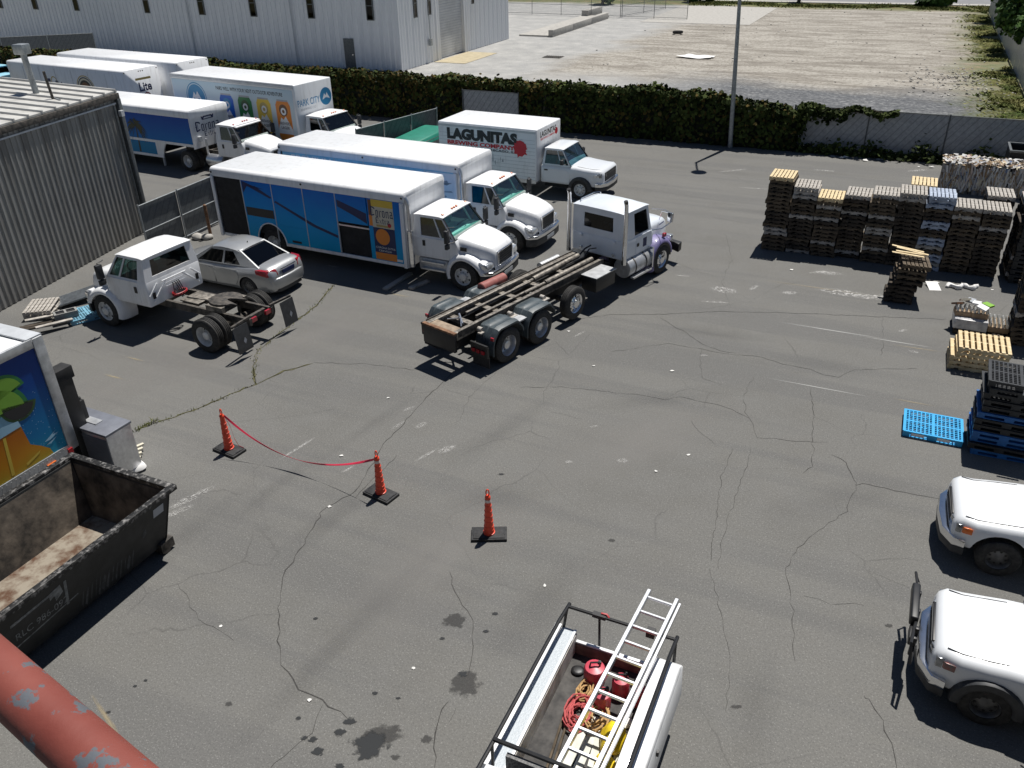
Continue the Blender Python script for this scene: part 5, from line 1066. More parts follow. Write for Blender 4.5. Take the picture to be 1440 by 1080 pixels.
F.text('lettering', 'Lite', 3.6, 1.5, 2.2, .95, 'i_navy', t, .004, .04); F.disc('crest_print', 4.2, 2.3, .3, 'i_gold', t, .004, r0=.24)
cl_ = G(245, 88, 3.35)
t = thing('white_trailer', 'plain white trailer behind the emblem trailer', 'trailer', V((cl_.x, cl_.y, 0)) + nL*1.22, HL)
F, FF = van_trailer(t, 10.6, 1.22, 1.0, 3.35); FF.rect('banner_print', .75, 1.75, 2.75, 2.85, 'i_gold', t, .006)
# a couple of parked cars peeping out far left
for u, v, mm, lab in ((5, 92, 'whitegloss', 'pale parked car behind the emblem trailer, further from the shed'), (2, 108, 'skyblue', 'pale blue parked car between the emblem trailer and the shed')):
    P = G(u, v, .6); t = thing('parked_car', lab, 'car', V((P.x-1.6, P.y+.6, 0)), R(150)); light_truck(t, w=.85, zc=.95, zf=.8, nose=.8, cowl=-.4, cabl=2.0, zr=1.45, tail=-3.4, wk='car', rk='car', wb=-2.6, paint=mm, zs=.3)

# ---- silver saloon: origin at its middle, +x to the nose
HC = R(153.5); CC = V((-9.0, 25.25, 0))
t = thing('silver_saloon', 'silver four-door saloon parked nose-in beside the white tractor unit', 'car', CC, HC)
k = MB(); rg = []
for x, z, w_, zs_ in ((-2.27, .70, .66, .36), (-2.23, .86, .74, .26), (-2.12, .975, .80, .22), (-1.95, 1.0, .835, .2), (-1.6, 1.01, .86, .19), (-1.1, .965, .875, .18), (0, .93, .88, .18), (.85, .945, .875, .18), (1.2, .90, .865, .18), (1.7, .80, .84, .18), (2.05, .69, .77, .2), (2.2, .58, .66, .24), (2.27, .46, .56, .3)):
    h = [(0, z), (w_*.45, z-.004), (w_*.72, z-.015), (w_*.87, z-.05), (w_*.96, z-.12), (w_, z-.26), (w_*1.0, (zs_+z)*.5-.04), (w_*.97, zs_+.09), (w_*.9, zs_)]
    rg.append([(x, -y, zz) for y, zz in reversed(h[1:])]+[(x, y, zz) for y, zz in h])
k.loft(rg); k.build('body', 'silver', t, smooth=45, cut=[((x, s*1.2, .31), (0, -s, 0), .355, .62) for x in (-1.30, 1.30) for s in (1, -1)])
# glasshouse with curved roof
for s in (1, -1):
    k = MB(); pn = k.shell((-1.74, s*.745, .955), (.95, s*.80, .90), (.20, s*.58, 1.37), (-.92, s*.57, 1.385), [0, .26, .51, .545, .93, 1], [0, .06, .86, 1], {(1, 1), (2+1, 1)}, .05, (0, -s, 0)); o = k.build('side_frame', 'silver', t); panes(t, 'side_window', pn, 'glass_black', o)
k = MB(); pn = k.shell((-1.75, -.745, .965), (-1.75, .745, .965), (-.92, .57, 1.385), (-.92, -.57, 1.385), [0, .04, .96, 1], [0, .04, .96, 1], {(1, 1)}, .04, (1, 0, -.3)); o = k.build('rear_frame', 'silver', t); panes(t, 'rear_window', pn, 'glass_black', o)
k = MB(); pn = k.shell((.98, -.76, .91), (.98, .76, .91), (.20, .58, 1.37), (.20, -.58, 1.37), [0, .03, .97, 1], [0, .03, .97, 1], {(1, 1)}, .04, (-1, 0, -.3)); o = k.build('windshield_frame', 'black', t); panes(t, 'windshield', pn, 'glass_dark', o)
k = MB(); rg = []
for x, z in ((-.98, 1.385), (-.8, 1.43), (-.5, 1.46), (-.2, 1.465), (.05, 1.44), (.25, 1.385)): rg.append([(x, .60*a, z-.05*abs(a)**3) for a in (-1, -.9, -.6, -.3, 0, .3, .6, .9, 1)]+[(x, .57, z-.085), (x, -.57, z-.085)])
k.loft(rg); rf = k.build('roof', 'silver', t, smooth=60); k = MB(); k.lathe([(0, .02), (.05, .008)], (-.75, .0, 1.44), (-.4, 0, 1), 6); k.build('aerial', 'black', rf)
seats(t, -.05, .88)
for s in (1, -1):
    k = MB(); k.hexa([(-2.02, s*.46, .74), (-2.275, s*.46, .74), (-2.12, s*.845, .74), (-1.72, s*.885, .80), (-2.02, s*.48, .945), (-2.225, s*.50, .93), (-2.06, s*.825, .94), (-1.68, s*.872, .945)]); k.build('tail_light', 'lamp_red', t, bev=.015)
    for x0_, x1_ in ((-1.0, -.02), (.0, .95)):
        k = MB(); k.prism([(x0_+.01, .3), (x0_+.01, .84), (x1_-.01, .84), (x1_-.01, .3)] if x0_ > -1 else [(-.82, .32), (-.98, .55), (-.95, .84), (x1_-.01, .84), (x1_-.01, .3)], 'xz', s*.868, s*.886); d_ = k.build('door', 'silver', t, bev=.006, seg=1); k = MB(); k.box(x0_+.06, x0_+.24, s*.885, s*.905, .76, .79); k.build('handle', 'silver', d_)
    mirror(t, .72, s, .98, out=.08, w0=.86, h=.12, m_='silver')
    for x in (-1.30, 1.30): wheel(t, x, s*.76, 'car', 'car')
k = MB(); k.box(-2.285, -2.255, -.27, .27, .72, .84); k.build('number_plate', 'i_navy', t); k = MB(); k.box(-2.27, -2.24, -.36, .36, .875, .90); k.build('chrome_strip', 'chrome', t)
k = MB(); k.prism([(-2.02, -.83), (-2.22, -.76), (-2.33, -.5), (-2.36, 0), (-2.33, .5), (-2.22, .76), (-2.02, .83)], 'xy', .3, .66); bb = k.build('bumper', 'silver', t, bev=.05, seg=3); k = MB(); k.prism([(-2.05, -.78), (-2.3, -.5), (-2.33, 0), (-2.3, .5), (-2.05, .78)], 'xy', .2, .298); k.build('valance', 'plastic', bb)
k = MB(); k.box(-2.0, 2.0, -.6, .6, .17, .24); k.build('underbody', 'blackmat', t)

# ---- white day-cab tractor without trailer
HX = R(152.6); OX = V((-11.3, 22.9, 0))
t = thing('day_cab_tractor', 'white bonneted tractor unit with bare rear chassis facing the shed', 'tractor', OX, HX)
medium_cab(t, stack=0, tint='glass_teal', paint='white', dz=.06, lamps=None, tank=False)
rails(t, -5.0, -.4, .72, .92, nx=5); duals(t, -3.92, .88); axle(t, -3.92)
k = MB(); fx = -3.75; pts = []
for i in range(24):
    a = R(25+310*i/23); pts.append((fx+.0+.45*cos(a+pi), .45*sin(a+pi)))
k.prism([(fx+.46*cos(R(a)), .46*sin(R(a))) for a in range(-150, 151, 12)] + [(fx-.62, .20), (fx-.12, .06), (fx-.06, 0), (fx-.12, -.06), (fx-.62, -.20)], 'xy', 1.08, 1.14); fw_ = k.build('fifth_wheel', 'steeldark', t, bev=.015)

for s in (1, -1): k = MB(); k.box(fx-.3, fx+.3, s*.44-.06, s*.44+.06, .92, 1.08); k.build('pedestal', 'steelworn', fw_)
for s in (1, -1):
    k = MB(); k.bar((-4.95, s*.4, .98), (-5.02, s*1.18, .98), .06); hg = k.build('flap_hanger', 'steeldark', t)
    k = MB(); rg = [[(-5.06-.0*z-.10*sin((.98-z)*1.6), s*.66, z), (-5.06-.10*sin((.98-z)*1.6), s*1.2, z), (-5.07-.10*sin((.98-z)*1.6), s*1.2, z), (-5.07-.10*sin((.98-z)*1.6), s*.66, z)] for z in (.95, .8, .65, .5, .35, .22)]; k.loft(rg); fl = k.build('mud_flap', 'plastic', t)
    Fm = Fr((-5.17, s*.93, .55), (0, -1, 0), (0, 0, 1)); Fm.poly('flap_emblem', [(-.06, 0), (0, -.1), (.06, 0), (0, .1)], 'i_grey', fl, .02)
    k = MB(); k.box(-4.99, -4.93, s*.18, s*.40, .78, .90); k.build('tail_light', 'lamp_red', t)
    k = MB(); k.bar((-1.857, s*.86, 1.0), (-1.857, s*.30, 1.50), .05, .02, (1, 0, 0)); k.bar((-1.857, s*.95, 1.2), (-1.857, s*.62, 1.50), .05, .02, (1, 0, 0)); k.build('pressed_rib', 'white', t, bev=.008, seg=1)
    k = MB(); k.box(-1.87, -1.855, s*.80-.05, s*.80+.05, 1.1, 1.28); k.build('cab_vent', 'black', t)
for i in range(3): k = MB(); k.bar((-1.857, -.45+.05*i, 1.50-.10*i), (-1.857, .45-.05*i, 1.50-.10*i), .03, .02, (1, 0, 0)); k.build('pressed_rib', 'white', t, bev=.008, seg=1)
k = MB(); rr = random.Random(8)
for i in range(4): y = -.1+.07*i; k.tube([(-1.88, y, 1.35), (-1.98, y+rr.uniform(-.1, .1), 1.0), (-2.1, y+rr.uniform(-.2, .2), .92), (-2.0, y*.5, 1.0), (-1.9, y, 1.15)], .014, 6)
k.build('air_hoses', 'black', t); k = MB(); k.tube([(-1.95+.2*cos(a*.5)*.6, .25*sin(a*.5), .97+.01*a*.3) for a in range(30)], .016, 6); k.build('red_hose', 'red', t)
for i in range(5):
    k = MB(); y = -.44+.22*i; k.tube([(-1.75, y, 2.332-.02*abs(i-2)), (-1.0, y, 2.335-.02*abs(i-2))], .012, 4); k.build('roof_rib', 'white', t)
k = MB(); k.lathe([(0, .11), (.9, .11)], (-2.95, -.5, .62), (1, 0, 0), 12); k.box(-3.0, -2.3, -.35, .35, .93, .97); k.build('deck_plate', 'steelworn', t, bev=.01)
k = MB(); k.box(-2.55, -2.35, -.42, .42, .75, .9); k.tube([(-3.3, .0, .95), (-2.4, .15, 1.0)], .03, 6); k.build('valve_block', 'steelworn', t)
# ---- hook/roll-off chassis truck
HR = R(49.1); OR_ = V((4.12, 25.85, 0))
t = thing('rolloff_truck', 'pale blue roll-off truck with purple fenders and a bare hoist frame', 'truck', OR_, HR)
zb, zt = 1.66, 2.48; XC = -2.08
k = MB(); k.prism([(XC, 1.0), (XC, zb), (-.55, zb), (-.42, zb-.15), (-.42, 1.1), (-.7, 1.0)], 'xz', -1.0, 1.0); k.build('cab_body', 'paleblue', t, bev=.07, seg=3)
rf = greenhouse(t, XC+.01, -.56, .985, zb-.03, XC+.02, -.80, .95, zt, ([0, .38, .92, 1], [0, .05, .88, 1], {(1, 1)}), ([0, .22, .78, 1], [0, .25, .78, 1], {(1, 1)}), ([0, .04, .49, .51, .96, 1], [0, .05, .94, 1], {(1, 1), (3, 1)}), 'paleblue', 'glass_dark', roofz=.13, glside='glass_black', glback='glass_black')
seats(t, -1.4, zb, dashx=-.62, wd=.9)
k = MB(); rg = []
for x, z, w_ in ((-.55, 1.72, .80), (-.2, 1.72, .78), (.4, 1.66, .70), (.85, 1.60, .62), (1.02, 1.52, .58), (1.05, 1.35, .57), (1.05, .75, .56)):
    h = [(0, z), (w_*.5, z-.005), (w_*.8, z-.03), (w_*.95, z-.1), (w_, z-.2)]; rg.append([(x, -y, zz) for y, zz in reversed(h[1:])]+[(x, y, zz) for y, zz in h]+[(x, w_, .70), (x, -w_, .70)])
k.loft(rg); hood = k.build('hood', 'paleblue', t, smooth=45)
k = MB(); k.box(1.05, 1.10, -.42, .42, .78, 1.42); k.build('grille', 'chrome', t, bev=.02)
for i in range(9): k = MB(); k.box(1.10, 1.115, -.36+.085*i, -.34+.085*i, .82, 1.38); k.build('grille_bar', 'black', t)
for s in (1, -1):
    arch(t, 0, .52, .64, s*.58, s*1.14, 'purple', 210, 5, bul=.07, front=.05); arch(t, 0, .51, .585, s*.62, s*1.145, 'black', 205, 0, bul=.02, name='fender_liner')
    k = MB(); k.box(.10, .24, s*1.0, s*1.10, 1.20, 1.32); k.build('turn_signal', 'lamp_red', t, bev=.02)
    k = MB(); k.box(.72, .9, s*.66, s*.98, .86, 1.06); k.build('headlight', 'lens', t, bev=.03)
    wheel(t, 0, s*1.0, 'truck', 'steerchrome')
    k = MB(); k.tube([(-2.16, s*1.05, .95), (-2.16, s*1.05, 1.2), (-2.16, s*1.05, 2.6)], [.075, .07, .066], 14); k.tube([(-2.16, s*1.05, 2.6), (-2.17, s*1.05, 2.8), (-2.21, s*1.05, 2.92)], .06, 14); ex = k.build('exhaust_stack', 'chrome', t)
    k = MB(); k.lathe([(0, .063), (.09, .063)], (-2.19, s*1.05, 2.87), (-.35, 0, 1), 12); k.build('stack_tip', 'black', ex)
    k = MB(); k.lathe([(0, .30), (.03, .32), (1.2, .32), (1.23, .30)], (-1.95, s*.86, .72), (1, 0, 0), 22); ta = k.build('fuel_tank', 'aludull', t)
    for x in (-1.65, -1.05): k = MB(); k.lathe([(0, .33), (.05, .33)], (x, s*.86, .72), (1, 0, 0), 22, False, False); k.build('tank_strap', 'steeldark', ta)
    k = MB(); k.box(-1.85, -.8, s*1.12, s*1.25, .42, .47); k.build('step', 'alu', ta); k = MB(); k.box(-.72, -.66, s*.68, s*1.2, .45, 1.12); k.build('step_panel', 'chrome', ta)
    # cab door
    k = MB(); k.prism([(-1.45, 1.08), (-1.45, zb-.04), (-.62, zb-.04), (-.55, 1.3), (-.6, 1.08)], 'xz', s*1.0, s*1.012); d_ = k.build('door', 'paleblue', t, bev=.006, seg=1); Fd = Fr((-1.4, s*1.012, 1.1), (s*-1 if s > 0 else 1, 0, 0), (0, 0, 1))
    k = MB(); k.box(-1.05, -.85, s*1.012, s*1.018, 1.2, 1.48); k.build('door_decal', 'i_navy', d_); k = MB(); k.box(-1.40, -1.3, s*1.01, s*1.035, 1.3, 1.4); k.build('handle', 'black', d_)
    # mirror bracket loops
    k = MB(); k.tube([(-.6, s*.96, 2.3), (-.3, s*1.25, 2.25), (.05, s*1.3, 2.05), (.08, s*1.3, 1.75), (-.3, s*1.2, 1.62), (-.55, s*1.0, 1.60)], .016, 6); k.tube([(.05, s*1.3, 2.05), (.35, s*.8, 1.95), (.4, s*.68, 1.62)], .012, 6); mi = k.build('mirror_arm', 'chrome', t); k = MB(); k.box(-.0, .06, s*1.3-.1, s*1.3+.1, 1.78, 2.08); k.build('mirror', 'chrome', mi, bev=.02)
    # hood badge script
    k = MB(); [k.bar((.35+.1*i, s*.725-s*.015*i, 1.46), (.42+.1*i, s*.725-s*.016*i, 1.50), .02, .012) for i in range(4)]; k.build('hood_script', 'i_navy', hood)
for y, z in ((-.62, 1.15), (.62, 1.15), (-.62, 1.55), (.62, 1.55)):
    k = MB(); k.lathe([(0, .055), (.03, .05), (.04, .02)], (XC-.02, y, z), (-1, 0, 0), 12); k.build('work_light', 'lens' if z < 1.3 else 'paleblue', t)
k = MB(); k.tube([(-1.95, .80, 2.5), (-1.9, .80, 2.62), (-1.2, .80, 2.64), (-.85, .80, 2.58), (-.8, .80, 2.48)], .018, 8); k.build('roof_rail', 'chrome', rf)
k = MB(); k.prism([(1.0, -1.15), (1.3, -1.1), (1.38, 0), (1.3, 1.1), (1.0, 1.15), (1.1, .9), (1.1, -.9)], 'xy', .42, .72); k.build('bumper', 'black', t, bev=.03)
k = MB(); k.box(-.7, 1.0, -.52, .52, .55, 1.0); k.build('engine', 'blackmat', t)
axle(t, 0, .42); rails(t, -8.9, 1.0, .62, .86, .42, 'black', 8)
for x in (-6.40, -7.78): duals(t, x, .93, 'dualchrome'); axle(t, x)
for s in (1, -1): wheel(t, -4.7, s*1.0, 'truck', 'steerchrome').location.z = .58
axle(t, -4.7, .58)
# hoist frame: two long beams, cross pieces, rollers, cylinders
for s in (1, -1):
    k = MB(); k.box(-9.05, -2.55, s*.50-.07, s*.50+.07, .92, 1.14); bm_ = k.build('hoist_beam', 'steelworn', t, bev=.01)
    k = MB(); k.box(-9.0, -2.6, s*.585-.012, s*.585+.012, 1.0, 1.17); k.build('beam_edge', 'steeldark', bm_)
    k = MB(); k.tube([(-5.0, s*.22, 1.08), (-2.75, s*.26, 1.12)], .085, 12); cy = k.build('hoist_cylinder', 'steelworn', t); k = MB(); k.tube([(-5.9, s*.20, 1.07), (-5.0, s*.22, 1.08)], .045, 10); k.build('piston_rod', 'steelworn', cy)
    k = MB(); k.bar((-7.9, s*.18, 1.06), (-5.2, s*.18, 1.06), .07, .08); k.build('inner_beam', 'steelworn', t)
    for x in (-8.3, -7.1, -5.7): k = MB(); k.cyl((x, s*.62, 1.0), (0, s, 0), .07, .14, 12); k.box(x-.14, x+.14, s*.78-.06, s*.78+.06, .93, .97); k.build('side_roller', 'woodgrey', t)
    for x0_, x1_ in ((-8.35, -7.22), (-6.95, -5.85)):      # quarter fenders over the tandem
        xc = (x0_+x1_)/2 + (0 if x0_ < -7.5 else 0); cx_ = -7.78 if x0_ < -7.5 else -6.40
        k = MB(); rg = []
        for (fx_, fz_) in ((-.63, .42), (-.62, .72), (-.56, .90), (-.40, 1.08), (-.30, 1.11), (.30, 1.11), (.40, 1.08), (.58, .88), (.62, .74)):
            pr_ = []
            for j, y in enumerate((.60, .70, .73, .87, .90, 1.04, 1.07, 1.18, 1.225)): q_ = .018 if j in (2, 3, 6) else 0; L_ = hypot(fx_, fz_-.5); pr_.append((cx_+fx_*(1+q_/L_), s*y, .5+(fz_-.5)*(1+q_/L_)-(.02 if j == 8 else 0)))
            pr_ += [(cx_+fx_*.95, s*1.225, .5+(fz_-.5)*.93-.03), (cx_+fx_*.95, s*.60, .5+(fz_-.5)*.95)]; rg.append(pr_)
        if (cx_ == -6.40): rg = rg
        k.loft(rg); k.build('tandem_fender', 'fenderpoly', t, smooth=30)
    k = MB(); k.box(-7.3, -6.9, s*.66, s*1.12, .92, .96); k.build('fender_step', 'aludull', t)
    k = MB(); k.box(-8.62, -8.55, s*.62, s*1.2, .42, .72); k.box(-8.64, -8.58, s*.62, s*1.2, .72, .78); tb = k.build('tail_bar', 'black', t)
    for q in range(3): k = MB(); k.box(-8.66, -8.62, s*(.74+q*.16)-.05, s*(.74+q*.16)+.05, .52, .62); k.build('tail_light', 'lamp_red', tb)
    k = MB(); k.box(-8.55, -8.53, s*.62, s*1.2, .1, .42); k.build('mud_flap', 'rubberbase', t); k = MB(); k.box(-8.42, -8.38, s*1.14, s*1.24, .86, .94); k.build('marker_light', 'lamp_red', t)
k = MB(); k.box(-9.1, -8.74, -.43, .43, 1.04, 1.13); k.build('tail_plate', 'tanplate', t, bev=.012); k = MB(); k.box(-9.15, -9.06, -.57, .57, .60, 1.10); k.build('tail_panel', 'black', t, bev=.012); k = MB(); k.box(-9.16, -9.05, -.58, .58, 1.10, 1.15); k.build('tail_edge', 'rust', t)
for x in (-8.2, -7.2, -6.2, -5.15, -3.9): k = MB(); k.box(x-.09, x+.09, -.43, .43, .93, 1.03); k.build('cross_piece', 'steelworn', t)
k = MB(); k.tube([(-8.6, -.3, 1.08), (-8.3, .0, 1.12), (-8.5, .3, 1.08)], .02, 6); k.tube([(-8.5, -.25, 1.1), (-8.1, .25, 1.1)], .03, 6); k.build('winch_cable', 'alu', t)
k = MB(); k.box(-3.75, -2.75, -1.15, -.62, .58, 1.02); tb = k.build('tool_box', 'black', t, bev=.02); k = MB(); k.box(-3.77, -2.73, -1.17, -.60, 1.02, 1.045); k.build('tread_plate', 'aludull', tb)
k = MB(); k.lathe([(0, .13), (.02, .15), (1.0, .15), (1.02, .13)], (-6.5, .92, 1.12), (1, 0, 0), 16); k.build('red_cylinder', 'redcyl', t); k = MB(); k.lathe([(0, .12), (.9, .12)], (-3.9, .85, .98), (1, 0, 0), 14); k.box(-4.9, -4.3, .65, .95, .86, .95); k.build('air_tank', 'aludull', t)
k = MB(); k.tube([(-3.2, -.45, .85), (-2.6, -.6, .85)], .06, 10); k.build('hydraulic_pipe', 'aludull', t)
k = MB(); k.tube([(-2.15, .2, 1.3), (-2.4, .25, 1.25), (-2.6, .3, 1.1), (-2.9, .3, 1.05)], .025, 6); k.tube([(-2.15, .0, 1.25), (-2.45, .05, 1.3), (-2.7, .1, 1.05)], .02, 6); k.build('air_hoses', 'black', t)

# ---- box truck with the beer bottle print and its rear lift
HB = R(245); cb = V((-9.05, 14.2, 0)); fB = V((cos(HB), sin(HB), 0)); lB = V((-fB.y, fB.x, 0))
t = thing('advert_box_truck', 'white box truck with a lime and beer bottle advert beside the black skip', 'truck', cb - lB*1.24, HB)
BL = 6.2; h0, h1 = .95, 3.45
k = MB(); k.box(0, BL, -1.22, 1.22, h0, h1-.05); k.build('cargo_box', 'whiteold', t, bev=.02)
k = MB(); k.box(-.02, BL+.02, -1.25, 1.25, h1-.05, h1); k.build('roof', 'whiteold', t, bev=.01)
for s in (1, -1):
    k = MB(); k.box(-.03, .20, s*1.16, s*1.262, h0-.05, h1+.02); k.build('corner_post', 'aludull', t, bev=.02); k = MB(); k.box(.2, BL, s*1.2, s*1.255, h1-.16, h1+.03); k.build('top_rail', 'aludull', t, bev=.015)
    k = MB(); k.box(.2, BL, s*1.2, s*1.25, h0-.16, h0+.10); k.build('side_rail', 'aludull', t); k = MB(); k.box(.18, BL-.05, s*1.22-.006, s*1.22+.006, h0+.10, h1-.16); k.build('side_panel', 'vinylsea', t)
k = MB(); k.box(-.02, .0, -1.1, 1.1, h0, h1-.1); k.build('roll_door', 'aludull', t)
k = MB(); k.box(-.03, .3, -1.24, 1.24, h1+.02, h1+.05); k.build('roof_cap', 'greywhite', t)
F = Fr((0, 1.227, 0), (-1, 0, 0), (0, 0, 1))      # a is negative towards the nose
def lime(cx, cy, r_, rot, m1, m2):
    pts = [(cx+r_*cos(R(rot+a)), cy+r_*sin(R(rot+a))) for a in range(0, 181, 12)]; F.poly('lime_print', pts, m1, t, .004)
    F.poly('lime_flesh', [(cx+r_*.86*cos(R(rot+a)), cy+r_*.86*sin(R(rot+a))) for a in range(6, 175, 12)], m2, t, .007)
lime(-1.05, 2.62, .46, 14, 'i_green', 'i_lime'); lime(-.86, 2.42, .38, 165, 'i_dkgreen', 'i_black'); lime(-1.25, 2.32, .60, -4, 'i_green', 'i_lime')
grad_mat('beerglass', [(0, (.50, .36, .03)), (.3, (.62, .26, .015)), (.8, (.50, .14, .01)), (1, (.50, .26, .06))], 1.0, 2.1, .5)
bott = [(-.52, 1.06), (-.56, 1.20), (-.72, 1.36), (-.90, 1.50), (-.93, 1.75), (-.96, 2.0), (-1.60, 2.0), (-1.64, 1.75), (-1.70, 1.5), (-1.95, 1.30), (-2.1, 1.06)]
F.poly('bottle_print', bott[::-1], 'beerglass', t, .005); F.poly('bottle_neck', [(-.99, 2.003), (-1.58, 2.003), (-1.52, 2.35), (-1.45, 2.72), (-1.2, 2.72), (-1.1, 2.35)], 'i_lblue2', t, .0035); F.poly('foam_print', [(-.95, 1.95), (-1.62, 1.92), (-1.6, 2.08), (-1.3, 2.13), (-.97, 2.08)], 'i_lblue', t, .008)
F.polys('bottle_shine', [[(-1.45, 1.1), (-1.38, 1.1), (-1.30, 1.9), (-1.36, 1.9)], [(-1.1, 1.12), (-.8, 1.22), (-.75, 1.28), (-1.1, 1.18)]], 'i_yellow', t, .008)
F.polys('droplet_print', [[(x, y), (x+.010, y+.007), (x+.004, y+.016), (x-.007, y+.009)] for x, y in [(rr.uniform(-1.0, -.25), rr.uniform(1.15, 2.5)) for i in range(60)]], 'i_lblue', t, .004); F.polys('wave_print', [[(-.62, 1.38), (-.32, 1.5), (-.42, 1.44), (-.28, 1.43), (-.5, 1.36)], [(-.6, 1.3), (-.35, 1.36), (-.5, 1.28)]], 'i_lblue', t, .004)
k = MB()
for i in range(30): k.box(.3+i*.1, .315+i*.1, 1.25, 1.258, h0+.04, h0+.055)
k.build('rivets', 'alu', t); k = MB(); k.box(.55, .75, 1.25, 1.28, h0-.13, h0-.05); k.build('side_marker', 'amber', t); k = MB(); k.box(.14, .24, 1.255, 1.28, h0-.1, h0+.02); k.build('red_marker', 'red', t)
duals(t, 1.5, .9); axle(t, 1.5); rails(t, 0, 9, .65, .9); tcab = 8.2
k = MB(); k.box(6.4, 8.0, -1.05, 1.05, .9, 2.6); k.build('cab_body', 'white', t, bev=.1); k = MB(); k.box(8.0, 9.1, -.8, .8, .8, 1.6); k.build('hood', 'white', t, bev=.12); wheel(t, 8.2, 1.0); wheel(t, 8.2, -1.0)
# rail lift at the tail
k = MB(); k.box(-.38, -.05, -1.22, -1.0, .5, 2.55); k.build('lift_rail', 'black', t, bev=.02); k = MB(); k.box(-.38, -.05, 1.0, 1.22, .5, 2.55); lf = k.build('lift_rail', 'black', t, bev=.02)
k = MB(); k.box(-.42, -.02, .96, 1.26, 2.35, 2.62); k.build('rail_cap', 'blackmat', lf, bev=.02); Fr((-.38, 1.11, 0), (0, -1, 0), (0, 0, 1)).rect('rail_label', -.06, .06, 1.7, 2.0, 'i_grey', lf, .004)
k = MB(); k.box(-.34, -.28, -1.0, 1.0, .5, 2.0); k.build('folded_platform', 'steeldark', lf)
k = MB(); k.box(-.55, -.38, .7, 1.1, .6, 1.7); k.tube([(-.5, 1.0, .7), (-.5, 1.0, 1.75)], .05, 10); k.tube([(-.58, .86, .8), (-.58, .86, 1.5)], .035, 8); k.build('lift_arm', 'blackmat', t, bev=.02)
# steel cabinet behind the lift
Pc = [G(104, 567, 1.25), G(182, 591, 1.25), G(149, 611, 1.25)]
e1 = (Pc[1]-Pc[0]); e1.z = 0; ln = e1.length; e1.normalize(); dw = .62
t = thing('steel_cabinet', 'stainless steel cabinet with a grey lid standing behind the truck lift', 'cabinet', V((Pc[1].x, Pc[1].y, 0)), atan2(e1.y, e1.x))
k = MB(); k.box(-ln, 0, -dw, 0, .14, 1.18); k.build('body', 'alu', t, bev=.012); k = MB(); k.box(-ln-.02, .02, -dw-.02, .02, 1.18, 1.24); k.build('lid', 'lidgrey', t, bev=.012); k = MB(); k.box(-ln*.75, -ln*.3, -.42, -.24, 1.24, 1.26); k.build('tray', 'aludull', t); k = MB(); [k.cyl((x, y, 0), (0, 0, 1), .05, .15, 8) for x in (-ln+.1, -.1) for y in (-dw+.1, -.1)]; k.build('foot', 'black', t)
k = MB(); k.box(-ln+.05, -.02, -dw-.012, -dw, .2, 1.1); k.build('door', 'lidgrey', t)
for i, (u, v, s, lab) in enumerate([(172, 648, .5, 'pale folded foam board leaning at the foot of the steel cabinet'), (188, 655, .6, 'white crumpled plastic sack beside the black skip')]):
    P = G(u, v, .1); k = MB(); rr = random.Random(i+5)
    if i == 0: [k.obox((0, .1*j, .06+.03*j), (.75, .07, .05), Matrix.Rotation(.1*j+.5, 3, 'Z')) for j in range(4)]
    else:
        pts = [(s*.5*cos(a*.63)*rr.uniform(.7, 1.2), s*.4*sin(a*.63)*rr.uniform(.7, 1.2), 0) for a in range(10)]; k.loft([pts, [(x*.9, y*.9, .12*rr.uniform(.6, 1.4)) for x, y, z in pts], [(x*.4, y*.4, .2*rr.uniform(.6, 1.2)) for x, y, z in pts]])
    tag(k.build('foam_board' if i == 0 else 'plastic_sack', 'i_cream' if i == 0 else 'paper', loc=(P.x, P.y, .005), sub=0 if i == 0 else 1), lab, 'board' if i == 0 else 'sack')

# ---- black roll-off skip
t = thing('rolloff_skip', 'battered black roll-off skip with an open top and faded stencil', 'skip', V((-6.25, 12.0, 0)), R(245))     # origin: near far corner; +x along the long side, -y towards the truck
SL, SW, SHh = 6.2, 2.5, 1.38; zf = .22; zq = .16
def skpt(x, y, z): return (x, y, z)
k = MB(); th = .05
# long sides lean out, end slopes under
for y0, y1, yb0, yb1 in ((0, -th, -.30, -.30-th), (-SW, -SW+th, -SW+.30, -SW+.30+th)):
    k.hexa([(.14, yb0, zq), (SL, yb0, zq), (SL, yb1, zq), (.14, yb1, zq), (0, y0, SHh), (SL, y0, SHh), (SL, y1, SHh), (0, y1, SHh)])
k.hexa([(.14, -.3, zq), (.14+th, -.3, zq), (.14+th, -SW+.3, zq), (.14, -SW+.3, zq), (0, 0, SHh), (th, 0, SHh), (th, -SW, SHh), (0, -SW, SHh)]); k.box(SL-th, SL, -SW, 0, zf, SHh)
k.build('tub_wall', 'skipblack', t)
for y0, yb, sg in ((-th-.004, -.30-th-.004, -1), (-SW+th+.004, -SW+.30+th+.004, 1)):
    k = MB(); k.hexa([(.2, yb, zf), (SL-.06, yb, zf), (SL-.06, yb+sg*.006, zf), (.2, yb+sg*.006, zf), (.07, y0, SHh-.04), (SL-.06, y0, SHh-.04), (SL-.06, y0+sg*.006, SHh-.04), (.07, y0+sg*.006, SHh-.04)]); k.build('inner_lining', 'skipinner', t, smooth=0)
k = MB(); k.hexa([(.196, -.37, zf), (.202, -.37, zf), (.202, -SW+.37, zf), (.196, -SW+.37, zf), (.056, -.08, SHh-.04), (.062, -.08, SHh-.04), (.062, -SW+.08, SHh-.04), (.056, -SW+.08, SHh-.04)]); k.build('inner_lining', 'skipinner', t, smooth=0)
k = MB(); k.box(.2, SL-.06, -SW+.34, -.34, zf-.04, zf+.02); k.build('floor', 'skipfloor', t)
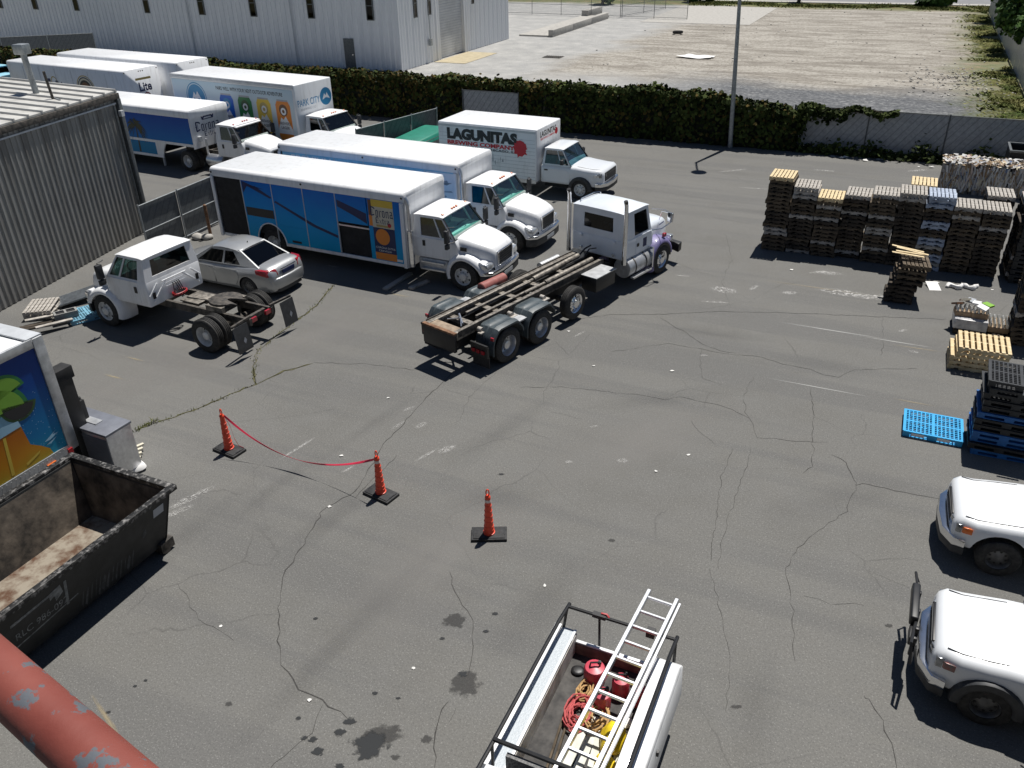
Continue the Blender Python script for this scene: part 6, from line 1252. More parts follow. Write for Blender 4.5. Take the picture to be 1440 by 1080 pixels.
k = MB(); k.box(-.09, SL, -.03, .09, SHh-.03, SHh+.07); k.box(-.09, SL, -SW-.09, -SW+.03, SHh-.03, SHh+.07); k.box(-.09, .05, -SW+.03, -.03, SHh-.03, SHh+.07); k.build('rim_rail', 'skiprim', t, bev=.012)
for y in (-.75, -SW+.75): k = MB(); k.box(.2, SL, y-.08, y+.08, .02, zf-.04); k.build('under_rail', 'steeldark', t)
k = MB(); k.box(.06, .36, -.42, -.2, .06, .26); k.cyl((.25, -.5, .12), (0, 1, 0), .11, .3, 12); k.build('roller', 'steeldark', t)
k = MB(); k.hexa([(.02, .0, .55), (.5, .0, .5), (.5, .03, .5), (.02, .03, .55), (.0, .01, .72), (.5, .01, .66), (.5, .04, .66), (.0, .04, .72)])
vL = V((0, .30, SHh-zq)).normalized(); Fs = Fr((0, -.3, zq), (-1, 0, 0), tuple(vL))
Fs.rect('sticker', -.42, -.18, .85, 1.05, 'i_grey', t, .004); Fs.polys('stencil_frame', [[(-3.3, .92), (-2.6, .95), (-2.6, .90), (-3.3, .86)], [(-2.62, .95), (-2.4, 1.0), (-2.36, .8), (-2.5, .7), (-2.52, .84), (-2.6, .8)], [(-2.33, 1.0), (-2.28, 1.0), (-2.28, .42), (-2.33, .42)], [(-3.4, .36), (-2.1, .5), (-2.1, .47), (-3.4, .33)]], 'stencil', t, .004); Fs.text('stencil', 'RLC 986-092', -3.25, .5, .95, .15, 'stencil', t, .005); Fs.polys('scuff_print', [[(-.72, .62), (-.62, .75), (-.6, .62), (-.68, .55)]] + [[(-1.0-.09*i+rnd.uniform(-.03, .03), .05+rnd.uniform(0, .15)), (-.97-.09*i, .05), (-.9-.09*i, .42+rnd.uniform(-.1, .15)), (-.93-.09*i, .45)] for i in range(13)], 'stencildark', t, .004)
for i in range(4): k = MB(); x = 1.3+i*1.5; k.hexa([(x-.05, -.105, zf), (x+.05, -.105, zf), (x+.05, -.04, zf), (x-.05, -.04, zf), (x-.05, -.01, SHh-.03), (x+.05, -.01, SHh-.03), (x+.05, .05, SHh-.03), (x-.05, .05, SHh-.03)])
P = G(1432, 205); t = thing('dark_skip', 'dark green metal skip standing against the chain-link fence', 'skip', PQ(4.55, 39.6), GA)
for x0_, x1_, y0_, y1_ in ((0, 1.9, 0, .05), (0, 1.9, 1.45, 1.5), (0, .05, .05, 1.45), (1.85, 1.9, .05, 1.45)): k = MB(); k.box(x0_, x1_, y0_, y1_, .15, 1.45); k.build('side_wall', 'skipblack', t)
k = MB(); k.box(.05, 1.85, .05, 1.45, .15, .2); k.build('floor', 'skipblack', t)
for a in ((-.04, 1.94, -.04, .05), (-.04, 1.94, 1.45, 1.54), (-.04, .05, .05, 1.45), (1.85, 1.94, .05, 1.45)): k = MB(); k.box(*a, 1.42, 1.5); k.build('rim_rail', 'galvdark', t)
k = MB(); [k.cyl((x, y, 0), (0, 0, 1), .07, .15, 10) for x in (.15, 1.75) for y in (.15, 1.35)]; k.build('caster', 'black', t)
P = G(592, 188, 1.25); t = thing('green_skip', 'skip under a green tarpaulin behind the lettered box truck', 'skip', V((P.x, P.y, 0)), R(65))
k = MB(); k.box(-1.9, 1.5, -.8, .8, .15, 1.15); k.build('tub', 'galvdark', t, bev=.03); k = MB(); k.hexa([(-1.95, -.86, 1.0), (1.55, -.86, 1.0), (1.55, .86, 1.0), (-1.95, .86, 1.0), (-1.95, -.7, 1.25), (1.55, -.7, 1.32), (1.55, .7, 1.32), (-1.95, .7, 1.25)]); k.build('tarpaulin', 'green_tarp', t, bev=.05); k = MB(); [k.box(x-.1, x+.1, -.7, .7, 0, .15) for x in (-1.5, 1.1)]; k.build('skid', 'black', t)
# ---- white utility pickup with side lockers, rack and ladder
HS = R(245); fS = V((cos(HS), sin(HS), 0)); lS = V((-fS.y, fS.x, 0)); tailC = V((1.45, 8.32, 0)); TX = -4.55
t = thing('utility_pickup', 'white utility pickup with side lockers and a black rack', 'truck', tailC + fS*4.55, HS)
light_truck(t, w=.90, zc=1.10, zf=1.0, nose=.9, cowl=-.5, cabl=1.35, zr=1.72, tail=TX+.05, wb=-3.35, bedtop=.86, zs=.45, wk='pick', rk='pick')
k = MB(); k.box(TX+.1, -1.95, -.62, .62, .62, .885); k.build('bed_floor', 'beddark', t)
for s in (1, -1):
    k = MB(); y0, y1 = sorted((s*.56, s*.98)); 
    k.hexa([(TX, s*.62, .62), (-2.0, s*.62, .62), (-2.0, s*.97, .62), (TX, s*.97, .62), (TX+.05, s*.62, 1.24), (-2.0, s*.62, 1.24), (-2.0, s*.95, 1.24), (TX+.05, s*.95, 1.24)]) if s > 0 else k.hexa([(TX, s*.97, .62), (-2.0, s*.97, .62), (-2.0, s*.62, .62), (TX, s*.62, .62), (TX+.05, s*.95, 1.24), (-2.0, s*.95, 1.24), (-2.0, s*.62, 1.24), (TX+.05, s*.62, 1.24)])
    lk = k.build('side_locker', 'white', t, bev=.02)
    if s > 0:
        k = MB(); k.hexa([(TX+.05, .60, 1.242), (-2.0, .60, 1.242), (-2.0, .95, 1.242), (TX+.05, .95, 1.242), (TX+.2, .60, 1.40), (-2.0, .60, 1.40), (-2.0, .93, 1.34), (TX+.2, .93, 1.34)]); lid = k.build('locker_lid', 'white', lk, bev=.02)
    else:
        k = MB(); k.box(TX+.06, -2.02, -.82, -.62, 1.242, 1.262); lid = k.build('locker_lid', 'treadwhite', lk, bev=.004, seg=1); k = MB(); k.box(TX+.04, -2.0, -.95, -.85, 1.242, 1.29); k.build('lid_rail', 'white', lk, bev=.012)
        k = MB(); k.box(TX+.06, -2.02, -.65, -.615, 1.242, 1.275); k.build('inner_rail', 'alu', lk)
    k = MB(); k.box(-3.2, -3.15, s*.96, s*.99, 1.0, 1.08); k.box(-2.5, -2.45, s*.96, s*.99, 1.0, 1.08); k.build('latch', 'black', lk)
    k = MB(); k.box(TX+.06, -2.02, s*.61, s*.618, .89, 1.22); k.build('inner_wall', 'beddirty', lk)
    # rack
    k = MB(); k.tube([(TX-.12, s*.80, 1.56), (TX+.3, s*.80, 1.62), (-1.95, s*.80, 1.66), (-.7, s*.78, 1.80)], .028, 8); rk_ = k.build('rack_rail', 'black', t)
    k = MB(); k.tube([(TX-.02, s*.80, 1.57), (TX+.06, s*.82, 1.24)], .022, 8); k.tube([(-2.05, s*.80, 1.66), (-2.05, s*.8, 1.24)], .022, 8); k.build('rack_post', 'black', rk_)
k = MB(); k.tube([(TX-.05, -.80, 1.57), (TX-.05, .80, 1.57)], .025, 8); rb_ = k.build('rear_crossbar', 'black', t); k = MB(); k.tube([(-2.1, -.8, 1.68), (-2.1, .8, 1.68)], .03, 8); k.build('front_crossbar', 'black', t)
k = MB(); k.bar((TX-.06, -.32, 1.56), (TX+.0, -.28, .92), .035, .008, (1, 0, 0)); k.box(TX-.1, TX-.02, -.42, -.22, 1.54, 1.6); k.build('ratchet_strap', 'black', t)
k = MB(); k.box(TX-.10, TX-.0, .38, .50, 1.50, 1.62); k.build('bar_clamp', 'black', t); k = MB(); k.tube([(TX-.08, -.3, 1.60), (TX-.08, -.22, 1.61), (TX-.06, -.18, 1.58)], .02, 6); k.build('strap_end', 'red', t)
k = MB(); k.box(TX+.06, TX+.12, -.61, .61, .62, 1.10); tg = k.build('tailgate', 'white', t, bev=.015); k = MB(); k.box(TX+.12, TX+.135, -.6, .6, .70, 1.08); k.build('tailgate_board', 'boardbrown', tg)
k = MB(); k.prism([(TX-.18, -.9), (TX-.2, .9), (TX-.02, .92), (TX-.02, -.92)], 'xy', .48, .64); k.build('rear_bumper', 'chrome', t, bev=.02)
k = MB(); k.box(-2.06, -2.0, -.6, .6, .9, 1.6); k.build('headboard_mesh', 'cabmesh', t)
k = MB(); k.tube([(-2.9, .955, 1.02), (-2.9, .975, .98)], .02, 6)
SVC = t
def onbed(x, y, z=0): return t_org + fS*x + lS*y + V((0, 0, z))
t_org = tailC + fS*4.55
# ladder resting on the rack
L0, L1 = V((2.14, 8.80, 0)), V((.52, 5.80, 0)); dl = (L1-L0); ang = atan2(dl.y, dl.x); LL = 4.6
t = thing('extension_ladder', 'aluminium ladder lying along the rack of the utility pickup', 'ladder', V((L0.x, L0.y, 1.60)), ang)
for s in (1, -1):
    k = MB(); k.box(0, LL, s*.21-.028, s*.21+.028, .0, .09); k.build('side_rail', 'alu', t, bev=.006, seg=1)
    if s > 0: k = MB(); k.box(.05, LL, s*.27-.015, s*.27+.015, -.02, .06); k.build('fly_rail', 'alu', t)
for i in range(15): k = MB(); x = .12+i*.31; k.box(x-.02, x+.02, -.19, .19, .018, .056); k.build('rung', 'alu', t, bev=.006, seg=1)
# cargo in the bed: gas cans, rope coils, bag, boards
def can(x, y, r_, lab, tilt=0):
    P = onbed(x, y, .886); o = thing('fuel_can', lab, 'can', P, 0, 'red cans in the pickup bed')
    k = MB(); k.lathe([(0, r_), (.02, r_*1.03), (.24, r_*1.03), (.28, r_*.9), (.30, r_*.4), (.31, 0)], ax=(tilt, 0, 1), n=20); k.build('body', 'canred', o); k = MB(); k.tube([(-.07, 0, .30), (-.06, 0, .37), (.06, 0, .37), (.07, 0, .30)], .014, 6); k.build('handle', 'black', o); k = MB(); k.lathe([(0, .03), (.05, .025)], (.07, .05, .28), (0, 0, 1), 8); k.build('cap', 'black', o)
can(TX+.50, -.18, .15, 'red round fuel can beside the locker in the pickup bed'); can(TX+.55, .22, .12, 'red fuel can under the ladder in the pickup bed'); can(TX+.62, .45, .10, 'small red can against the far locker in the pickup bed', .2); can(TX+.88, .06, .12, 'red can on top of the rope in the pickup bed')
def coil(x, y, r_, m_, lab, seed, turns=9, flat=.12):
    rr = random.Random(seed); P = onbed(x, y, .89); k = MB(); pts = []
    for i in range(turns*14): a = i/14*2*pi; q = r_*(.7+.3*sin(i*.31+seed)+rr.uniform(-.08, .08)); pts.append((q*cos(a)*1.5, q*sin(a)*.9, .02+flat*i/(turns*14)+.02*sin(i*.7)))
    k.tube(pts, .012, 5); o = tag(k.build('rope_coil', m_, loc=P), lab, 'rope'); o.rotation_euler = (0, 0, HS); return o
coil(TX+1.15, -.18, .20, 'rope_red', 'tangle of red rope lying in the pickup bed', 1, 12); coil(TX+1.1, .06, .18, 'rope_tan', 'tangle of tan rope lying in the pickup bed', 2, 11); coil(TX+.78, -.22, .12, 'rope_tan', 'small tan rope coil beside the red can', 3, 9)
P = onbed(TX+1.35, .38, .89); k = MB(); rr = random.Random(3); rg = []
for j, (s, z) in enumerate(((1, 0), (1.1, .08), (.95, .18), (.6, .26), (.2, .30))): rg.append([(.26*s*cos(a*.524)*rr.uniform(.75, 1.2), .17*s*sin(a*.524)*rr.uniform(.75, 1.2), z+rr.uniform(-.03, .03) if j else 0) for a in range(12)])
k.loft(rg); o = tag(k.build('yellow_bag', 'yellow', loc=P, sub=1), 'crumpled yellow bag under the ladder in the pickup bed', 'bag'); o.rotation_euler = (0, 0, HS)
P = onbed(TX+1.75, .42, .89); o = tag(dup(o, P, HS+.8), 'smaller yellow cloth on the white sheets in the pickup bed', 'cloth'); o.scale = (.7, .8, .6)
for i in range(5):
    P = onbed(TX+1.6+.02*i, -.05+.14*i, .89); k = MB(); k.obox((0, 0, .012+.004*i), (1.1, .12, .02), Matrix.Rotation(rnd.gauss(0, .04), 3, 'Z')); o = tag(k.build('white_board', 'boardwhite', loc=P), ['white board against the locker side in the pickup bed', 'second white board from the locker side in the pickup bed', 'middle white board of five in the pickup bed', 'fourth white board from the locker side in the pickup bed', 'white board closest to the yellow cloth in the pickup bed'][i], 'board', 'white boards in the pickup bed'); o.rotation_euler = (0, 0, HS)
for i in range(2):
    P = onbed(TX+1.55, -.38+.07*i, .89); k = MB(); k.tube([(-.55, 0, .03), (.55, .12, .05)], .018, 8); o = tag(k.build('wooden_pole', 'wood', loc=P), 'wooden tool handle beside the locker in the pickup bed', 'pole', 'tool handles in the pickup bed'); o.rotation_euler = (0, 0, HS)
for x, y, s, mm, nm, lab in ((TX+.45, -.45, .1, 'black', 'black_bag', 'small black bag wedged beside the locker in the pickup bed'), (TX+1.0, .42, .12, 'paper', 'white_cloth', 'white cloth scrap beneath the ladder in the pickup bed')):
    P = onbed(x, y, .887); k = MB(); k.loft([[(s*q*cos(a*.7)*rr.uniform(.8, 1.2), s*q*sin(a*.7)*rr.uniform(.8, 1.2), z) for a in range(9)] for q, z in ((1, 0), (1.1, s*.35), (.6, s*.55))]); tag(k.build(nm, mm, loc=P, sub=1), lab, 'bag' if 'bag' in nm else 'cloth')

# ---- two white pickups at the right
t = thing('white_pickup', 'white pickup with an orange turn signal and grey bumper beside the plastic pallets', 'pickup', V((8.76, 11.56, 0)), R(157))
light_truck(t, w=.84, zc=1.05, zf=.98, nose=.80, cowl=-.52, wb=-2.85, tail=-3.95)
t = thing('white_pickup', 'white pickup with a black push bar across its nose', 'pickup', V((7.03, 8.53, 0)), R(154))
light_truck(t, w=.86, zc=1.12, zf=1.05, nose=.80, cowl=-.40, wb=-2.85, tail=-3.95, flare='plastic', amb='ambersmall')
k = MB(); k.box(1.02, 1.14, -.70, .12, .82, 1.0); g_ = k.build('push_bar', 'black', t, bev=.03, seg=3)
for y in (-.52, -.1, .30): k = MB(); k.box(1.0, 1.06, y-.035, y+.035, .42, .98); k.build('upright', 'black', g_, bev=.012)
k = MB(); k.tube([(1.05, -.62, .92), (1.1, -1.0, .95), (1.02, -1.02, .75), (1.0, -.62, .62)], .022, 8); k.tube([(1.05, .1, .92), (1.1, .62, .95), (1.06, .78, .70), (1.0, .3, .60)], .022, 8); k.tube([(1.04, -.7, .62), (1.04, .4, .62)], .022, 8); k.build('guard_hoop', 'black', g_)
k = MB(); k.box(1.0, 1.12, .12, .42, .70, .86); k.build('winch_plate', 'black', g_, bev=.02)

# ================================================================ CONES AND TAPE
def cone(P, rz, lab, collar=True):
    t = thing('channelizer_cone', lab, 'traffic cone', P, rz, 'traffic cones in the yard')
    k = MB(); k.box(-.34, .34, -.19, .19, 0, .06); k.box(-.30, .30, -.16, .16, .06, .075); b_ = k.build('rubber_base', 'rubberbase', t, bev=.02)
    for s in (1, -1): k = MB(); k.box(s*.29-.012, s*.29+.012, -.07, .07, .062, .0775); k.build('grip_slot', 'black', b_)
    k = MB(); pr = [(.06, .11), (.10, .115), (.105, .10)]
    for z in (.16, .24, .36, .48, .60, .72): r_ = .105-.06*z; pr += [(z, r_), (z+.005, r_+.006), (z+.02, r_+.006), (z+.025, r_-.001)]
    pr += [(.88, .05), (.92, .056), (.94, .05), (.97, .034)]; k.lathe(pr, ax=(0, 0, 1), n=20, c0=False); k.build('post', 'orange', t, smooth=30)
    if collar: k = MB(); k.lathe([(0, .062), (.06, .058)], (0, 0, .82), (0, 0, 1), 20, False, False); k.build('reflective_band', 'i_lamb', t)
    k = MB(); k.tube([(.028*cos(a), 0, 1.0+.05+.075*sin(a)*1.0-.03) for a in [R(-110+320*i/12) for i in range(13)]], .013, 8); k.build('grab_loop', 'orange', t)
    return t
C1, C2, C3 = G(323, 634), G(536, 696), G(688, 753)
cone(C1, R(-32), 'orange cone without white band holding the far end of the red tape', False); cone(C2, R(-35), 'banded orange cone with the red tape tied to its top'); cone(C3, R(0), 'banded orange cone standing alone without tape')
# tape
k = MB(); A = C1 + V((.05, .0, .93)); B = C2 + V((-.03, .0, .90)); n_ = 40; up = []
for i in range(n_+1):
    u = i/n_; q = A.lerp(B, u) - V((0, 0, 1))*(.62*4*u*(1-u)*(1-.25*(u-.5))); tw = u*9+.4*sin(u*13); up.append((q, V((cos(tw)*.6, sin(tw)*.5, .7)).normalized()*.024))
k.loft([[q+w_, q-w_, q-w_+V((0, .002, 0)), q+w_+V((0, .002, 0))] for q, w_ in up]); o = k.build('barrier_tape', 'tape', smooth=60); tag(o, 'red barrier tape sagging between two orange cones', 'tape')
k = MB(); q0 = A-C1; k.loft([[V(p)+V((0, 0, .012)), V(p)-V((0, 0, .012)), V(p)-V((.003, 0, .012)), V(p)+V((-.003, 0, .012))] for p in [A, C1+V((.12, .05, .6)), C1+V((.14, .06, .3)), C1+V((.22, .02, .12)), C1+V((.34, -.02, .085))]]); tag(k.build('tape_tail', 'tape', smooth=0), 'loose end of red tape hanging down beside the first cone', 'tape')

# ================================================================ PALLETS
PW, PD, PH = .78, 1.04, .135
def pallet_meshes(m_, w=PW, d=PD, nb=7):
    k = MB(); bw = .088; k.box(-bw/2, bw/2, -d/2, d/2, 0, .018); a = k.build('x', m_, bev=.003, seg=1, smooth=0); am = a.data; bpy.data.objects.remove(a)
    k = MB(); pr = [(-w/2, 0), (-w/2+.14, 0), (-w/2+.17, .035), (-w/2+.26, .035), (-w/2+.29, 0), (w/2-.29, 0), (w/2-.26, .035), (w/2-.17, .035), (w/2-.14, 0), (w/2, 0), (w/2, .089), (-w/2, .089)]
    k.prism(pr, 'xz', -.019, .019); a = k.build('x', m_, smooth=0); sm = a.data; bpy.data.objects.remove(a); return am, sm
def whole_mesh(am, sm, w, d, nb, nbot):
    k = MB()
    def put(me, loc): k.add([V(v.co)+V(loc) for v in me.vertices], [tuple(p.vertices) for p in me.polygons])
    for i in range(nb): put(am, (-w/2+.045+(w-.09)*i/(nb-1), 0, .107+.010))
    for i in range(nbot): put(am, (-w/2+.045+(w-.09)*i/(nbot-1), 0, 0))
    for y in (-d/2+.02, 0, d/2-.02): put(sm, (0, y, .02))
    return k
PMS = {}
for mm in ('wood', 'woodyellow', 'woodgrey', 'wooddark_shade', 'woodblue'):
    am, sm = pallet_meshes(mm); kk = whole_mesh(am, sm, PW, PD, 7, 4); o = kk.build('pallet', mm, smooth=0); PMS[mm] = (am, sm, o.data); bpy.data.objects.remove(o)
def pallet(P, rz, mm, lab, grp, parts=False, name='wooden_pallet'):
    am, sm, wm = PMS[mm]
    if not parts: o = inst(name, wm, None, P, (0, 0, rz)); return tag(o, lab, 'pallet', grp)
    t = thing(name, lab, 'pallet', P, rz, grp)
    for i in range(7): o = inst('deck_board', am, t, (-PW/2+.045+(PW-.09)*i/6, rnd.gauss(0, .006), .117), (0, 0, rnd.gauss(0, .006)))
    for i in range(4): inst('bottom_board', am, t, (-PW/2+.045+(PW-.09)*i/3, 0, 0))
    for y in (-PD/2+.02, 0, PD/2-.02): inst('stringer', sm, t, (0, y, .02))
    return t
GRP = 'stacked wooden pallets'
ORD = 'topmost second third fourth fifth sixth seventh eighth ninth tenth eleventh twelfth thirteenth fourteenth fifteenth sixteenth seventeenth eighteenth nineteenth twentieth'.split()
def stack(p, q, n_, base, top, lab, seed, jit=.02, lean=(0, 0), grp=GRP, rz0=GA, ntop=2):
    rr = random.Random(seed); mp = ('wooddark_shade', 'wood', 'woodgrey', 'wooddark_shade', 'wood')
    for i in range(n_):
        P = PQ(p+rr.gauss(0, jit)+lean[0]*i, q+rr.gauss(0, jit)+lean[1]*i, .001+i*PH); mm = top if i >= n_-1 else base if rr.random() < .5 else rr.choice(mp)  # below the top, darker woods paint in the shade of the stack sides
        pallet(P, rz0+rr.gauss(0, .015), mm, ORD[n_-1-i]+(' pallet of ' if i == n_-1 else ' pallet down in ')+lab, grp, parts=i >= n_-1)
p0, q0 = -3.5+PW/2, 28.35+PD/2
ROW = [(2.5, 'wood', 'woodyellow', 'the tall yellow-topped stack at the row end'), (2.3, 'wooddark_shade', 'woodgrey', 'the stack beside the tall yellow-topped one'), (2.0, 'wood', 'woodyellow', 'the low yellow-topped stack of the long row'), (2.2, 'wooddark_shade', 'woodgrey', 'the stack just beyond the low yellow-topped one'), (2.35, 'wood', 'woodgrey', 'the pale-topped stack amid the long row'), (2.42, 'wooddark_shade', 'woodgrey', 'the tallest pale stack next to the blue-grey stack'), (2.4, 'woodblue', 'woodblue', 'the blue-grey painted stack in the long row'), (2.1, 'wood', 'woodgrey', 'the stack just past the blue-grey one'), (2.15, 'wooddark_shade', 'woodgrey', 'the last stack of the long row')]
for i, (h, b_, tp, lab) in enumerate(ROW): stack(p0+.812*i, q0 + (.15 if i in (3,) else 0), round(h/PH), b_, tp, lab, i)
for i, (dp_, dq_, h, b_, tp, lab) in enumerate([(4.35, 1.12, 2.45, 'wood', 'woodyellow', 'the stack hidden behind the blue-grey stack'), (6.6, 1.15, 2.35, 'wooddark_shade', 'woodgrey', 'the stack behind the last stack of the row'), (7.6, .95, 2.35, 'wooddark_shade', 'woodgrey', 'the pale stack standing behind the black crates'), (7.55, 0.0, 1.9, 'wooddark_shade', 'wooddark_shade', 'the dark stack between the long row and the crates')]): stack(p0+dp_, q0+dq_, round(h/PH), b_, tp, lab, 20+i)
# leaning stack on its own
LS = toPQ(G(1262, 425)); rr = random.Random(6)
for i in range(8):
    P = PQ(LS[0]+.02*i*(1 if i < 4 else 1.8)-.02, LS[1]+.42+.008*i, .002+i*.132); o = pallet(P, GA+rr.gauss(0, .05)+(.10 if i > 4 else 0), 'wooddark_shade' if i < 5 else 'wood', ORD[7-i]+(' pallet of ' if i == 7 else ' pallet down in ')+'the small leaning stack standing alone', 'pallets of the leaning stack', parts=i >= 7); o.rotation_euler[1] = R(1.2 if i < 4 else 3.0); o.location.z += .02 + (.035*(i-3) if i > 3 else 0)
for i in range(4):
    P = PQ(LS[0]+.12+rr.gauss(0, .1), LS[1]+.30+.14*i, 1.40+.012*i); k = MB(); k.box(-.45, .45, -.05, .05, 0, .02); o = tag(k.build('loose_plank', 'woodyellow', loc=P, smooth=0), 'loose plank lying on top of the small leaning stack', 'plank', 'loose planks on the leaning stack'); o.rotation_euler = (0, R(6), GA+rr.gauss(0, .12))
# yellow pallets on the right
YP = toPQ(G(1345, 460, .72)); PMS['woodyellow2'] = PMS['woodyellow']
am, sm = pallet_meshes('woodyellow', 1.18, 1.04, 9); o = whole_mesh(am, sm, 1.18, 1.04, 9, 5).build('pallet', 'woodyellow', smooth=0); YW = o.data; bpy.data.objects.remove(o)
for i in range(5):
    P = PQ(YP[0]+.60+rnd.gauss(0, .02)+(-.08 if i < 3 else 0), YP[1]-.55+rnd.gauss(0, .02), .002+.136*i); lab = ORD[4-i]+' fresh yellow pallet down in the low stack beside the drinks cartons'
    if i < 4: tag(inst('wooden_pallet', YW, None, P, (0, 0, GA+rnd.gauss(0, .02))), lab, 'pallet', 'fresh yellow pallets')
    else:
        t = thing('wooden_pallet', lab, 'pallet', P, GA, 'fresh yellow pallets')
        for j in range(9): inst('deck_board', am, t, (-.545+1.09*j/8, rnd.gauss(0, .008), .117))
        for j in range(5): inst('bottom_board', am, t, (-.545+1.09*j/4, 0, 0))
        for y in (-.5, 0, .5): inst('stringer', sm, t, (0, y, .02))
# tall brown stack at the picture's right edge
BE = toPQ(G(1434, 500)); stack(BE[0]+.12, BE[1]+1.1, 15, 'wood', 'wood', 'the tall brown stack behind the black plastic pallets', 40)

# plastic pallets: deck with open grid, feet and side walls
def plastic_pallet(P, rz, mm, lab, grp, w=1.2, d=1.0, h=.145, parts=True):
    t = thing('plastic_pallet', lab, 'pallet', P, rz, grp); key = ('pp', mm, w, d)
    if key not in KIDS:
        k = MB(); nx, ny = 14, 12
        for i in range(nx+1): x = -w/2+.012+(w-.024)*i/nx; ww = .012 if i not in (0, nx//2, nx) else .03; k.box(x-ww, x+ww, -d/2, d/2, h-.022, h)
        for j in range(ny+1): y = -d/2+.012+(d-.024)*j/ny; ww = .010 if j not in (0, ny//2, ny) else .028; k.box(-w/2, w/2, y-ww, y+ww, h-.020, h-.003)
        a = k.build('x', mm, smooth=0); k = MB()
        for x0_, x1_ in ((-w/2, -w/2+.14), (-.09, .09), (w/2-.14, w/2)):
            for y0_, y1_ in ((-d/2, -d/2+.12), (-.07, .07), (d/2-.12, d/2)): k.box(x0_, x1_, y0_, y1_, .02, h-.022)
        for y0_ in (-d/2, -.05, d/2-.1): k.box(-w/2, w/2, y0_, y0_+.1, 0, .02)
        for y0_ in (-d/2+.001, d/2-.021): k.box(-w/2, w/2, y0_, y0_+.02, h-.065, h-.022)
        b_ = k.build('x', mm, smooth=0)
        KIDS[key] = (a.data, b_.data); bpy.data.objects.remove(a); bpy.data.objects.remove(b_)
    inst('deck_grid', KIDS[key][0], t); inst('skids', KIDS[key][1], t); return t
bp_ = [toPQ(G(1269, 613)), toPQ(G(1352, 629))]; c_ = ((bp_[0][0]+bp_[1][0])/2, (bp_[0][1]+bp_[1][1])/2+.5)
o = plastic_pallet(PQ(*c_, .002), GA, 'bluepal', 'bright blue plastic pallet lying alone on the asphalt', None, 1.2, 1.0, .15)
for x in (-.3, .22): k = MB(); k.box(x-.13, x+.13, -.508, -.50, .05, .12); k.build('label_plate', 'i_white', o)
SP = toPQ(G(1358, 637)); SPX, SPY = SP[0]+.62, SP[1]+.52
ST_ = ['bluepal2', 'blackpal', 'bluepal2', 'bluepal2', 'blackpal', 'blackpal', 'bluepal2', 'blackpal', 'blackpal', 'blackpal', 'blackpal', 'blackpal']
for i, mm in enumerate(ST_):
    off = (rnd.gauss(0, .03), rnd.gauss(0, .03)); up_ = i > 6
    plastic_pallet(PQ(SPX+off[0]+(.05 if up_ else 0), SPY+off[1]+(.06 if up_ else 0), .002+i*.147), GA+rnd.gauss(0, .02), mm, ORD[len(ST_)-1-i]+(' dark blue' if 'blue' in mm else ' black')+' plastic pallet down the stack beside the lone blue pallet', 'stacked plastic pallets')
k = MB(); k.box(-.2, .2, -.01, .01, 0, .1); o = tag(k.build('pallet_sign', 'i_white', loc=PQ(SPX+.25, SPY-.53, 1.62)), 'small white plate on the tall plastic pallet stack', 'plate'); o.rotation_euler = (0, 0, GA)
# second plastic stack further back
S2 = toPQ(G(1400, 405)); 
for i in range(16): plastic_pallet(PQ(S2[0]+.95+rnd.gauss(0, .02), S2[1]+1.1+rnd.gauss(0, .02), .002+i*.147), GA+rnd.gauss(0, .02), 'blackpal', ORD[15-i]+' black plastic pallet down the stack beside the long wooden row', 'black plastic pallets by the row', 1.2, 1.0)

# ---- bales of waste paper
mat('bale', (.10, .085, .075), .9, var=.6, scale=6, col2=(.36, .33, .30), bump=.6, bscale=10, stretch=(1.6, 1.6, .3))
m, n, L, b = nodes_of('balechip'); g = N(n, 'NewGeometry').outputs['Random Per Island']; b.inputs['Roughness'].default_value = .85
cr_ = n.new('ShaderNodeValToRGB'); cr_.color_ramp.interpolation = 'CONSTANT'; e = cr_.color_ramp.elements
for i_, (p_, c_) in enumerate([(0, (.62, .60, .57)), (.22, (.40, .29, .18)), (.36, (.70, .69, .67)), (.5, (.25, .17, .10)), (.6, (.5, .5, .5)), (.7, (.64, .58, .45)), (.82, (.13, .18, .30)), (.86, (.33, .33, .34)), (.93, (.55, .45, .40))]):
    if i_ > 1: e.new(p_)
    e[i_].position = p_; e[i_].color = (*c_, 1)
L.new(g, cr_.inputs[0]); L.new(cr_.outputs[0], b.inputs['Base Color'])
B0 = toPQ(G(1318, 270)); rr = random.Random(31)
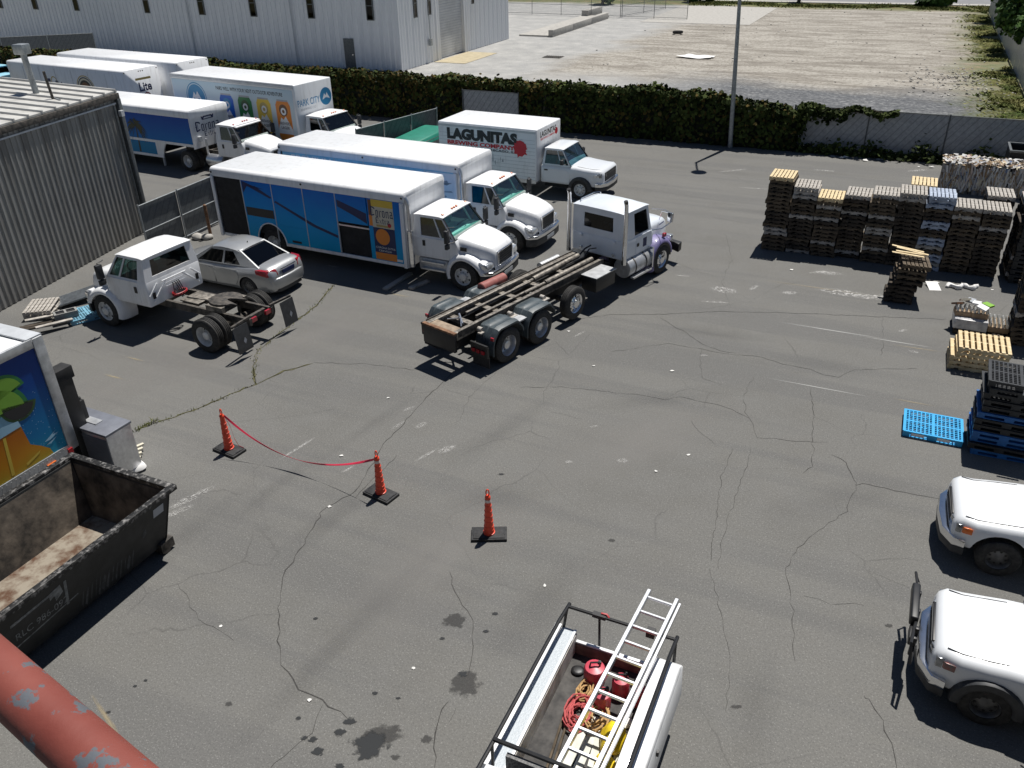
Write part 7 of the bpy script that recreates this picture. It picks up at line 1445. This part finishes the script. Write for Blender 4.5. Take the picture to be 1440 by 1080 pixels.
for i in range(5):
    t = thing('paper_bale', 'wire-tied bale of waste paper '+['at the end of the row behind the blue-grey pallets', 'second in the row of bales', 'in the middle of the row of bales', 'fourth in the row of bales', 'at the far end of the row of bales'][i], 'bale', PQ(B0[0]+.62+i*1.22, B0[1]+.75, 0), GA+rr.gauss(0, .02), 'bales of waste paper')
    k = MB(); nx = 9; pts = lambda x, y, z: V((x, y, z))+V((noise.noise((x*4+i*9, y*4, z*4)), noise.noise((x*4, y*4+i*9, z*4+5)), noise.noise((x*4+3, y*4, z*4+i*7))))*.06
    rg = []
    for a in range(nx+1):
        x = -.58+1.16*a/nx; ring = []
        for (y, z) in [(-.7, 0), (-.7, .35), (-.7, .7), (-.68, 1.02), (-.6, 1.14), (-.3, 1.17), (0, 1.16), (.3, 1.17), (.6, 1.14), (.68, 1.02), (.7, .7), (.7, .35), (.7, 0)]: v_ = pts(x, y, z); v_.z = max(0, v_.z); ring.append(v_)
        rg.append(ring)
    k.loft(rg); k.build('packed_paper', 'bale', t, smooth=0)
    k = MB()
    for j in range(620):
        s = rr.uniform(.05, .18); top = rr.random() < .55; c_ = V((rr.uniform(-.58, .58), rr.uniform(-.66, .66), 1.18+rr.uniform(-.01, .05))) if top else V((rr.uniform(-.58, .58), -.71-rr.uniform(0, .05), rr.uniform(.24, 1.05)))
        nn = V((rr.gauss(0, .4), rr.gauss(0, .4), 1)) if top else V((rr.gauss(0, .4), -1, rr.gauss(0, .4))); nn.normalize(); u = nn.orthogonal().normalized(); u = Matrix.Rotation(rr.random()*6, 3, nn) @ u; v_ = nn.cross(u)
        if not top: u, v_ = V((.25*rr.gauss(0, 1), 0, 1)).normalized()*1.3, V((.4, rr.gauss(0, .3), 0))
        k.quad(c_-u*s-v_*s*.5, c_+u*s-v_*s*.6, c_+u*s*.9+v_*s*.5, c_-u*s+v_*s*.4)
    tag(k.build('paper_scraps', 'balechip', t, smooth=0), kind='stuff')
    k = MB(); [k.tube([(x, -.74, 0.02), (x, -.74, 1.1), (x, -.66, 1.21), (x, .66, 1.21)], .006, 4) for x in (-.4, 0, .4)]; k.build('tie_wire', 'galvdark', t)
# ---- pallet of drinks cartons
D0 = toPQ(G(1330, 470)); rr = random.Random(17); t = pallet(PQ(D0[0]+.55, D0[1]+.65, .002), GA, 'wooddark_shade', 'dark pallet under the torn drinks cartons', None); pallet(PQ(D0[0]+1.5, D0[1]+.65, .002), GA, 'wooddark_shade', 'dark pallet under the neat bottle trays', None)
k = MB(); k.box(-.42, .42, -.48, .48, 0, .30); o = tag(k.build('wrapped_carton', 'wrap', loc=PQ(D0[0]+.55, D0[1]+.65, .138), bev=.03), 'plastic-wrapped carton block at the bottom of the drinks pile', 'carton'); o.rotation_euler = (0, 0, GA)
def tray(p, q, z, w, d, h, lab, capm, seed, rot=0):
    t = thing('bottle_tray', lab, 'tray', PQ(p, q, z), GA+rot, 'trays of drinks'); k = MB(); k.box(-w/2, w/2, -d/2, d/2, 0, h*.45); k.build('carton', 'carton', t, bev=.01); k = MB(); rr = random.Random(seed)
    nx, ny = int(w/.085), int(d/.085)
    for i in range(nx):
        for j in range(ny): k.lathe([(0, .036), (h*.18, .036), (h*.27, .02), (h*.31, .02)], (-w/2+.045+(w-.09)*i/max(1, nx-1), -d/2+.045+(d-.09)*j/max(1, ny-1), h*.45), (rr.gauss(0, .04), rr.gauss(0, .04), 1), 6)
    tag(k.build('bottles', capm, t), kind='stuff')
zt_ = .44
tray(D0[0]+.32, D0[1]+.55, zt_, .42, .38, .34, 'tray of pale bottles on the torn side of the drinks pile', 'canlight', 1, .1); tray(D0[0]+.74, D0[1]+.52, zt_, .40, .36, .34, 'tray of pale bottles in the middle of the drinks pile', 'canlight', 2); tray(D0[0]+1.25, D0[1]+.62, .138, .5, .7, .36, 'tall tray of silver cans beside the bottle trays', 'canlight', 3); tray(D0[0]+1.72, D0[1]+.72, .138, .46, .6, .55, 'highest tray of silver cans next to the brown pallet stack', 'canlight', 4)
for i, (a, b_, c3, mm) in enumerate([(.32, .75, .80, 'i_cream'), (.62, .72, .78, 'i_white'), (.9, .74, .76, 'i_lime'), (.15, .62, .74, 'i_brown'), (.75, .4, .80, 'i_white'), (.48, .9, .76, 'i_grey')]):
    k = MB(); k.obox((0, 0, 0), (.26, .2, .05), Matrix.Rotation(rr.gauss(0, .3), 3, 'X') @ Matrix.Rotation(rr.random()*3, 3, 'Z')); tag(k.build('torn_carton', mm, loc=PQ(D0[0]+a, D0[1]+b_, c3-.03 if i else .79), smooth=0), 'torn carton flap lying on top of the drinks pile', 'carton', 'torn carton flaps')
P = G(1312, 404); k = MB(); k.obox((0, 0, .03), (.35, .5, .02), Matrix.Rotation(.2, 3, 'X')); pts = [(.4+.07*i, .1*sin(i*1.1), .02+.04*abs(sin(i*1.7))) for i in range(14)]; k.tube(pts, [.05+.04*abs(sin(i*2.1)) for i in range(14)], 6); o = tag(k.build('plastic_wrap', 'paper', loc=(P.x, P.y, .012), smooth=60), 'white plastic wrap trailing on the asphalt near the leaning stack', 'plastic wrap'); o.rotation_euler = (0, 0, R(-8))

# ---- junk along the shed wall
J = V((-14.45, 22.9, 0)); JA = SA-R(90)
pallet(G(62, 436, .1) - V((0, 0, .08)), JA+.3, 'woodgrey', 'weathered grey pallet lying against the shed wall', None, True)
pallet(G(58, 430, .25) - V((0, 0, .1)), JA+.42, 'woodgrey', 'weathered grey pallet lying on another beside the shed', None, True)
P = G(122, 440, .1); o = plastic_pallet(V((P.x, P.y, .002)), JA+.9, 'bluegreypal', 'faded blue plastic pallet lying beside the shed wall', None, 1.1, .95)
P = G(108, 420, .1); k = MB(); k.box(-.75, .75, -.35, .35, 0, .04)
for i in range(9): k.tube([(-.75, -.34+.085*i, .05), (.75, -.34+.085*i, .05)], .018, 5)
o = tag(k.build('corrugated_offcut', 'galv', loc=(P.x, P.y, .16)), 'bent offcut of corrugated sheet lying by the shed wall', 'sheet'); o.rotation_euler = (0, R(-6), JA+.9)
P = G(96, 452); t = thing('concrete_block', 'grey hollow concrete block standing on the asphalt by the shed', 'block', P, R(35))
for x0_, x1_, y0_, y1_ in ((-.32, .32, -.16, -.12), (-.32, .32, .12, .16), (-.32, -.26, -.12, .12), (-.03, .03, -.12, .12), (.26, .32, -.12, .12)): k = MB(); k.box(x0_, x1_, y0_, y1_, 0, .34); k.build('web', 'cinder', t)
k = MB(); k.box(-.31, .31, -.12, .12, .02, .3); k.build('shade_fill', 'blackmat', t)  # black fill added to paint the shade inside the block's hollows
rr = random.Random(9)
for i, (u, v, l_, a) in enumerate([(70, 452, 1.6, .55), (85, 442, 1.9, .6), (60, 462, 1.3, .5), (78, 460, 1.0, .7)]):
    P = G(u, v, .1); k = MB(); k.box(-l_/2, l_/2, -.07, .07, 0, .04); o = tag(k.build('scrap_plank', 'woodgrey' if i % 2 else 'wooddark_shade', loc=(P.x, P.y, .05+.05*i)), ['lowest dark scrap plank of the pile by the shed wall', 'longest grey scrap plank of the pile by the shed wall', 'dark scrap plank in the pile beside the concrete block', 'short grey scrap plank topmost on the pile by the shed'][i], 'plank', 'scrap planks by the shed'); o.rotation_euler = (0, R(2), a)
for u, v, w_, a in ((560, 397, 1.5, R(62)), (590, 402, .8, R(48)), (745, 262, 2.6, R(60))):
    P = G(u, v); k = MB(); k.box(-w_/2, w_/2, -.09, .09, 0, .08); o = tag(k.build('parking_kerb' if w_ != .8 else 'wheel_chock', 'concrete' if w_ != .8 else 'woodgrey', loc=(P.x, P.y, .002), bev=.015), {1.5: 'grey timber kerb lying beside the blue truck', .8: 'short grey timber offcut beside the blue truck', 2.6: 'pale kerb bar on the asphalt under the lettered box truck'}[w_], 'kerb'); o.rotation_euler = (0, 0, a)
